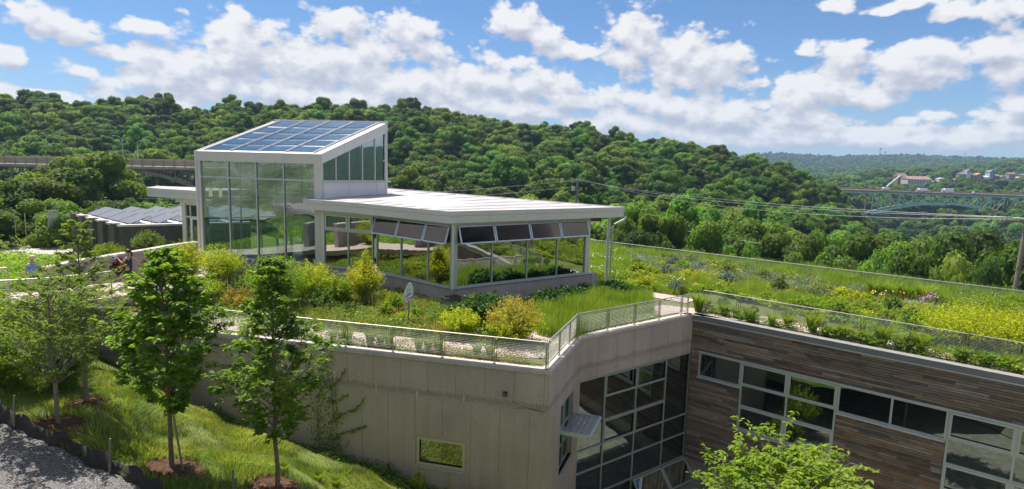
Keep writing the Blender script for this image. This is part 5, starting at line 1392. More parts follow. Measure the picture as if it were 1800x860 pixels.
for z_, t_ in ((5.75, .5), (5.15, .7), (3.2, .9)):
    a_, b_ = T0.lerp(T3, t_), T1.lerp(T2, t_); MB().bar((a_.x + .3, a_.y, z_), (b_.x - .3, b_.y, z_ - .05), .07, .09).build('white_rail', M['white'], tr)  # white horizontal bars behind the front glass
for k_ in range(4):
    a_ = T0.lerp(T1, .12 + k_ * .25) + Vector((.5, 1.9, 0)); MB().bar((a_.x, a_.y, 1.0), (a_.x, a_.y, 3.2), .16, .12).build('door_frame', M['white'], tr)
# curved white tubes inside, standing in for reflections of the roof structure
for k in range(5):
    f_ = (k + .5) / 5; a = T0.lerp(T1, f_); b = T3.lerp(T2, f_); pts = []
    for j in range(7):
        t = .06 + .88 * j / 6; p = a.lerp(b, t); pts.append((p.x, p.y, 7.2 + (9.4 - 7.2) * t + .25 * math.sin(math.pi * t)))
    MB().tube(pts, .05, 6).build('reflection_tube', M['white'], tr)
for z, t in ((6.7, .25), (7.3, .5)):
    a = T0.lerp(T3, t); b = T1.lerp(T2, t); MB().tube([(a.x + .4, a.y, z), ((a.x + b.x) / 2, (a.y + b.y) / 2, z - .12), (b.x - .4, b.y, z)], .04, 6).build('reflection_tube', M['white'], tr)
# sloping roof: frame plus twenty panels
def rp(u, v, dz=0):
    a = T0.lerp(T1, u); b = T3.lerp(T2, u); p = a.lerp(b, v); return Vector((p.x, p.y, ZF + (ZR - ZF) * v + dz))
q = MB(); q.hexa([rp(0, 0, -.12), rp(1, 0, -.12), rp(1, 1, -.12), rp(0, 1, -.12), rp(0, 0, .02), rp(1, 0, .02), rp(1, 1, .02), rp(0, 1, .02)]); q.build('roof_frame', M['white'], tr)
for i in range(4):
    for j in range(5):
        u0, u1 = .065 + .87 * i / 4 + .012, .065 + .87 * (i + 1) / 4 - .012; v0, v1 = .035 + .945 * j / 5 + .012, .035 + .945 * (j + 1) / 5 - .022
        MB().hexa([rp(u0, v0, .022), rp(u1, v0, .022), rp(u1, v1, .022), rp(u0, v1, .022), rp(u0, v0, .05), rp(u1, v0, .05), rp(u1, v1, .05), rp(u0, v1, .05)]).build('solar_panel', M['solar'], tr)
for i in range(5):
    u = .065 + .87 * i / 4
    for du in (-.006, .006):
        MB().bar(rp(u + du, .03, .06), rp(u + du, .985, .06), .05, .07).build('glazing_bar', M['white'], tr)
MB().bar(rp(.0, 1.0, .05), rp(1.0, 1.0, .05), .14, .12).build('ridge_cap', M['white'], tr)
# entrance canopy on the left
c0 = at(257.7, 330.6, 5.3); c1 = at(346, 336.2, 5.3); c2 = at(352, 329.4, 5.35); c3 = at(262, 330.2, 5.35)
c3 = c0 + Vector((-1.0, 3.2, 0)); c2 = c1 + Vector((2.0, 4.6, 0))
q = MB(); q.prism([(v.x, v.y) for v in (c0, c1, c2, c3)], 5.22, 5.3); q.build('canopy_roof', M['roof'], tr)
fc = [Vector((c3.x, c3.y, 0)), Vector((c0.x, c0.y, 0)), Vector((c1.x, c1.y, 0)) + (c1 - c0).normalized() * .5]
fascia_run(fc, 3.2, 4.66, 5.33, 'canopy_fascia', M['fascia'], tr)
q = MB(); q.prism([(v.x, v.y) for v in (c0 + Vector((.1, .1, 0)), c1, c2, c3 + Vector((.1, -.1, 0)))], 4.67, 4.70); q.build('canopy_soffit', M['cream'], tr)
pb = at(306, 357, 4.33); P0 = Vector((-24.75, 45.4, 0))
dC = (c1 - c0).normalized(); dC = Vector((dC.x, dC.y, 0)).normalized(); FV = Frame(P0, P0 + dC)
q = MB(); FV.box(q, -.75, 2.6, -.4, .1, 4.36, 4.66); q.build('canopy_beam', M['cream'], tr)
q = MB(); FV.box(q, -.16, .22, -.3, .05, .8, 4.36); q.build('canopy_post', M['fascia'], tr)
q = MB(); FV.box(q, .22, 2.6, -.12, -.02, 3.25, 3.38)
FV.box(q, .62, .72, -.12, -.02, 1, 4.36); FV.box(q, 1.75, 1.85, -.12, -.02, 1, 4.36); FV.box(q, .22, 2.6, -.12, -.02, 4.2, 4.36)
dv = q.build('entrance_screen', M['cream'], tr)
q = MB(); FV.box(q, .22, 2.6, -.08, -.07, 1, 4.2); q.build('pane', M['darkglass'], dv)
q = MB(); FV.box(q, .75, .85, -.14, .02, 1, 3.25); FV.box(q, 1.62, 1.72, -.14, .02, 1, 3.25); FV.box(q, .85, 1.62, -.14, .02, 3.15, 3.25); FV.box(q, .85, 1.62, -.14, .02, 1, 1.25); dr = q.build('door', M['whitep'], tr)
q = MB(); FV.box(q, 1.5, 1.54, .02, .08, 1.9, 2.5); q.build('handle', M['steel'], dr)
# notes on the glass
for s in (.95, 1.7):
    q = MB(); FT.box(q, s, s + .28, -.096, -.09, 5.15, 5.75); o = q.build('paper_notice', simple('yellow_paper', (.75, .70, .45), .8), tr)

# ------------------------------------------------------------------ brick outbuilding with solar rows
K0 = at(210, 397, 2); K1 = at(131, 377, 2); K2 = at(440, 391, 2); 
sd_ = thing('brick_outbuilding', 'low brown block outbuilding with rows of tilted solar panels on its roof', 'building', (K0.x, K0.y, -1.6))
K3 = K1 + (K2 - K0)
v2 = lambda v: Vector((v.x, v.y, 0))
q = MB(); q.prism([(v.x, v.y) for v in (K0, K2, K3, K1)], -2.5, 1.9); q.build('wall', M['shed'], sd_)
q = MB(); pp = offset([v2(K1), v2(K0), v2(K2)], -.12); q2 = offset([v2(K1), v2(K0), v2(K2)], .5)
q.prism([(v.x, v.y) for v in pp + q2[::-1]], 1.9, 2.06); q.build('roof_edge', M['fascia'], sd_)
q = MB(); q.prism([(v.x, v.y) for v in (K0, K2, K3, K1)], 1.9, 1.96); q.build('roof', M['white'], sd_)
FK = Frame(v2(K1), v2(K0))
for k in range(5):
    s = FK.len * k / 4.4; q = MB(); FK.box(q, s, s + .8, -.2, .35, -2.5, 2.15); q.build('pilaster', M['shed'], sd_)
FK2 = Frame(v2(K0), v2(K2)); e1 = (K1 - K0); e1n = v2(e1).normalized(); e2n = FK2.u
for r_ in range(6):
    for c_ in range(4):
        b0 = v2(K0) + e2n * (1.0 + r_ * 2.1) + e1n * (.8 + c_ * 2.9) + Vector((0, 0, 2.05))
        hi = Vector((0, 0, .62)); p0, p1 = b0, b0 + e1n * 2.75; p3, p2_ = p0 + e2n * 1.5 + hi, p1 + e2n * 1.5 + hi
        nn = (p1 - p0).cross(p3 - p0).normalized() * .05
        if nn.z < 0: nn = -nn
        q = MB(); q.hexa([p0, p1, p2_, p3, p0 + nn, p1 + nn, p2_ + nn, p3 + nn]); o = q.build('solar_panel', M['solar2'], sd_)
        q = MB()
        for p_ in (p3, p2_): q.bar(p_, Vector((p_.x, p_.y, 1.96)), .06)
        q.build('panel_stand', M['alu'], sd_)
# gravel track and chain link gate behind the outbuilding on the left
tpoly = [at(35, 410, 0), at(115, 392, 0), at(128, 420, 0), at(60, 436, 0), at(-60, 438, 0), at(-60, 408, 0)]
sheet('gravel_track', [(p.x, p.y) for p in tpoly], lambda x, y: UG(x, y) + .06, M['track'], 1.5)
sheet('upper_garden_ground', [(-60, 34), (-24.2, 29.6), (-20.5, 26.2), (-20.2, 29), (-19.6, 32), (-24, 45), (-20, 62), (-34, 76), (-75, 76)], lambda x, y: UG(x, y) - .05, M['soil'], 1.5)
gt = thing('chain_link_gate', 'leaning grey chain link gate panel by the gravel track on the left', 'gate', tuple(at(88, 415, 0)))
a, b = at(84, 414, 0), at(100, 412, 0); h = Vector((.3, 0, 2.3))
for p, q_ in ((a, b), (a + h, b + h), (a, a + h), (b, b + h)): MB().bar(p, q_, .07).build('frame', M['alu'], gt)
mw = MB()
for k in range(1, 14): mw.bar(a + h * k / 14, b + h * k / 14, .02); mw.bar(a.lerp(b, k / 14), a.lerp(b, k / 14) + h, .02)
mw.build('wire_mesh', M['alu'], gt, kind='stuff')
for i, px in enumerate((28, 46, 65, 83)):
    p = at(px, 412, 0); t_ = thing('fence_post', ('thin grey fence post, number %s from the gate, along the gravel track' % ('four', 'three', 'two', 'one')[i]), 'fence post', tuple(p), 'fence posts by the track')
    MB().tube([p, p + Vector((0, 0, 2.5 if px == 83 else 1.9))], .045, 6).build('post', M['alu'], t_); MB().tube([p + Vector((0, 0, 2.5 if px == 83 else 1.9)), p + Vector((0, 0, (2.5 if px == 83 else 1.9) + .06))], .06, 6).build('cap', M['alu'], t_)

# ------------------------------------------------------------------ utility poles and wires
def pole(px, base_y, d, ztop, r, label, lean=0, arm=1.25):
    y = d; x = (px - 900) / FPX * y; zb = float(gz(x, y)[0]) - 1
    t = thing('utility_pole', label, 'utility pole', (x, y, zb))
    top = Vector((x + lean, y, ztop)); MB().tube([(x, y, zb), (x + lean * .5, y, (zb + ztop) / 2), top], [r * 1.2, r, r * .8], 10).build('pole', M['pole'], t)
    c = top - Vector((0, 0, .35)); dx = Vector((.93, -.36, 0)) * arm
    MB().bar(c - dx, c + dx, .11, .13).build('crossarm', M['pole'], t)
    for k in (-.95, -.35, .9): MB().tube([c + dx * k, c + dx * k + Vector((0, 0, .28))], [.05, .035], 6).build('insulator', M['bridgelight'], t)
    return t, c, dx
t, c1_, dx1 = pole(1011.5, 357, 98, 5.7, .22, 'wooden utility pole with a white transformer rising behind the pavilion roof', arm=1.15)
MB().tube([c1_ + Vector((-.62, 0, -1.6)), c1_ + Vector((-.62, 0, -.9))], .30, 10).build('transformer', M['fascia'], t)
yb = 43.5; xb = (1797 - 900) / FPX * yb
t, c2_, dx2 = pole(1786, 512, 43.0, 5.15, .17, 'tall leaning wooden utility pole at the right edge beyond the far railing', lean=.75, arm=1.3)
def wire(a, b, sag, label, r=.014, n=18):
    pts = [a.lerp(b, k / n) - Vector((0, 0, sag * 4 * (k / n) * (1 - k / n))) for k in range(n + 1)]
    o = MB().tube(pts, r, 4, False).build('power_line', M['wire']); tag(o, label, 'power line', 'power lines between the utility poles')
M['wire'] = simple('grey_wire', (.22, .22, .23), .5, metal=.4)
for k, nm in ((-.95, 'left'), (-.35, 'middle'), (.9, 'right')):
    wire(c1_ + dx1 * k + Vector((0, 0, .28)), c2_ + dx2 * k + Vector((0, 0, .28)), 1.3 + .5 * k, 'grey sagging power line on the ' + nm + ' insulators, crossing the wooded valley')
    far_ = Vector((c2_.x + 30, c2_.y - 38, 6.5)); wire(c2_ + dx2 * k + Vector((0, 0, .28)), far_ + dx2 * k, .6, 'power line leaving the right utility pole by its ' + nm + ' insulator')
lf = Vector((-95, 96, 1.8))
wire(c1_ + Vector((-.4, 0, .1)), lf, 2.6, 'thin power line running left from the transformer pole behind the tower', .02, 30)
wire(c1_ + Vector((-.4, 0, -1.0)), lf + Vector((0, 0, -.8)), 2.6, 'lower cable running left from the transformer pole behind the tower', .02, 30)
wire(c1_ + Vector((.2, 0, -4.5)), Vector((60, 62, -3)), 1.0, 'low dark cable crossing the trees under the main power lines', .025, 20)

# ------------------------------------------------------------------ planters, signs, small things
def planter(px, py, z, w, d, h, ang_, label, rope=False):
    p = at(px, py, z); t = thing('planter_box', label, 'planter', tuple(p), 'dark planter boxes along the pavilion')
    u = Vector((math.cos(ang_), math.sin(ang_), 0)); v = Vector((-u.y, u.x, 0)); c = [p + u * (w / 2 * a) + v * (d / 2 * b) for a, b in ((-1, -1), (1, -1), (1, 1), (-1, 1))]; k = .93
    up_ = Vector((0, 0, h)); q = MB(); ins = [p + u * ((w / 2 - .05) * a) + v * ((d / 2 - .05) * b) for a, b in ((-1, -1), (1, -1), (1, 1), (-1, 1))]
    lo = [p + (x - p) * k for x in c]
    q.add([*lo, *[x + up_ for x in c], *[x + up_ for x in ins], *[x + up_ * .7 for x in ins]], [(3, 2, 1, 0), (0, 1, 5, 4), (1, 2, 6, 5), (2, 3, 7, 6), (3, 0, 4, 7), (4, 5, 9, 8), (5, 6, 10, 9), (6, 7, 11, 10), (7, 4, 8, 11), (8, 9, 13, 12), (9, 10, 14, 13), (10, 11, 15, 14), (11, 8, 12, 15)])
    q.build('box', M['planter'], t)
    MB().add([x + up_ * .72 for x in ins], [(0, 1, 2, 3)]).build('soil', M['soil'], t)
    if rope: MB().tube([c[0] + up_ + u * .2, c[0] + up_ * 1.08 + u * .35 + v * .1, c[0] + up_ * .3 + u * .45 - v * .04], .022, 5).build('hose', M['hose'], t)
M['planter'] = simple('grey_plastic', (.085, .08, .085), .5, var=.1); M['hose'] = simple('green_hose', (.02, .30, .22), .4)
aR = math.atan2(FR2.u.y, FR2.u.x)
planter(793, 545, 0, .95, .6, .75, aR, 'large dark planter box at the front corner of the pavilion')
planter(838, 531, 0, 1.0, .5, .55, aR, 'second planter box, half hidden by dark leaves near the corner'); planter(868, 526, 0, 1.0, .5, .55, aR, 'third planter box behind the dark leafy bushes')
planter(990, 504, .0, 1.0, .55, .5, aR, 'planter box left of the hose draped pair at the wall end'); planter(1018, 499, 0, 1.0, .55, .5, aR, 'planter box with a green hose over its front', True); planter(1045, 495, 0, .9, .55, .5, aR, 'planter box with a green hose nearest the canopy post', True)
planter(1070, 494, .0, 1.1, .6, .42, aR, 'low grey planter box to the right of the canopy post')
ex = thing('exit_sign', 'small red exit sign hanging under the right end of the pavilion roof', 'sign', tuple(at(1048, 389, 4.45)))
pe = at(1048, 389, 4.45); q = MB(); q.box(pe.x - .34, pe.x + .34, pe.y - .04, pe.y + .04, pe.z, pe.z + .38); q.build('sign_box', M['dark'], ex); q = MB(); q.bar(pe + Vector((0, 0, .38)), (pe.x, pe.y, 4.69), .04); q.build('hanger', M['alu'], ex)
tc_ = bpy.data.curves.new('exit_text', 'FONT'); tc_.body = 'EXIT'; tc_.size = .32; tc_.align_x = 'CENTER'; tc_.extrude = .004; tc_.materials.append(M['red'])
o = bpy.data.objects.new('lettering', tc_); COL.objects.link(o); bpy.context.view_layer.update(); tm = bpy.data.meshes.new_from_object(o); bpy.data.objects.remove(o)
o = mk('lettering', tm, ex, (0, -.05, .07)); o.rotation_euler = (math.pi / 2, 0, 0)
def leaf_sign(p, h, label, tilt=0, rz=0, sc=1.0, flat=False):
    t = thing('leaf_shaped_sign', label, 'sign', tuple(p), 'leaf shaped garden signs')
    n = 14; out = []
    for k in range(n):   # leaf outline, pointed at both ends, leaning
        a = k / n * 2 * math.pi; w = .22 * math.sin(a); z = .52 * math.cos(a); out.append((w * (1 - .25 * math.cos(a)) * (1 if w < 0 else 1.05) + .08 * math.cos(a), z))
    c, s = math.cos(tilt), math.sin(tilt); up_ = Vector((0, -s, c)) ; rt_ = Vector((math.cos(rz), math.sin(rz), 0))
    if flat: up_ = Vector((.75, .25, .55)).normalized(); rt_ = Vector((.2, -.75, .45)).normalized()
    ctr_ = Vector(p) + Vector((0, 0, h)); nn = rt_.cross(up_).normalized()
    V = [ctr_ + (rt_ * a + up_ * b) * sc for a, b in out]
    q = MB(); q.add([v - nn * .012 for v in V] + [v + nn * .012 for v in V], [tuple(range(n)), tuple(range(n, 2 * n))[::-1]] + [(i, i + n, (i + 1) % n + n, (i + 1) % n) for i in range(n)]); q.build('leaf_panel', M['signmint'], t)
    f = -nn if nn.y > 0 else nn
    V2 = [ctr_ + f * .016 + (rt_ * a * .9 + up_ * (b * .5 - .22)) * sc for a, b in out]
    q = MB(); q.add(V2, [tuple(range(n))]); q.build('picture_print', M['signpic'], t)
    for k in range(5): q = MB(); a0 = ctr_ + f * .018 + (rt_ * -.10 + up_ * (.20 - k * .05)) * sc; q.bar(a0, a0 + rt_ * (.19 - .02 * (k % 2)) * sc, .012, .004); q.build('text_line', M['signtext'], t)
    MB().bar(p, ctr_ - up_ * .42 * sc, .09, .05).build('post', M['timber'], t)
M['signmint'] = simple('mint_sign', (.42, .62, .56), .5); M['signtext'] = simple('sign_text', (.06, .22, .18), .6)
def _pic():
    mt, nt, out = nodes('sign_picture'); b = nd(nt, 'ShaderNodeBsdfPrincipled', Roughness=.5); v = tex(nt, 'ShaderNodeTexVoronoi', 14)
    sep = nt.nodes.new('ShaderNodeSeparateColor'); nt.links.new(v.outputs['Color'], sep.inputs[0])
    nt.links.new(ramp(nt, sep.outputs[0], [(0, (.05, .15, .40)), (.4, (.45, .15, .35)), (.7, (.6, .62, .6)), (1, (.7, .68, .6))]), b.inputs['Base Color']); nt.links.new(b.outputs[0], out.inputs[0]); return mt
M['signpic'] = _pic()
p = at(718, 578, 0); leaf_sign(p, 1.75, 'upright mint leaf shaped sign on a timber post before the pavilion', .12, .1)
p = at(1190, 512, 0); leaf_sign(p, .75, 'tilted leaf shaped sign seen from behind beside the side path', 0, 0, 1.0, True)
p = at(1127, 472, 0); ps = thing('plant_label', 'small white plant label on a dark stake among the sage plants', 'sign', tuple(p))
MB().bar(p, p + Vector((0, 0, .75)), .05).build('stake', M['dark'], ps); MB().box(p.x - .3, p.x + .1, p.y - .05, p.y - .02, .55, .95).build('plate', M['whitep'], ps)
p = at(1269, 464, 0); ps = thing('plant_label', 'tiny pink and white tag on a stake near the far railing', 'sign', tuple(p))
MB().bar(p, p + Vector((0, 0, .7)), .04).build('stake', M['dark'], ps); MB().box(p.x - .12, p.x + .12, p.y - .05, p.y - .02, .6, .82).build('plate', M['fl_pink'], ps)
# potted tree inside the tower
pt = Vector((-15.6, 41.4, 1.0)); t = thing('potted_tree', 'small potted tree standing behind the glass of the entrance tower', 'potted tree', tuple(pt))
q = MB(); q.tube([pt, pt + Vector((0, 0, .75))], [.38, .52], 12); q.build('pot', M['planter'], t); MB().tube([pt + Vector((0, 0, .7)), pt + Vector((.05, 0, 2.2))], [.05, .03], 6).build('trunk', M['bark2'], t)
V, F = lobed_crown(77, .95, 1.2, 2.7, nl=8, cards=70, size=.16, flat=1.0, core=.5); mk('crown', np_mesh('potted_crown', V, F, M['lf_mid']), t)

# ------------------------------------------------------------------ grass bank and gravel at the lower left
BS = [(-13.65,17.49,-.3),(-14.23,19.6,-.5),(-9.91,16.91,-1.3),(-6.89,17.11,-2.0),(-14.45,16.84,-.1),(-10.82,15.45,-.8),(-8.2,17.05,-1.6),(-12.5,13,-.3),(-9,12.5,-.9),(-15,13,0),(-17.5,16.5,.1),
      (-18.5,19.5,.5),(-19.5,21.5,1.2),(-24,20.5,1.5),(-27,16,1.1),(-31,18,1.9),(-17,22.5,.0),(-16.5,25,-1.3),(-11.5,20,-1.7),(-9.5,21,-2.7),(-5.5,20,-3.3),(-3.5,19,-4.3),(-3,16,-3.6),(-1,14,-4.6),(2,18,-7.0),(3,14,-7.0),(1.5,21.5,-7.2),(-2,22,-5.5)]
for s, z in ((22.5, -1.2), (21, -2.2), (19, -3.2), (17, -4.1), (12.7, -4.45), (10.2, -4.75), (7.6, -5.1), (5.1, -5.65), (3, -6.1), (0, -6.9)):
    p = FWEST.p(s, 0, z); BS.append((p.x, p.y, z))
BS = np.array(BS)
def bank(x, y):
    x = np.atleast_1d(np.asarray(x, float)); y = np.atleast_1d(np.asarray(y, float))
    d2 = (x[:, None] - BS[None, :, 0]) ** 2 + (y[:, None] - BS[None, :, 1]) ** 2 + .8
    w = d2 ** -1.7
    return (w * BS[None, :, 2]).sum(1) / w.sum(1) + .05 * np.sin(x * 1.7 + y) * np.cos(y * 1.3)
bp = [(-34, 8), (5.5, 8), (5.5, 20), (2.0, 22.8), (W0.x, W0.y + .15), (-26, 27.5), (-36, 22)]
sheet('grass_bank', bp, bank, M['turf'], .7)
def hillside(x, y):
    x = np.atleast_1d(np.asarray(x, float)); y = np.atleast_1d(np.asarray(y, float)); t = sst(y, 0, 8.4)
    zb = bank(x, np.full_like(x, 8.4)) * (1 - sst(x, 1, 4)) - 9.4 * sst(x, 1, 4)
    return (6.3 - .05 * np.minimum(y, 0)) * (1 - t) + (zb - .04) * t
sheet('unseen_fill_lawn', [(-80, -70), (70, -70), (70, 8.0), (6, 8.3), (-34, 8.3), (-80, 8.3)], hillside, m_ground('fill_lawn', [(.3, (.075, .095, .045)), (.48, (.15, .165, .085)), (.6, (.24, .23, .16)), (.8, (.34, .32, .26))], .12, 12), 2.5)  # unseen lawn behind the camera, added for window reflections and fill light
FENCE = [(-4, 742), (22, 752), (75, 778), (130, 803), (190, 832), (235, 853), (285, 874)]
def on_bank(px, py):
    lo, hi = -8.0, 3.0
    best = None
    d = ray(px, py); 
    for k in range(60, 420):
        t = k * .1; q_ = EYE + d * t
        if q_.z < float(bank(q_.x, q_.y)[0]): return Vector((q_.x, q_.y, float(bank(q_.x, q_.y)[0])))
    return at(px, py, -1)
FP = [on_bank(*f) for f in FENCE]
gp = [(FP[0].x - 6, FP[0].y + 1.5)] + [(p.x, p.y) for p in FP] + [(FP[-1].x + 2, 9), (-30, 8.2)]
sheet('gravel_area', gp, lambda x, y: bank(x, y) + .05, M['gravel'], .5)
# loose stones on the gravel
def ngon_stones(n, poly, seed):
    rng = np.random.default_rng(seed); xs = [p[0] for p in poly]; ys = [p[1] for p in poly]
    X = rng.uniform(-20, max(xs), n); Y = rng.uniform(10.5, max(ys), n); k = inpoly(X, Y, poly); X, Y = X[k], Y[k]; Z = bank(X, Y) + .05
    n = len(X); r = rng.uniform(.010, .024, n); base = np.array([(1, 0, 0), (0, 1, 0), (-1, 0, 0), (0, -1, 0), (0, 0, .7)]); 
    a = rng.uniform(0, 6.28, n); c, s = np.cos(a), np.sin(a)
    V = np.empty((n, 5, 3)); V[:, :, 0] = X[:, None] + r[:, None] * (base[:, 0] * c[:, None] - base[:, 1] * s[:, None] * .8); V[:, :, 1] = Y[:, None] + r[:, None] * (base[:, 0] * s[:, None] + base[:, 1] * c[:, None] * .8); V[:, :, 2] = Z[:, None] + r[:, None] * base[:, 2]
    i = np.arange(n)[:, None] * 5; F = np.concatenate([i + np.array([[0, 1, 4]]), i + np.array([[1, 2, 4]]), i + np.array([[2, 3, 4]]), i + np.array([[3, 0, 4]])], 1).reshape(-1, 3)
    return V.reshape(-1, 3), F
def m_stone():
    mt, nt, out = nodes('loose_stone'); b = nd(nt, 'ShaderNodeBsdfPrincipled', Roughness=.8); g_ = nt.nodes.new('ShaderNodeNewGeometry')
    nt.links.new(ramp(nt, g_.outputs['Random Per Island'], [(0, (.09, .085, .08)), (.5, (.20, .19, .18)), (1, (.42, .39, .37))]), b.inputs['Base Color']); nt.links.new(b.outputs[0], out.inputs[0]); return mt
M['stone'] = m_stone()
V, F = ngon_stones(34000, gp, 4)
tag(mk('loose_gravel', np_mesh('loose_gravel', V, F, M['stone']), kind='stuff'), 'loose grey gravel stones in the lower left corner', 'gravel')
# silt fence
sf = thing('silt_fence', 'low black fabric silt fence between the gravel and the grass bank', 'fence', tuple(FP[2]))
pts = subdiv(FP, 6); V = []; g = random.Random(2)
for i, p in enumerate(pts):
    hh = .42 + .08 * math.sin(i * .9) + (.22 if i < 8 else 0) * (1 - i / 8); o_ = .07 * math.sin(i * 1.7)
    V += [(p.x - .05, p.y - .12 + o_, p.z - .05), (p.x + .03, p.y + .04 + o_ * .5, p.z + hh * .5), (p.x + .02, p.y + .06 + o_, p.z + hh)]
F = []
for i in range(len(pts) - 1):
    for k in (0, 1): F.append((3 * i + k, 3 * i + 3 + k, 3 * i + 4 + k, 3 * i + 1 + k))
mb = MB(); mb.add(V, F); o = mb.build('fabric', M['black'], sf, smooth=True); sm_ = o.modifiers.new('thick', 'SOLIDIFY'); sm_.thickness = .012
for i, px in enumerate((22, 190)):
    p = on_bank(px, (755, 836)[i]); MB().bar(p + Vector((.06, -.02, -.1)), p + Vector((.09, .05, 1.02)), .045, .045).build('stake', M['timber'], sf)
p = on_bank(411, 872); t_ = thing('timber_stake', 'lone short timber stake in the grass between the two large trees', 'stake', tuple(p)); MB().bar(p - Vector((0, 0, .2)), p + Vector((0, 0, .75)), .045, .045).build('stake', M['timber'], t_)
p = on_bank(686, 838); t_ = thing('burnt_stump', 'dark charred stub sticking out of the grass by the wall', 'stump', tuple(p)); MB().tube([p - Vector((0, 0, .1)), p + Vector((-.03, 0, .25)), p + Vector((-.10, 0, .52))], [.07, .06, .045], 7).build('stub', M['black'], t_)

# ------------------------------------------------------------------ grass, ground cover
def blades(name, label, cat, P, Hh, W, mat, lean, seed, flow=None):
    """curved blades of grass: P (n,3) roots"""
    rng = np.random.default_rng(seed); n = len(P)
    a = rng.uniform(0, 2 * math.pi, n); hh = Hh * rng.uniform(.6, 1.25, n)
    ld = np.stack([np.cos(a), np.sin(a)], 1) * rng.uniform(.1, 1, (n, 1)) * lean
    if flow is not None: ld = ld * .45 + flow
    B = rng.uniform(0, 2 * math.pi, n); bx = np.stack([np.cos(B), np.sin(B), B * 0], 1) * (W / 2) * rng.uniform(.7, 1.3, (n, 1))
    V = np.empty((n, 5, 3)); mid = P.copy(); mid[:, :2] += ld * hh[:, None] * .35; mid[:, 2] += hh * .6
    tip = P.copy(); tip[:, :2] += ld * hh[:, None] * 1.05; tip[:, 2] += hh * (1.0 - .35 * np.minimum(1, np.linalg.norm(ld, axis=1)))
    V[:, 0] = P - bx; V[:, 1] = P + bx; V[:, 2] = mid - bx * .8; V[:, 3] = mid + bx * .8; V[:, 4] = tip
    i = np.arange(n)[:, None] * 5; F = np.concatenate([i + np.array([[0, 1, 3]]), i + np.array([[0, 3, 2]]), i + np.array([[2, 3, 4]])], 1).reshape(-1, 3)
    me = np_mesh(name, V.reshape(-1, 3), F, mat)
    if label is None: return me
    return tag(mk(name, me, kind='stuff'), label, cat)
def rand_in(poly, n, rng):
    xs = [p[0] for p in poly]; ys = [p[1] for p in poly]; A = (max(xs) - min(xs)) * (max(ys) - min(ys)); X = rng.uniform(min(xs), max(xs), n); Y = rng.uniform(min(ys), max(ys), n); k = inpoly(X, Y, poly); return X[k], Y[k]
def area(poly): return abs(sum(poly[i][0] * poly[(i + 1) % len(poly)][1] - poly[(i + 1) % len(poly)][0] * poly[i][1] for i in range(len(poly)))) / 2
def bbarea(poly): xs = [p[0] for p in poly]; ys = [p[1] for p in poly]; return (max(xs) - min(xs)) * (max(ys) - min(ys))
def nz(x, y, s, ph=0):
    """cheap smooth noise 0..1"""
    return .5 + .25 * (np.sin(x * s + 1.3 * np.sin(y * s * .7 + ph)) + np.sin(y * s * 1.1 + 1.7 * np.sin(x * s * .6 + ph * 2)))
rng = np.random.default_rng(21)
gpoly = [(-22, 12.5), (-2, 12.5), (-1, 22.2), (-21.5, 28.3), (-22, 22)]
X, Y = rand_in(gpoly, int(bbarea(gpoly) * 560), rng); k = ~inpoly(X, Y, gp); X, Y = X[k], Y[k]
MUL = [((-13.65, 17.49), .85), ((-14.23, 19.6), .6), ((-9.91, 16.91), .85), ((-6.89, 17.11), .8)]
for (cx, cy), r in MUL: k = np.hypot(X - cx, Y - cy) > r * (.75 + .3 * rng.random(len(X))); X, Y = X[k], Y[k]
P = np.stack([X, Y, bank(X, Y)], 1)
fl = np.stack([np.cos(nz(X, Y, 1.1) * 7), np.sin(nz(X, Y, 1.3, 2) * 7)], 1) * (.35 + .5 * nz(X, Y, 2.3, 1))[:, None]
sel = rng.random(len(X)); dry = nz(X, Y, .9, 4) * .5 + nz(X, Y, 2.9, 1) * .3
a = sel > dry * .30
M['lf_gr3'] = m_leaf('long_fescue', (.15, .26, .035), (.30, .40, .075), .35, .6, .1, .01)
blades('bank_grass', 'long green wavy grass on the bank under the young trees', 'grass', P[a], .23, .020, M['lf_gr3'], .5, 1, fl[a])
blades('dry_bank_grass', 'pale dry blades among the long grass of the bank', 'grass', P[~a], .27, .016, M['lf_straw'], .6, 2, fl[~a])
# rougher weeds where the bank meets the wall
s_ = rng.uniform(3, 22, 5200); t_ = rng.uniform(.05, 1.1, 5200) ** 1; W_ = np.array([FWEST.p(a, b, 0)[:2] for a, b in zip(s_, t_)])
Zb = bank(W_[:, 0], W_[:, 1]); Pw = np.stack([W_[:, 0], W_[:, 1], Zb + rng.uniform(0, .45, len(Zb)) * nz(W_[:, 0], W_[:, 1], 2.2)], 1)
Vv, Ff = leaves(Pw, np.array([0, 0, 1.]) + rng.normal(size=Pw.shape) * .6, .13, .07, rng)
tag(mk('wall_foot_weeds', np_mesh('wall_foot_weeds', Vv, Ff, M['lf_mid']), kind='stuff'), 'weeds growing along the foot of the west concrete wall', 'weeds')

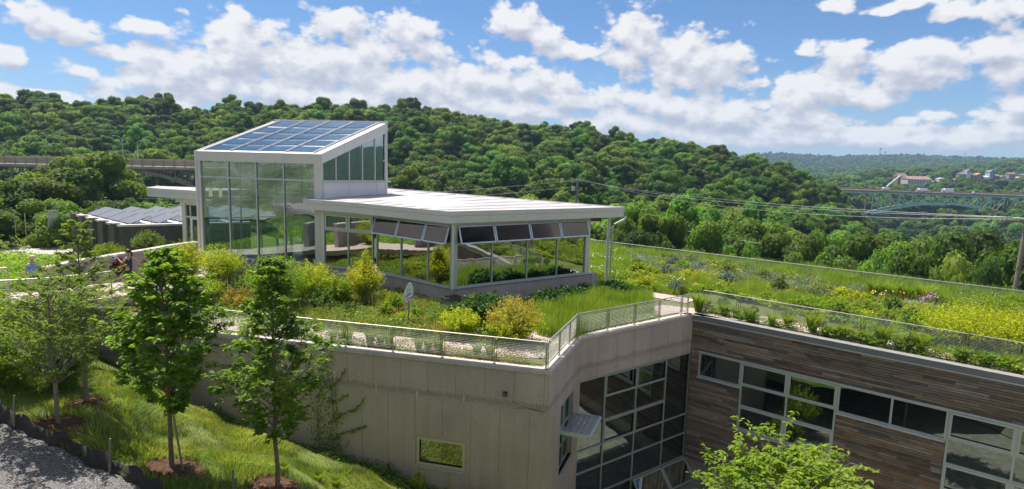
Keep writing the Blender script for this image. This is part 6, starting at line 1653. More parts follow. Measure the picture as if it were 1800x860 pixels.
def cover(name, label, poly, density, h, L, W, mat, seed, base=0.0, zf=None, up=.9, mound=1.2, avoid=None, thr=None):
    r_ = np.random.default_rng(seed); X, Y = rand_in(poly, int(bbarea(poly) * density), r_)
    if thr is not None:
        k = nz(X, Y, .9, seed) * .6 + nz(X, Y, 2.7, seed + 2) * .4 > thr; X, Y = X[k], Y[k]
    mo = .45 + .75 * nz(X, Y, mound, seed * 1.3) * (.6 + .4 * nz(X, Y, mound * 3.1, seed))
    z = (gh(X, Y) if zf is None else zf(X, Y)) + base + h * mo * r_.random(len(X)) ** .55
    P = np.stack([X, Y, z], 1); N_ = np.array([0, 0, up]) + r_.normal(size=P.shape) * .55
    V, F = leaves(P, N_, L, W, r_)
    return tag(mk(name, np_mesh(name, V, F, mat), kind='stuff'), label, 'ground cover')
def gblades(name, label, poly, density, h, W, mat, seed, lean=.25, zf=None, thr=None):
    r_ = np.random.default_rng(seed); X, Y = rand_in(poly, int(bbarea(poly) * density), r_)
    if thr is not None: k = nz(X, Y, 1.1, seed) > thr; X, Y = X[k], Y[k]
    z = gh(X, Y) if zf is None else zf(X, Y); P = np.stack([X, Y, z], 1)
    hh = h * (.65 + .5 * nz(X, Y, 1.7, seed))
    me = blades(name, None, None, P, hh, W, mat, lean, seed + 50)
    return tag(mk(name, me, kind='stuff'), label, 'grass')
xy = lambda *pp: [(at(a, b, 0).x, at(a, b, 0).y) for a, b in pp]
EG = offset(EDGE, 2.45); EGs = [(p.x, p.y) for p in EG]
edge_in = lambda a, b, d: [((offset(EDGE, d)[i]).x, (offset(EDGE, d)[i]).y) for i in range(a, b)]
# west bed, between path and pavilion
o1 = offset(EDGE, 2.5); bedW = [(-16.3, o1[0].y - 1.5), (o1[1].x, o1[1].y), (o1[2].x - .4, o1[2].y), (-1.2, 33.0), (-3.4, 32.3), (-8.6, 36.7), (-12.3, 38.2), (-15.5, 37.5), (-16, 32)]
cover('west_bed_plants', 'mixed low green plants in the bed before the pavilion', bedW, 190, .50, .13, .07, M['lf_mid'], 31, mound=1.0)
cover('west_bed_herbs', 'rusty orange and yellow flowering herbs in the bed before the pavilion', bedW, 90, .62, .09, .045, M['lf_olive'], 32, thr=.5)
gblades('west_bed_grass', 'thin upright grasses in the bed before the pavilion', bedW, 90, .60, .022, M['lf_gr'], 33, .3, thr=.42)
gblades('west_bed_seedheads', 'brownish seed stems standing over the west bed', bedW, 30, .85, .018, M['lf_straw'], 34, .2, thr=.48)
slope = [(-21.0, 26.9), (-17.5, 27.0), (-15.6, 29.0), (-15.4, 37), (-18, 40), (-19.4, 36), (-19.0, 33), (-19.6, 29)]
cover('slope_plants', 'leafy yellow green plants on the rise by the walkway', [(-16.2, 27.9), (-10, 27.4), (-10, 37), (-15, 38.5), (-15.6, 33)], 130, .55, .14, .08, M['lf_lime'], 35, thr=.45)
# verge between near railing and path, all round
def verge(i, s0, s1, d0, d1):
    a = offset(EDGE, d0); b = offset(EDGE, d1); L0 = lambda P_, i_, t: P_[i_] + (P_[i_ + 1] - P_[i_]) * t
    pts = [L0(a, i, s0), L0(a, i, s1), L0(b, i, s1), L0(b, i, s0)]; return [(p.x, p.y) for p in pts]
cover('verge_plants', 'low green plants between the west railing and the path', verge(0, .40, .985, .42, 1.05), 320, .42, .10, .05, M['lf_mid'], 41)
cover('verge_sedum', 'yellow orange stonecrop at the corner of the railing', verge(0, .80, .985, .42, 1.5), 260, .16, .07, .05, M['lf_olive'], 42)
cover('verge_plants_corner', 'low plants inside the corner railing', verge(1, .1, .95, .42, 1.2), 160, .25, .10, .05, M['lf_mid'], 43)
cover('verge_plants_court', 'green verge plants above the glazed courtyard wall', verge(2, .02, .72, .42, 1.1), 200, .35, .12, .06, M['lf_lime'], 44)
cover('verge_plants_long', 'green verge plants behind the long railing above the timber wall', verge(3, .02, 1, .50, 1.12), 330, .48, .11, .06, M['lf_mid'], 45)
cover('lawn_end', 'bright low green cover at the right end of the long railing', verge(3, .40, 1, .6, 3.4), 170, .20, .10, .06, M['lf_lime'], 46)
# dark leafy mass along the pavilion front, tall soft grasses
bedR = xy((905, 575), (965, 590), (1050, 558), (1112, 540), (1130, 524), (1088, 512), (1000, 522), (940, 545))
gblades('soft_grass_bed', 'bright green fine upright grasses in front of the right pavilion side', xy((945, 590), (1000, 600), (1060, 575), (1150, 552), (1145, 530), (1090, 522), (1000, 540), (935, 560)), 520, .95, .020, M['lf_gr'], 51, .22)
gblades('soft_grass_bed_back', 'fine grasses by the side path near the tilted sign', xy((1080, 505), (1140, 512), (1190, 520), (1230, 508), (1200, 498), (1120, 490), (1075, 488)), 300, .55, .020, M['lf_gr'], 52, .25)
# right garden
cover('roof_garden_green', 'fresh green perennial plants across the middle of the roof garden', xy((1090, 520), (1160, 512), (1245, 515), (1380, 548), (1560, 590), (1800, 660), (1900, 690), (2050, 660), (1800, 560), (1500, 500), (1300, 470), (1150, 452), (1070, 448), (1060, 490)), 140, .42, .19, .10, M['lf_lime'], 61, mound=.8)
cover('roof_garden_deep', 'deeper green clumps scattered through the roof garden', xy((1150, 505), (1245, 512), (1380, 545), (1560, 585), (1800, 640), (1800, 585), (1500, 520), (1300, 490), (1150, 475)), 110, .6, .14, .07, M['lf_mid'], 62, thr=.55)
gblades('roof_garden_tall', 'tall bright grasses through the middle of the roof garden', xy((1160, 500), (1245, 512), (1380, 545), (1440, 550), (1400, 515), (1300, 500), (1200, 488)), 240, .75, .024, M['lf_gr'], 63, .25)
cover('sage_band', 'grey green sage like band running through the roof garden', xy((1092, 470), (1180, 484), (1300, 502), (1420, 528), (1500, 542), (1520, 522), (1420, 500), (1300, 476), (1180, 459), (1100, 450)), 260, .85, .13, .05, M['lf_sage'], 64, mound=1.4)
cover('lime_patch', 'low lime green patch in front of the sage band', xy((1100, 488), (1150, 496), (1215, 506), (1230, 496), (1160, 482), (1105, 475)), 260, .35, .16, .12, M['lf_chart'], 65)
far_poly = xy((1040, 462), (1100, 458), (1200, 466), (1300, 482), (1420, 505), (1520, 522), (1620, 540), (1700, 552), (1800, 575), (1900, 590), (1900, 555), (1800, 533), (1600, 505), (1400, 480), (1250, 461), (1100, 446), (1040, 441))
gblades('far_rail_grass', 'tall green prairie grass along the far railing', far_poly, 150, 1.0, .032, M['lf_gr'], 66, .22)
cover('far_rail_plants', 'leafy undergrowth along the far railing', far_poly, 90, .6, .15, .08, M['lf_lime'], 67)
cover('left_end_meadow', 'sunny flowering meadow beyond the canopy post', xy((1030, 500), (1085, 500), (1110, 470), (1090, 445), (1035, 440)), 130, .85, .15, .07, M['lf_lime'], 68)
gblades('left_end_grass', 'tall grass beyond the canopy post', xy((1030, 500), (1085, 500), (1110, 470), (1090, 445), (1035, 440)), 130, 1.05, .03, M['lf_gr'], 69, .25)
cover('gravelly_patch', 'pale dry plants around the gravel strip by the far grasses', xy((1490, 540), (1600, 562), (1640, 560), (1600, 542), (1500, 525)), 120, .2, .12, .06, M['lf_olive'], 70)
# upper garden behind the low wall
cover('upper_garden_plants', 'wild yellow green plants behind the low wall', [(-40, 31), (-24.5, 29.8), (-20.7, 27.2), (-19.9, 33), (-20.5, 41), (-24, 47), (-31.5, 49.0), (-42, 50), (-55, 48)], 120, .9, .20, .11, M['lf_lime'], 71, zf=UG, mound=.6)
cover('upper_garden_plants_deep', 'darker weeds behind the low wall', [(-40, 31), (-24.5, 29.8), (-20.7, 27.2), (-19.9, 33), (-20.5, 38), (-27, 44), (-32, 48.5), (-42, 50), (-55, 48)], 40, 1.1, .18, .10, M['lf_mid'], 72, zf=UG, thr=.5)
cover('under_track_scrub', 'scrub growing beyond the gravel track at the foot of the trees', [(-75, 50), (-44, 52), (-42, 60), (-30, 72), (-70, 76)], 26, 1.6, .34, .2, M['lf_mid'], 73, zf=lambda x, y: UG(x, y), thr=.42)

# flowers
def flowers(name, label, spots, r, hgt, mat, n, seed, spread=.5, size=.055):
    r_ = np.random.default_rng(seed); C = []
    for px, py, z in spots:
        p = at(px, py, z); C.append(np.stack([p.x + r_.normal(0, spread, n), p.y + r_.normal(0, spread, n), z + r_.uniform(-.12, .12, n)], 1))
    C = np.concatenate(C); V, F = leaves(C, np.array([0, -.5, .9]) + r_.normal(size=C.shape) * .3, size * 1.5, size * 1.3, r_, .05)
    return tag(mk(name, np_mesh(name, V, F, mat), kind='stuff'), label, 'flowers')
flowers('yellow_flowers', 'yellow daisy flowers scattered in the meadow beyond the canopy post', [(1068, 434, 1.0), (1080, 440, 1.0), (1088, 437, 1.0), (1073, 443, .9), (1183, 452, .9), (1256, 463, .9), (1535, 513, .9), (1541, 515, .9), (1575, 514, .9)], .5, 1, M['fl_yel'], 5, 1, .22, .07)
flowers('orange_flowers', 'few yellow blooms in the west bed', [(630, 552, .6), (560, 570, .5), (700, 560, .5), (740, 575, .4)], .5, 1, M['fl_yel'], 4, 2, .25, .05)
flowers('white_flowers', 'white umbel flowers in the meadow beyond the canopy post', [(1042, 467, .9), (1052, 470, .9), (1040, 446, .9), (1060, 450, .9), (1090, 455, .8), (1182, 490, .5), (1075, 476, .7), (1150, 476, .5)], .5, 1, M['fl_whi'], 12, 3, .32, .06)
flowers('purple_flowers', 'mauve flower cluster left of the yellow green shrubs', [(1627, 523, 1.1), (1634, 520, 1.1), (1640, 519, 1.1), (1622, 527, 1.0)], .5, 1, M['fl_pur'], 16, 4, .14, .055)
flowers('mauve_flowers', 'mauve flowers sprinkled over the yellow green shrubs at the right', [(1690, 521, 1.25), (1720, 526, 1.3), (1740, 518, 1.3), (1760, 530, 1.3), (1785, 535, 1.3), (1778, 545, 1.3)], .5, 1, M['fl_pur'], 9, 5, .3, .055)
flowers('lavender_spikes', 'blue grey flower spikes beside the mauve cluster', [(1598, 530, .7), (1610, 532, .7), (1650, 535, .8), (1700, 545, .9)], .5, 1, M['lf_sage'], 40, 6, .3, .05)
flowers('pink_flowers', 'pink roses behind the entrance glass', [(352, 400, 2.0)], .5, 1, M['fl_pink'], 40, 7, .5, .10)

# ------------------------------------------------------------------ shrubs and clumps (each one a thing)
def bush_mesh(seed, r, h, stems, per, L, W, mat, arch=.5, sp=.10, tall=.35):
    rng = np.random.default_rng(seed); parts = []; P = []; N_ = []; T_ = []
    for i in range(stems):
        a = rng.uniform(0, 6.283); q = math.sqrt(rng.random()); rr = r * q; hh = h * (1 - tall * q * q) * rng.uniform(.62, 1.0)
        t = np.linspace(.22, 1, per) + rng.normal(0, .02, per)
        x = np.cos(a) * rr * t ** (1 + arch); y = np.sin(a) * rr * t ** (1 + arch); z = hh * t
        c = np.stack([x, y, z], 1) + rng.normal(0, sp * r, (per, 3)) * (1.1 - .75 * t[:, None])
        P.append(c); d = rng.normal(size=(per, 3)) * .7 + np.array([math.cos(a) * .3, math.sin(a) * .3, .85]); N_.append(d)
    P = np.concatenate(P); N_ = np.concatenate(N_)
    return np_mesh('foliage', *leaves(P, N_, L, W, rng), mat)
def stems_mesh(seed, r, h, n, mat, rad_=.012):
    g = random.Random(seed); mb = MB()
    for i in range(n):
        a = i * 2.4; q = g.random(); mb.tube([(0, 0, 0), (math.cos(a) * r * q * .35, math.sin(a) * r * q * .35, h * .45), (math.cos(a) * r * q * .8, math.sin(a) * r * q * .8, h * .85)], [rad_, rad_ * .8, rad_ * .4], 4, False)
    return mb.mesh('stems', mat)
def build_bush(seed, r, h, kind, dense=1.0):
    mat = M[kind]; L, W = {'lf_chart': (.105, .062), 'lf_lime': (.11, .06), 'lf_mid': (.12, .065), 'lf_dark': (.17, .13), 'lf_olive': (.09, .05), 'lf_red': (.09, .06), 'lf_sage': (.1, .04)}[kind]
    n = int(60 * dense * (r * h) ** .6 * 1.7); per = 34
    return bush_mesh(seed, r, h, n, per, L, W, mat), stems_mesh(seed, r, h, 9, M['bark2'])
def bush(px, py, z, ytop, hw, kind, label, seed, name='shrub', dense=1.0, group=None):
    p = at(px, py, z); d = p.y; r = hw * 1.22 / FPX * d; lo, hi = z, z + 6
    for _ in range(40):
        m_ = (lo + hi) / 2
        if proj(p.x, p.y, m_)[1] > ytop: lo = m_
        else: hi = m_
    h = m_ - z; t = thing(name, label, 'shrub', (p.x, p.y, z - .03), group)
    f, s = build_bush(seed, r, h, kind, dense); mk('stems', s, t); mk('foliage', f, t)
    return t
bush(330, 492, 1.25, 418, 32, 'lf_chart', 'chartreuse shrub left of the tower, leftmost of the bright yellow row', 1, dense=1.2)
bush(388, 502, 1.0, 426, 38, 'lf_chart', 'chartreuse shrub in front of the tower glass, second of the bright yellow row', 2, dense=1.2)
bush(300, 520, 1.2, 470, 30, 'lf_lime', 'low lime shrub below the leftmost chartreuse shrub', 3)
bush(430, 520, .6, 478, 30, 'lf_mid', 'small green shrub under the tower sill', 4)
bush(487, 545, .2, 438, 50, 'lf_lime', 'large arching green shrub in front of the tower right half', 5, dense=1.5)
bush(598, 535, .1, 478, 26, 'lf_lime', 'rounded lime shrub left of the slender chartreuse shrub', 16, dense=1.3); bush(560, 548, 0, 500, 24, 'lf_mid', 'low green shrub under the rounded lime shrub', 17); bush(355, 530, .6, 480, 34, 'lf_lime', 'leafy lime shrub in front of the two bright yellow ones', 18, dense=1.2); bush(420, 545, .2, 500, 28, 'lf_olive', 'rusty yellow herb clump below the tower', 19)
bush(545, 528, .3, 454, 42, 'lf_chart', 'chartreuse shrub right of the large arching shrub', 6, dense=1.2)
bush(641, 530, .1, 450, 30, 'lf_chart', 'slender upright chartreuse shrub before the kinked facade', 7, dense=1.2); bush(643, 528, .1, 430, 9, 'lf_chart', 'thin topmost sprig standing inside the slender chartreuse shrub', 8, name='young_shrub')
bush(694, 552, 0, 512, 15, 'lf_lime', 'small ferny shrub left of the mint leaf sign', 9); bush(678, 560, 0, 528, 14, 'lf_lime', 'tiny ferny shrub two steps left of the mint leaf sign', 10)
bush(808, 592, 0, 535, 32, 'lf_chart', 'rounded bright yellow green shrub at the front corner of the pavilion', 11, dense=1.3)
bush(905, 600, 0, 513, 45, 'lf_olive', 'yellow shrub with reddish tips before the right pavilion side', 12, dense=1.7); bush(903, 602, 0, 540, 48, 'lf_chart', 'wide yellow green shrub at the foot of the reddish tipped one', 13, dense=1.4)
bush(850, 572, 0, 512, 44, 'lf_dark', 'broad dark leafy shrub over the corner planters', 14, dense=1.0); bush(815, 560, 0, 528, 26, 'lf_dark', 'smaller dark leafy shrub at the pavilion corner', 15)
for i, (px, py, yt, hw, lb) in enumerate([(962, 545, 503, 26, 'leftmost dark broad leaved shrub of the row along the pavilion wall'), (1000, 536, 500, 28, 'second dark broad leaved shrub along the pavilion wall'), (1040, 529, 497, 28, 'third dark broad leaved shrub, below the hose planters'), (1080, 522, 490, 26, 'rightmost dark broad leaved shrub, below the canopy post')]):
    bush(px, py, 0, yt, hw, 'lf_dark', lb, 20 + i, dense=1.1)
bush(206, 483, 1.97, 450, 17, 'lf_red', 'dark red barberry bush beside the woman', 30, dense=1.6); bush(167, 488, 1.97, 464, 15, 'lf_red', 'smaller dark red bush left of the barberry', 31, dense=1.2); bush(256, 480, 1.97, 456, 10, 'lf_red', 'narrow red bush right of the woman', 32)
for i, (px, py, z, yt, hw, kd, lb) in enumerate([(150, 545, 1.4, 500, 40, 'lf_lime', 'leafy lime shrub below the red bushes'), (215, 545, 1.2, 503, 30, 'lf_lime', 'leafy lime shrub below the woman'), (262, 545, 1.0, 500, 30, 'lf_mid', 'green shrub between the woman and the tall magnolia like tree'), (105, 560, 1.4, 520, 36, 'lf_mid', 'green shrub under the low wall light')]):
    bush(px, py, z, yt, hw, kd, lb, 40 + i)
bush(262, 452, -.4, 402, 24, 'lf_mid', 'feathery grey green shrub against the brown outbuilding wall', 50, dense=1.6); bush(293, 452, -.3, 418, 18, 'lf_mid', 'second feathery shrub right of the outbuilding shrub', 51, dense=1.4); bush(190, 458, -.3, 424, 26, 'lf_lime', 'light green shrub at the left corner of the outbuilding', 52)
bush(1700, 612, 0, 528, 75, 'lf_chart', 'big billowing yellow green shrub at the right of the roof garden', 60, dense=1.3); bush(1780, 625, 0, 540, 70, 'lf_chart', 'big yellow green shrub touching the right picture edge', 61, dense=1.3); bush(1640, 590, 0, 545, 50, 'lf_lime', 'green shrub left of the big yellow green ones', 62); bush(1750, 590, 0, 510, 60, 'lf_lime', 'pale green shrub rising behind the big yellow green ones', 63)
bush(1475, 560, 0, 520, 30, 'lf_lime', 'bushy green perennial in front of the sage band', 64); bush(1425, 548, 0, 515, 28, 'lf_lime', 'bushy green perennial left of the other in front of the sage band', 65)
bush(1655, 482, 0, 452, 1, 'lf_lime', 'x', 66) if False else None
cover('roof_garden_bright', 'bright lime leafy drifts across the roof garden', xy((1100, 505), (1245, 515), (1380, 548), (1560, 590), (1800, 660), (1900, 690), (2050, 660), (1800, 570), (1500, 512), (1300, 482), (1150, 462)), 120, .62, .17, .09, M['lf_chart'], 75, thr=.56, mound=1.1)
gblades('roof_garden_stems', 'pale flowering stems over the roof garden', xy((1100, 505), (1245, 515), (1380, 548), (1560, 590), (1800, 640), (1800, 570), (1500, 505), (1300, 470), (1110, 450)), 16, .95, .02, M['lf_straw'], 76, .2)
# loose perennial mounds in the beds
g = random.Random(31)
MOUND = [build_bush(700 + i, (.55, .45, .65, .5, .6, .45)[i], (.7, .8, .6, .85, .7, .6)[i], ('lf_lime', 'lf_mid', 'lf_lime', 'lf_sage', 'lf_chart', 'lf_olive')[i], 1.5) for i in range(6)]
MCOL = ('lime green', 'mid green', 'lime green', 'grey green', 'yellow green', 'rusty yellow')
def mound(x, y, k, s, where):
    if y > 0:
        t = thing('perennial_mound', 'small ' + MCOL[k] + ' leafy mound of the mixed planting ' + where, 'garden plant', (x, y, float(gh(x, y)) - .02), MCOL[k] + ' mounds ' + where, g.uniform(0, 6.28)); t.scale = (s, s, s * g.uniform(.8, 1.2)); mk('stems', MOUND[k][1], t); mk('foliage', MOUND[k][0], t)
bx = [p for p in xy((1090, 515), (1240, 515), (1560, 585), (1800, 650), (1800, 560), (1500, 500), (1300, 470), (1110, 455))]
n_ = 0; spots_ = []
while n_ < 95:
    x, y = g.uniform(min(p[0] for p in bx), max(p[0] for p in bx)), g.uniform(min(p[1] for p in bx), max(p[1] for p in bx))
    if inpoly(np.array([x]), np.array([y]), bx)[0] and all((x - a) ** 2 + (y - b) ** 2 > 1.0 for a, b in spots_):
        spots_.append((x, y)); mound(x, y, g.choice((0, 0, 1, 1, 2, 2, 3, 4)), g.uniform(.7, 1.5), 'across the roof garden'); n_ += 1
n_ = 0
while n_ < 46:
    x, y = g.uniform(-14, 0), g.uniform(25.5, 37)
    if inpoly(np.array([x]), np.array([y]), bedW)[0] and all((x - a) ** 2 + (y - b) ** 2 > .5 for a, b in spots_):
        spots_.append((x, y)); mound(x, y, g.choice((0, 1, 1, 1, 5, 5, 4, 2)), g.uniform(.55, 1.0), 'before the pavilion'); n_ += 1
n_ = 0
while n_ < 22:
    s_ = g.uniform(.03, .95); p = offset(EDGE, g.uniform(.75, 1.15)); q_ = p[3] + (p[4] - p[3]) * s_ * .9; mound(q_.x, q_.y, g.choice((0, 0, 1, 2)), g.uniform(.5, .85), 'between the path and the long railing'); n_ += 1
n_ = 0
while n_ < 16:
    s_ = g.uniform(.05, .98); p = offset(EDGE, g.uniform(2.2, 3.0))
    q_ = p[3] + (p[4] - p[3]) * s_ * .95; mound(q_.x, q_.y, g.choice((0, 1, 4)), g.uniform(.6, 1.0), 'along the path behind the long railing'); n_ += 1
# ornamental grass clumps
def clump_mesh(seed, r, h, n, W=.022):
    rng = np.random.default_rng(seed); a = rng.uniform(0, 6.283, n); q = np.sqrt(rng.random(n)) * r * .35
    P = np.stack([np.cos(a) * q, np.sin(a) * q, a * 0], 1); fl = np.stack([np.cos(a), np.sin(a)], 1) * (q / (r * .35) * r / h * .8 + .05)[:, None]
    return blades('grass_blades', None, None, P, h * rng.uniform(.8, 1.05, n), W, M['lf_gr'], .12, seed, fl)
CL = [clump_mesh(500 + i, .42, 1.0, 420) for i in range(4)]
def clump(x, y, s, label, group, rz=0, k=0, z=0.0):
    t = thing('grass_clump', label, 'ornamental grass', (x, y, z), group, rz); t.scale = (s, s, s); mk('blades', CL[k % 4], t)
g = random.Random(8)
for i, px in enumerate((1537, 1562, 1590, 1622)):
    p = at(px, 527 + i * 3.0, 0); clump(p.x, p.y, 1.45, ('first', 'second', 'third', 'fourth')[i] + ' from the left of the four big grass clumps before the far railing', 'four big grass clumps before the far railing', g.random() * 6, i)
e3 = offset(EDGE, .80); u3 = (e3[4] - e3[3]).normalized()
for k in range(15):
    s = .9 + k * .95 + g.uniform(-.4, .4); p = e3[3] + u3 * s + Vector((-u3.y, u3.x, 0)) * g.uniform(-.15, .35); clump(p.x, p.y, g.uniform(.55, 1.2) * (1.25 if k in (6, 7) else 1), 'green grass clump, %s from the corner post behind the long railing' % ORD[k], 'grass clumps behind the long railing', g.random() * 6, k)
u0 = (e3[1] - e3[0]).normalized()
for k, px in enumerate((585, 600, 612, 650, 668, 683, 735, 752, 770, 838, 860)):
    s = s_from_px(FWEST, -.8, 0, px); p = FWEST.p(s, -.85, 0); clump(p.x, p.y, g.uniform(.6, .75), 'green grass clump behind the west railing, %s counting right' % ORD[k], 'grass clumps behind the west railing', g.random() * 6, k)
for k in range(12):
    s = .06 + k * .085; p = FFAR.p(FFAR.len * s, .9 + g.uniform(-.2, .2), 0)
    if FFAR.n.y > 0: p = FFAR.p(FFAR.len * s, -.9, 0)
    clump(p.x, p.y, g.uniform(1.0, 1.3), 'tall grass clump of the row along the far railing, %s from the pavilion' % ORD[k], 'tall grass clumps along the far railing', g.random() * 6, k)
for k, (px, py, s) in enumerate(((500, 835, .75), (345, 805, .4), (560, 852, .9), (590, 860, .8), (610, 840, .5))):
    p = on_bank(px, py); clump(p.x, p.y, s * .6, ('pale fine grass tuft on the bank, ' + ('just right of the leaning tree stake', 'beside the mulch ring of the staked tree', 'large one right of the ivy side tree', 'nearest the picture edge', 'small one further up')[k]), None, k, k, p.z)

# ------------------------------------------------------------------ young trees on the bank
def young_tree(name, label, base, H, cb, rmax, prof, L, W, nl, tw, lpt, mat, bark, seed, r0=.055, fork=False, droop=.0, lean=(0, 0), upl=.5):
    rng = np.random.default_rng(seed); g = random.Random(seed); t = thing(name, label, 'tree', tuple(base)); mb = MB()
    ctr_ = lambda z: np.array([lean[0] * z / H, lean[1] * z / H, z])
    tp = [tuple(ctr_(0) - np.array([0, 0, .3]))] + [tuple(ctr_(H * k) + np.array([g.uniform(-.03, .03), g.uniform(-.03, .03), 0])) for k in (.1, .25, .45, .65, .82, .97)]
    mb.tube(tp, [r0 * 1.35, r0 * 1.05, r0, r0 * .8, r0 * .5, r0 * .3, r0 * .12], 9)
    if fork:
        for k in range(5):
            a = k * 1.257 + .3; mb.tube([ctr_(cb * .92), ctr_(cb * 1.25) + np.array([math.cos(a) * .22, math.sin(a) * .22, 0]), ctr_(H * .7) + np.array([math.cos(a) * rmax * .6, math.sin(a) * rmax * .6, 0])], [r0 * .6, r0 * .45, r0 * .15], 6)
    P, N_, T_ = [], [], []
    for i in range(nl):
        f = (i + g.random()) / nl; z0 = cb + (H - cb) * f * .96; R = rmax * float(np.interp(f, *prof)) * g.uniform(.75, 1.12); a = i * 2.399 + g.uniform(-.4, .4)
        root = ctr_(max(cb * .9, z0 - R * .35)); up_ = R * upl * g.uniform(.5, 1.2); tip = ctr_(z0) + np.array([math.cos(a) * R, math.sin(a) * R, up_ - droop * R])
        mid = (root + tip) / 2 + np.array([0, 0, R * .10]); mb.tube([root, mid, tip], [r0 * .28, r0 * .18, r0 * .06], 4, False)
        for k in range(max(2, int(tw * (.4 + .6 * R / rmax)))):
            u = g.uniform(.30, 1.0); q = root + (tip - root) * u + np.array([0, 0, R * .10 * 4 * u * (1 - u)]); b = a + g.uniform(-1.3, 1.3); l = R * g.uniform(.18, .42)
            e = q + np.array([math.cos(b) * l, math.sin(b) * l, l * g.uniform(-.6, 1.2)]); mb.tube([q, e], [r0 * .08, r0 * .03], 3, False)
            c = e + rng.normal(0, .02, (lpt, 3)); ph = rng.uniform(0, 6.283, lpt); s_ = rng.uniform(0, 1, lpt)
            c = q + (e - q) * (.35 + .75 * s_)[:, None]; dd = np.stack([np.cos(ph), np.sin(ph), rng.uniform(-.55, .35, lpt) - droop], 1); dd /= np.linalg.norm(dd, axis=1, keepdims=True)
            P.append(c + dd * L * .55); T_.append(dd); N_.append(np.stack([rng.normal(0, .35, lpt), rng.normal(0, .35, lpt), np.ones(lpt)], 1))
    P = np.concatenate(P); N_ = np.concatenate(N_); T_ = np.concatenate(T_)
    mb.build('trunk', bark) and None
    tr_ = COL.objects[-1]; tr_.parent = t
    V, F = leaves(P, N_, L, W, rng, .2, T_, .3); mk('crown', np_mesh('crown', V, F, mat), t)
    return t
oval = ([0, .12, .35, .6, .85, 1], [.45, .85, 1, .8, .42, .12]); cone = ([0, .1, .25, .5, .75, 1], [.5, .95, 1, .68, .42, .12]); tall = ([0, .15, .3, .45, .6, .8, 1], [.5, .95, 1, .7, .35, .28, .15])
tC = young_tree('young_tree', 'young broad leaved tree with a leaning support stake, left of centre on the bank', (-9.91, 16.91, -1.3), 6.75, 1.75, 1.22, oval, .185, .098, 64, 10, 15, M['lf_near1'], M['bark'], 1, .062, upl=.85)
tD = young_tree('young_tree', 'widest young dense tree with glossy leaves near the vine on the wall', (-6.89, 17.11, -2.0), 7.25, 1.55, 1.52, cone, .16, .078, 70, 11, 16, M['lf_near1'], M['bark'], 2, .06, upl=.8)
tA = young_tree('young_tree', 'small leaved young tree forking low, leftmost with a mulch ring', (-13.65, 17.49, -.3), 4.6, 1.45, 1.75, ([0, .2, .5, .8, 1], [.6, 1, .95, .6, .2]), .09, .045, 60, 14, 18, M['lf_near2'], M['bark2'], 3, .06, True)
tB = young_tree('young_tree', 'tall slim tree behind the forked one, tied with a green strap', (-14.23, 19.6, -.5), 6.35, 2.1, 1.75, tall, .12, .048, 66, 10, 15, M['lf_near2'], M['bark2'], 4, .055)
tF = young_tree('young_tree', 'small leaved tree cut by the left picture edge in front of the man', (-17.6, 18.2, .3), 4.6, .8, 1.7, ([0, .2, .5, .8, 1], [.7, 1, .95, .6, .3]), .09, .05, 50, 12, 18, M['lf_near2'], M['bark2'], 5, .06, True)
def stake(t, base, dx, dy, h, lab='support_stake', strap=None):
    o_ = Vector(base); MB().bar(o_ + Vector((dx, dy, -.1)), o_ + Vector((dx * .25, dy * .25, h)), .04, .04).build(lab, M['timber'], t)
    if strap: MB().tube([o_ + Vector((.07 * math.cos(a), .07 * math.sin(a), strap)) for a in (0, 1.2, 2.4, 3.6, 4.8, 6.1)], .022, 5).build('green_strap', M['hose'], t)
stake(tC, (-9.91, 16.91, -1.3), .35, -.05, 2.0); stake(tB, (-14.23, 19.6, -.5), -.12, -.05, 1.9, strap=1.55)
for (cx, cy), r in MUL:
    n = 26; r_ = random.Random(cx); V = [(cx, cy, float(bank(cx, cy)[0]) + .10)]
    for ring, (f, dz) in enumerate(((.55, .085), (1.0, .01))):
        for k in range(n):
            a = 2 * math.pi * k / n; q = r * f * (r_.uniform(.88, 1.1)); x, y = cx + math.cos(a) * q * 1.15, cy + math.sin(a) * q; V.append((x, y, float(bank(x, y)[0]) + dz))
    F = [(0, 1 + k, 1 + (k + 1) % n) for k in range(n)] + [(1 + k, 1 + n + k, 1 + n + (k + 1) % n, 1 + (k + 1) % n) for k in range(n)]
    mb = MB(); mb.add(V, F); o = mb.build('mulch_ring', M['mulch'], kind='structure')
# chips in the rings
C = []
for (cx, cy), r in MUL:
    n = 520; a = rng.uniform(0, 6.28, n); q = np.sqrt(rng.random(n)) * r * 1.05; C.append(np.stack([cx + np.cos(a) * q * 1.1, cy + np.sin(a) * q, a], 1))
C = np.concatenate(C); C[:, 2] = bank(C[:, 0], C[:, 1]) + .09 * rng.random(len(C)) + .03
V, F = leaves(C, np.array([0, 0, 1.]) + rng.normal(size=C.shape) * .4, .10, .028, rng)
tag(mk('bark_chips', np_mesh('bark_chips', V, F, M['mulch']), kind='stuff'), 'brown bark chips around the tree trunks', 'mulch')
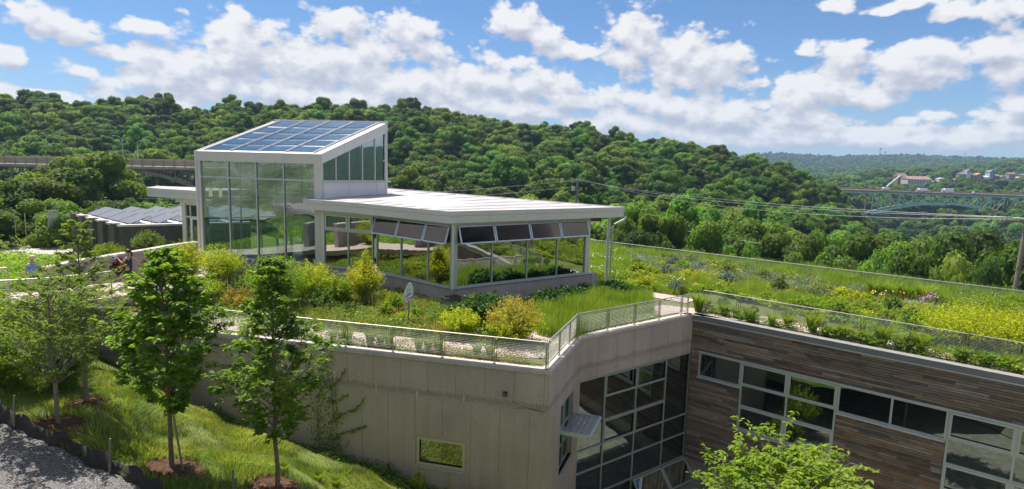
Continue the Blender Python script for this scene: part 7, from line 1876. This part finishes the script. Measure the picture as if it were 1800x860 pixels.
# courtyard tree, and unseen shrubs added for the window reflections
ctree = young_tree('courtyard_tree', 'bright green young tree with drooping leaves in the courtyard at the bottom right', (8.75, 17.6, -9.6), 8.85, 4.2, 2.35, ([0, .3, .6, .85, 1], [.7, 1, .95, .62, .18]), .19, .08, 90, 12, 16, M['lf_lime'], M['bark2'], 9, .085, False, .15, upl=.75)
q = sheet('courtyard_ground', [(-6, 6), (40, 6), (33, 16), (10.4, 33), (3.5, 27.6), (1.7, 22.5), (-6, 22)], lambda x, y: x * 0 - 9.5, simple('courtyard_gravel', (.22, .21, .17), .9, var=.3), 4)
for i, (x, y, r, h, lb) in enumerate([(5.5, 22.5, 1.3, 3.6, 'unseen feathery shrub added for reflections before the glazed courtyard wall'), (8.0, 25.0, 1.1, 2.8, 'unseen round shrub added for reflections in the courtyard corner'), (13.5, 22, 1.4, 3.2, 'unseen leafy shrub added for reflections before the timber wing'), (19.5, 14.5, 1.8, 5.6, 'unseen large shrub added for reflections far right in the courtyard')]):
    t = thing('reflected_shrub', lb, 'shrub', (x, y, -9.5)); f, s = build_bush(80 + i, r, h, 'lf_lime' if i % 2 == 0 else 'lf_mid', 1.0); mk('stems', s, t); mk('foliage', f, t)
# big bushes at the left edge of the bank
for i, (x, y, z, r, h, kd, lb) in enumerate([(-16.9, 19.4, .15, 1.25, 2.3, 'lf_lime', 'dense round bush at the left edge of the grass bank'), (-18.3, 20.6, .8, 1.3, 2.3, 'lf_lime', 'lime green bush behind the left edge bush'), (-15.7, 20.6, -.1, .9, 1.5, 'lf_mid', 'smaller bush touching the slim tree'), (-18.6, 18.0, .3, 1.3, 1.9, 'lf_lime', 'bush cut by the left picture edge above the gravel'),
        (-20.6, 20.0, 1.1, 1.2, 1.9, 'lf_lime', 'leafy bush under the walkway railing'), (-17.0, 21.9, .4, 1.0, 1.9, 'lf_lime', 'bush rising behind the slim tree')]):
    t = thing('bank_bush', lb, 'shrub', (x, y, z)); f, s = build_bush(120 + i, r, h, kd, 1.9); mk('stems', s, t); mk('foliage', f, t)
# ivy on the west wall beside the dense tree
vt = thing('climbing_vine', 'climbing vine with two reaching shoots on the west wall beside the dense tree', 'vine', tuple(FWEST.p(9.3, .02, -4.9)))
r_ = np.random.default_rng(6); P = []; q = MB()
shoots = [[(9.9, -5.0), (9.6, -4.0), (9.4, -3.0), (9.5, -1.8), (9.8, -.9), (9.6, -.3)], [(9.4, -3.3), (8.9, -2.9), (8.3, -2.6), (7.9, -2.1)], [(9.5, -4.2), (9.0, -3.8), (8.5, -3.6), (7.8, -3.3)], [(9.9, -4.8), (9.2, -4.4), (9.0, -4.0)], [(10.1, -4.5), (10.2, -3.0), (10.0, -1.6)], [(9.5, -1.8), (9.0, -1.3), (8.8, -.9)], [(9.6, -2.4), (9.1, -2.3), (8.7, -2.0)]]
for k, sh_ in enumerate(shoots):
    pts = [FWEST.p(s, .03, z) for s, z in sh_]; q.tube(pts, .012, 4, False)
    for a, b in zip(pts, pts[1:]):
        n = int((b - a).length * (60 if k in (0, 3, 4) else 34)); u = r_.random(n); c = np.array(a)[None] * (1 - u[:, None]) + np.array(b)[None] * u[:, None]; c += r_.normal(0, .22 if k in (0, 3, 4) else .05, (n, 3)) * np.array([1, .15, 1]); c += np.array(FWEST.n) * r_.uniform(.02, .14, (n, 1)); P.append(c)
q.build('stems', M['bark'], vt); P = np.concatenate(P)
V, F = leaves(P, np.array(FWEST.n) + r_.normal(size=P.shape) * .4 + np.array([0, 0, .4]), .10, .08, r_); o_ = np.array(origin(vt)); mk('foliage', np_mesh('foliage', V - o_, F, M['lf_near1']), vt)
# dry seed stalks by the wall
for i, (px, py, h) in enumerate(((735, 850, 1.0), (790, 862, 1.1), (850, 872, 1.35), (880, 872, 1.6), (905, 875, 1.3), (870, 874, .9))):
    p = FWEST.p(s_from_px(FWEST, .35, -5.6, px), .35 + .1 * i, 0); z = float(bank(p.x, p.y)[0]); t = thing('dry_weed', ('dry branching weed before the west wall, ' + ('left of the small window', 'under the small window', 'right of the small window', 'tallest one, toward the corner', 'nearest the corner', 'shortest one in the middle')[i]), 'weed', (p.x, p.y, z)); mb = MB(); g = random.Random(i); h *= 1.35
    for k in range(7):
        a = g.uniform(0, 6.28); s = g.uniform(.1, .35); mb.tube([(0, 0, 0), (s * .2 * math.cos(a), s * .2 * math.sin(a), h * .55), (s * math.cos(a), s * math.sin(a), h * g.uniform(.75, 1))], [.008, .006, .003], 3, False)
    mb2 = mb.mesh('stalks', M['lf_straw']); mk('stalks', mb2, t)
    if i % 2 == 0: f, s = build_bush(140 + i, .35, h * .6, 'lf_chart', .6); mk('foliage', f, t)

# ------------------------------------------------------------------ people
M['skin'] = simple('skin', (.50, .30, .20), .55, var=.04); M['hairw'] = simple('white_hair', (.62, .57, .54), .8); M['hairb'] = simple('dark_hair', (.06, .025, .02), .5)
M['shirt'] = simple('blue_shirt', (.20, .36, .66), .85, var=.15, scale=20); M['navy'] = simple('navy_top', (.015, .03, .10), .8); M['shorts'] = simple('beige_shorts', (.52, .45, .38), .85); M['darksh'] = simple('dark_shorts', (.015, .018, .03), .8); M['shoe'] = simple('shoes', (.5, .5, .5), .6)
def skin_mesh(name, verts, edges, mat, parent, root=0, lv=2):
    me = bpy.data.meshes.new(name); me.from_pydata([v[:3] for v in verts], edges, []); me.materials.append(mat); o = mk(name, me, parent)
    o.modifiers.new('skin', 'SKIN')
    for i, v in enumerate(verts):
        sv = me.skin_vertices[0].data[i]; r = v[3]; sv.radius = (r, v[4] if len(v) > 4 else r); sv.use_root = (i == root)
    s = o.modifiers.new('sub', 'SUBSURF'); s.levels = lv; s.render_levels = lv
    return o
def person(loc, rz, h, J, name, label, hair, top, bottom, sleeves, hairkind):
    """J: elbow, wrist, knee, ankle points left/right in a frame with x forward, y left, z up for a 1.75 m figure"""
    t = thing('person', label, 'person', loc, None, rz); k = h / 1.75; t.scale = (k, k, k)
    v = [(0, 0, .94, .125, .15), (0, 0, 1.08, .11, .135), (.01, 0, 1.25, .125, .155), (.0, 0, 1.40, .10, .15), (.005, 0, 1.48, .052), (.02, 0, 1.56, .062), (.03, 0, 1.64, .098), (.025, 0, 1.70, .075)]
    e = [(i, i + 1) for i in range(7)]
    for s in (1, -1):
        q = 'l' if s > 0 else 'r'; b = len(v); E_, Wp = J['elbow_' + q], J['wrist_' + q]
        v += [(0, s * .19, 1.40, .052), (*E_, .038), (*Wp, .026)]; e += [(3, b), (b, b + 1), (b + 1, b + 2)]
        d = Vector(Wp) - Vector(E_); d.normalize(); up_ = Vector((0, 0, 1)); sd_ = d.cross(up_).normalized() if abs(d.z) < .95 else Vector((0, 1, 0)); pl = Vector(Wp) + d * .08; pi_ = len(v); v.append((*pl, .030, .018)); e.append((b + 2, pi_))
        nrm = sd_.cross(d).normalized()
        for f_, (off, ln) in enumerate(((.030, .070), (.010, .080), (-.010, .074), (-.028, .058))):
            a_ = pl + sd_ * off + d * .025; m_ = a_ + d * ln * .5 - nrm * .008; n_ = a_ + d * ln * .8 - nrm * .03; c_ = len(v); v += [(*a_, .009), (*m_, .008), (*n_, .007)]; e += [(pi_, c_), (c_, c_ + 1), (c_ + 1, c_ + 2)]
        a_ = Vector(Wp) + d * .035 + sd_ * .038 * s; c_ = len(v); v += [(*a_, .010), (*(a_ + d * .04 + sd_ * .012 * s), .008)]; e += [(b + 2, c_), (c_, c_ + 1)]
        b = len(v); K_, An = J['knee_' + q], J['ankle_' + q]; v += [(0, s * .09, .88, .088), (*K_, .056), (K_[0] * .5 + An[0] * .5 - .015, K_[1] * .5 + An[1] * .5, K_[2] * .55 + An[2] * .45, .056), (*An, .034), (An[0] + .13, An[1], An[2] - .05, .032)]; e += [(0, b), (b, b + 1), (b + 1, b + 2), (b + 2, b + 3), (b + 3, b + 4)]
    skin_mesh('body', v, e, M['skin'], t)
    # face: nose, ears, eyes, mouth
    q = MB(); q.add([(.115, -.016, 1.63), (.115, .016, 1.63), (.145, 0, 1.62), (.118, 0, 1.665)], [(0, 2, 1), (0, 3, 2), (1, 2, 3)]); q.build('nose', M['skin'], None).parent = t
    for s in (-1, 1):
        V, F = ball((.015, s * .092, 1.64), .026, (.6, .35, 1.1), 6, 4); mk('ear', np_mesh('ear', V, F, M['skin']), t); V, F = ball((.108, s * .035, 1.66), .012, (1, 1, .8), 6, 4); mk('eye', np_mesh('eye', V, F, M['dark']), t)
    V, F = ball((.108, 0, 1.59), .022, (.4, 1, .3), 8, 4); mk('mouth', np_mesh('mouth', V, F, M['fl_pink']), t)
    # clothes
    tv = [(0, 0, .86, .138, .160), (0, 0, .97, .142, .166), (0, 0, 1.08, .142, .170), (.01, 0, 1.25, .150, .182), (.0, 0, 1.40, .116, .162), (.0, 0, 1.455, .062, .075)]; te = [(i, i + 1) for i in range(5)]
    if sleeves:
        for s in (1, -1):
            q = 'l' if s > 0 else 'r'; b = len(tv); E_ = J['elbow_' + q]; tv += [(0, s * .19, 1.40, .068), (E_[0] * .8, s * .19 + (E_[1] - s * .19) * .8, 1.40 + (E_[2] - 1.40) * .8, .062)]; te += [(4, b), (b, b + 1)]
    skin_mesh('top', tv, te, top, t, lv=1)
    bv = [(0, 0, .97, .138, .160), (0, 0, .90, .125, .150)]; be = [(0, 1)]
    for s in (1, -1):
        K_ = J['knee_l' if s > 0 else 'knee_r']; b = len(bv); fz = .95; bv += [(0, s * .09, .86, .108), (K_[0] * fz, s * .09 + (K_[1] - s * .09) * fz, .88 + (K_[2] - .88) * fz, .088)]; be += [(1, b), (b, b + 1)]
    skin_mesh('shorts', bv, be, bottom, t, lv=1)
    for s in ('l', 'r'):
        An = J['ankle_' + s]; V, F = ball((An[0] + .06, An[1], An[2] - .045), .055, (2.2, .85, .75), 10, 6); mk('shoe', np_mesh('shoe', V, F, M['shoe'], smooth=True), t)
    # hair
    if hairkind == 'short': V, F = ball((-.005, 0, 1.685), .108, (1.02, .92, .80), 12, 8)
    else: V, F = ball((.0, 0, 1.685), .112, (1.05, .95, .88), 12, 8)
    k_ = ~((V[:, 0] > .055) & (V[:, 2] < 1.70)); V = V.copy(); V[~k_, 0] = .055
    mk('hair', np_mesh('hair', V, F, hair, smooth=True), t)
    return t
Jm = dict(elbow_l=(.02, .26, 1.12), wrist_l=(.26, .20, 1.08), elbow_r=(.04, -.26, 1.12), wrist_r=(.28, -.18, 1.06), knee_l=(.18, .10, .50), ankle_l=(.10, .10, .10), knee_r=(.02, -.10, .49), ankle_r=(-.16, -.10, .11))
pm = at(62, 525, 2.0)
man = person((pm.x, pm.y, 2.0), math.pi - .25, 1.77, Jm, 'person', 'older white haired man in blue checked shirt and beige shorts walking left', M['hairw'], M['shirt'], M['shorts'], True, 'short')
Jw = dict(elbow_l=(.16, .25, 1.20), wrist_l=(.36, .14, 1.36), elbow_r=(-.22, -.27, 1.20), wrist_r=(-.36, -.30, 1.00), knee_l=(.24, .10, .52), ankle_l=(.12, .10, .12), knee_r=(.00, -.10, .49), ankle_r=(-.20, -.10, .13))
pw_ = at(229, 508, 2.0); woman = person((pw_.x, pw_.y, 2.0), math.pi + .15, 1.76, Jw, 'person', 'dark haired woman in navy sleeveless top walking left with one hand raised', M['hairb'], M['navy'], M['darksh'], False, 'long')
mb = MB(); mb.tube([(-.09, 0, 1.70), (-.14, 0, 1.62), (-.14, 0, 1.52), (-.12, 0, 1.42)], [.05, .052, .042, .018], 8); o = mb.build('ponytail', M['hairb'], None, smooth=True); o.parent = woman
mb = MB(); mb.box(.095, .115, -.065, .065, 1.645, 1.675); o = mb.build('sunglasses', M['dark'], None); o.parent = woman
# the white device in her raised hand
hp = woman.matrix_basis @ Vector((0, 0, 0)); c = math.cos(math.pi + .15); s = math.sin(math.pi + .15)
def wl_(x, y, z): return Vector((pw_.x + (x * c - y * s) * .97, pw_.y + (x * s + y * c) * .97, 2.0 + z * 1.0))
hp = wl_(.50, .12, 1.44); dv = thing('white_camera', 'small white camera held up in the raised hand of the woman', 'camera', tuple(hp))
MB().box(hp.x - .08, hp.x + .08, hp.y - .04, hp.y + .04, hp.z - .05, hp.z + .05).build('body', M['whitep'], dv, bevel=.01); MB().box(hp.x - .03, hp.x + .09, hp.y - .035, hp.y + .035, hp.z + .05, hp.z + .075).build('top_plate', M['towel'] if 'towel' in M else M['signmint'], dv); MB().tube([(hp.x - .03, hp.y - .04, hp.z), (hp.x - .03, hp.y - .085, hp.z)], .03, 10).build('lens', M['dark'], dv)

# ------------------------------------------------------------------ air
HAZE = 0.00016
hm = bpy.data.materials.new('air'); hm.use_nodes = True; nt = hm.node_tree; nt.nodes.clear()
pv_ = nt.nodes.new('ShaderNodeVolumePrincipled'); pv_.inputs['Color'].default_value = (.50, .72, 1.0, 1); pv_.inputs['Density'].default_value = HAZE; pv_.inputs['Anisotropy'].default_value = .1
out = nt.nodes.new('ShaderNodeOutputMaterial'); nt.links.new(pv_.outputs[0], out.inputs['Volume'])
USE_HAZE = True
HZB = float(min(v.co.z for v in bpy.data.objects['ground'].data.vertices)) - 1.0
print('ground low', HZB, 'high', max(v.co.z for v in bpy.data.objects['ground'].data.vertices))
if USE_HAZE:
    mb = MB(); mb.box(-4600, 4600, -4600, 4600, HZB, 125); hz_ = mb.build('haze', hm, kind='stuff'); tag(hz_, 'thin blue summer haze over the far ridges', 'haze')
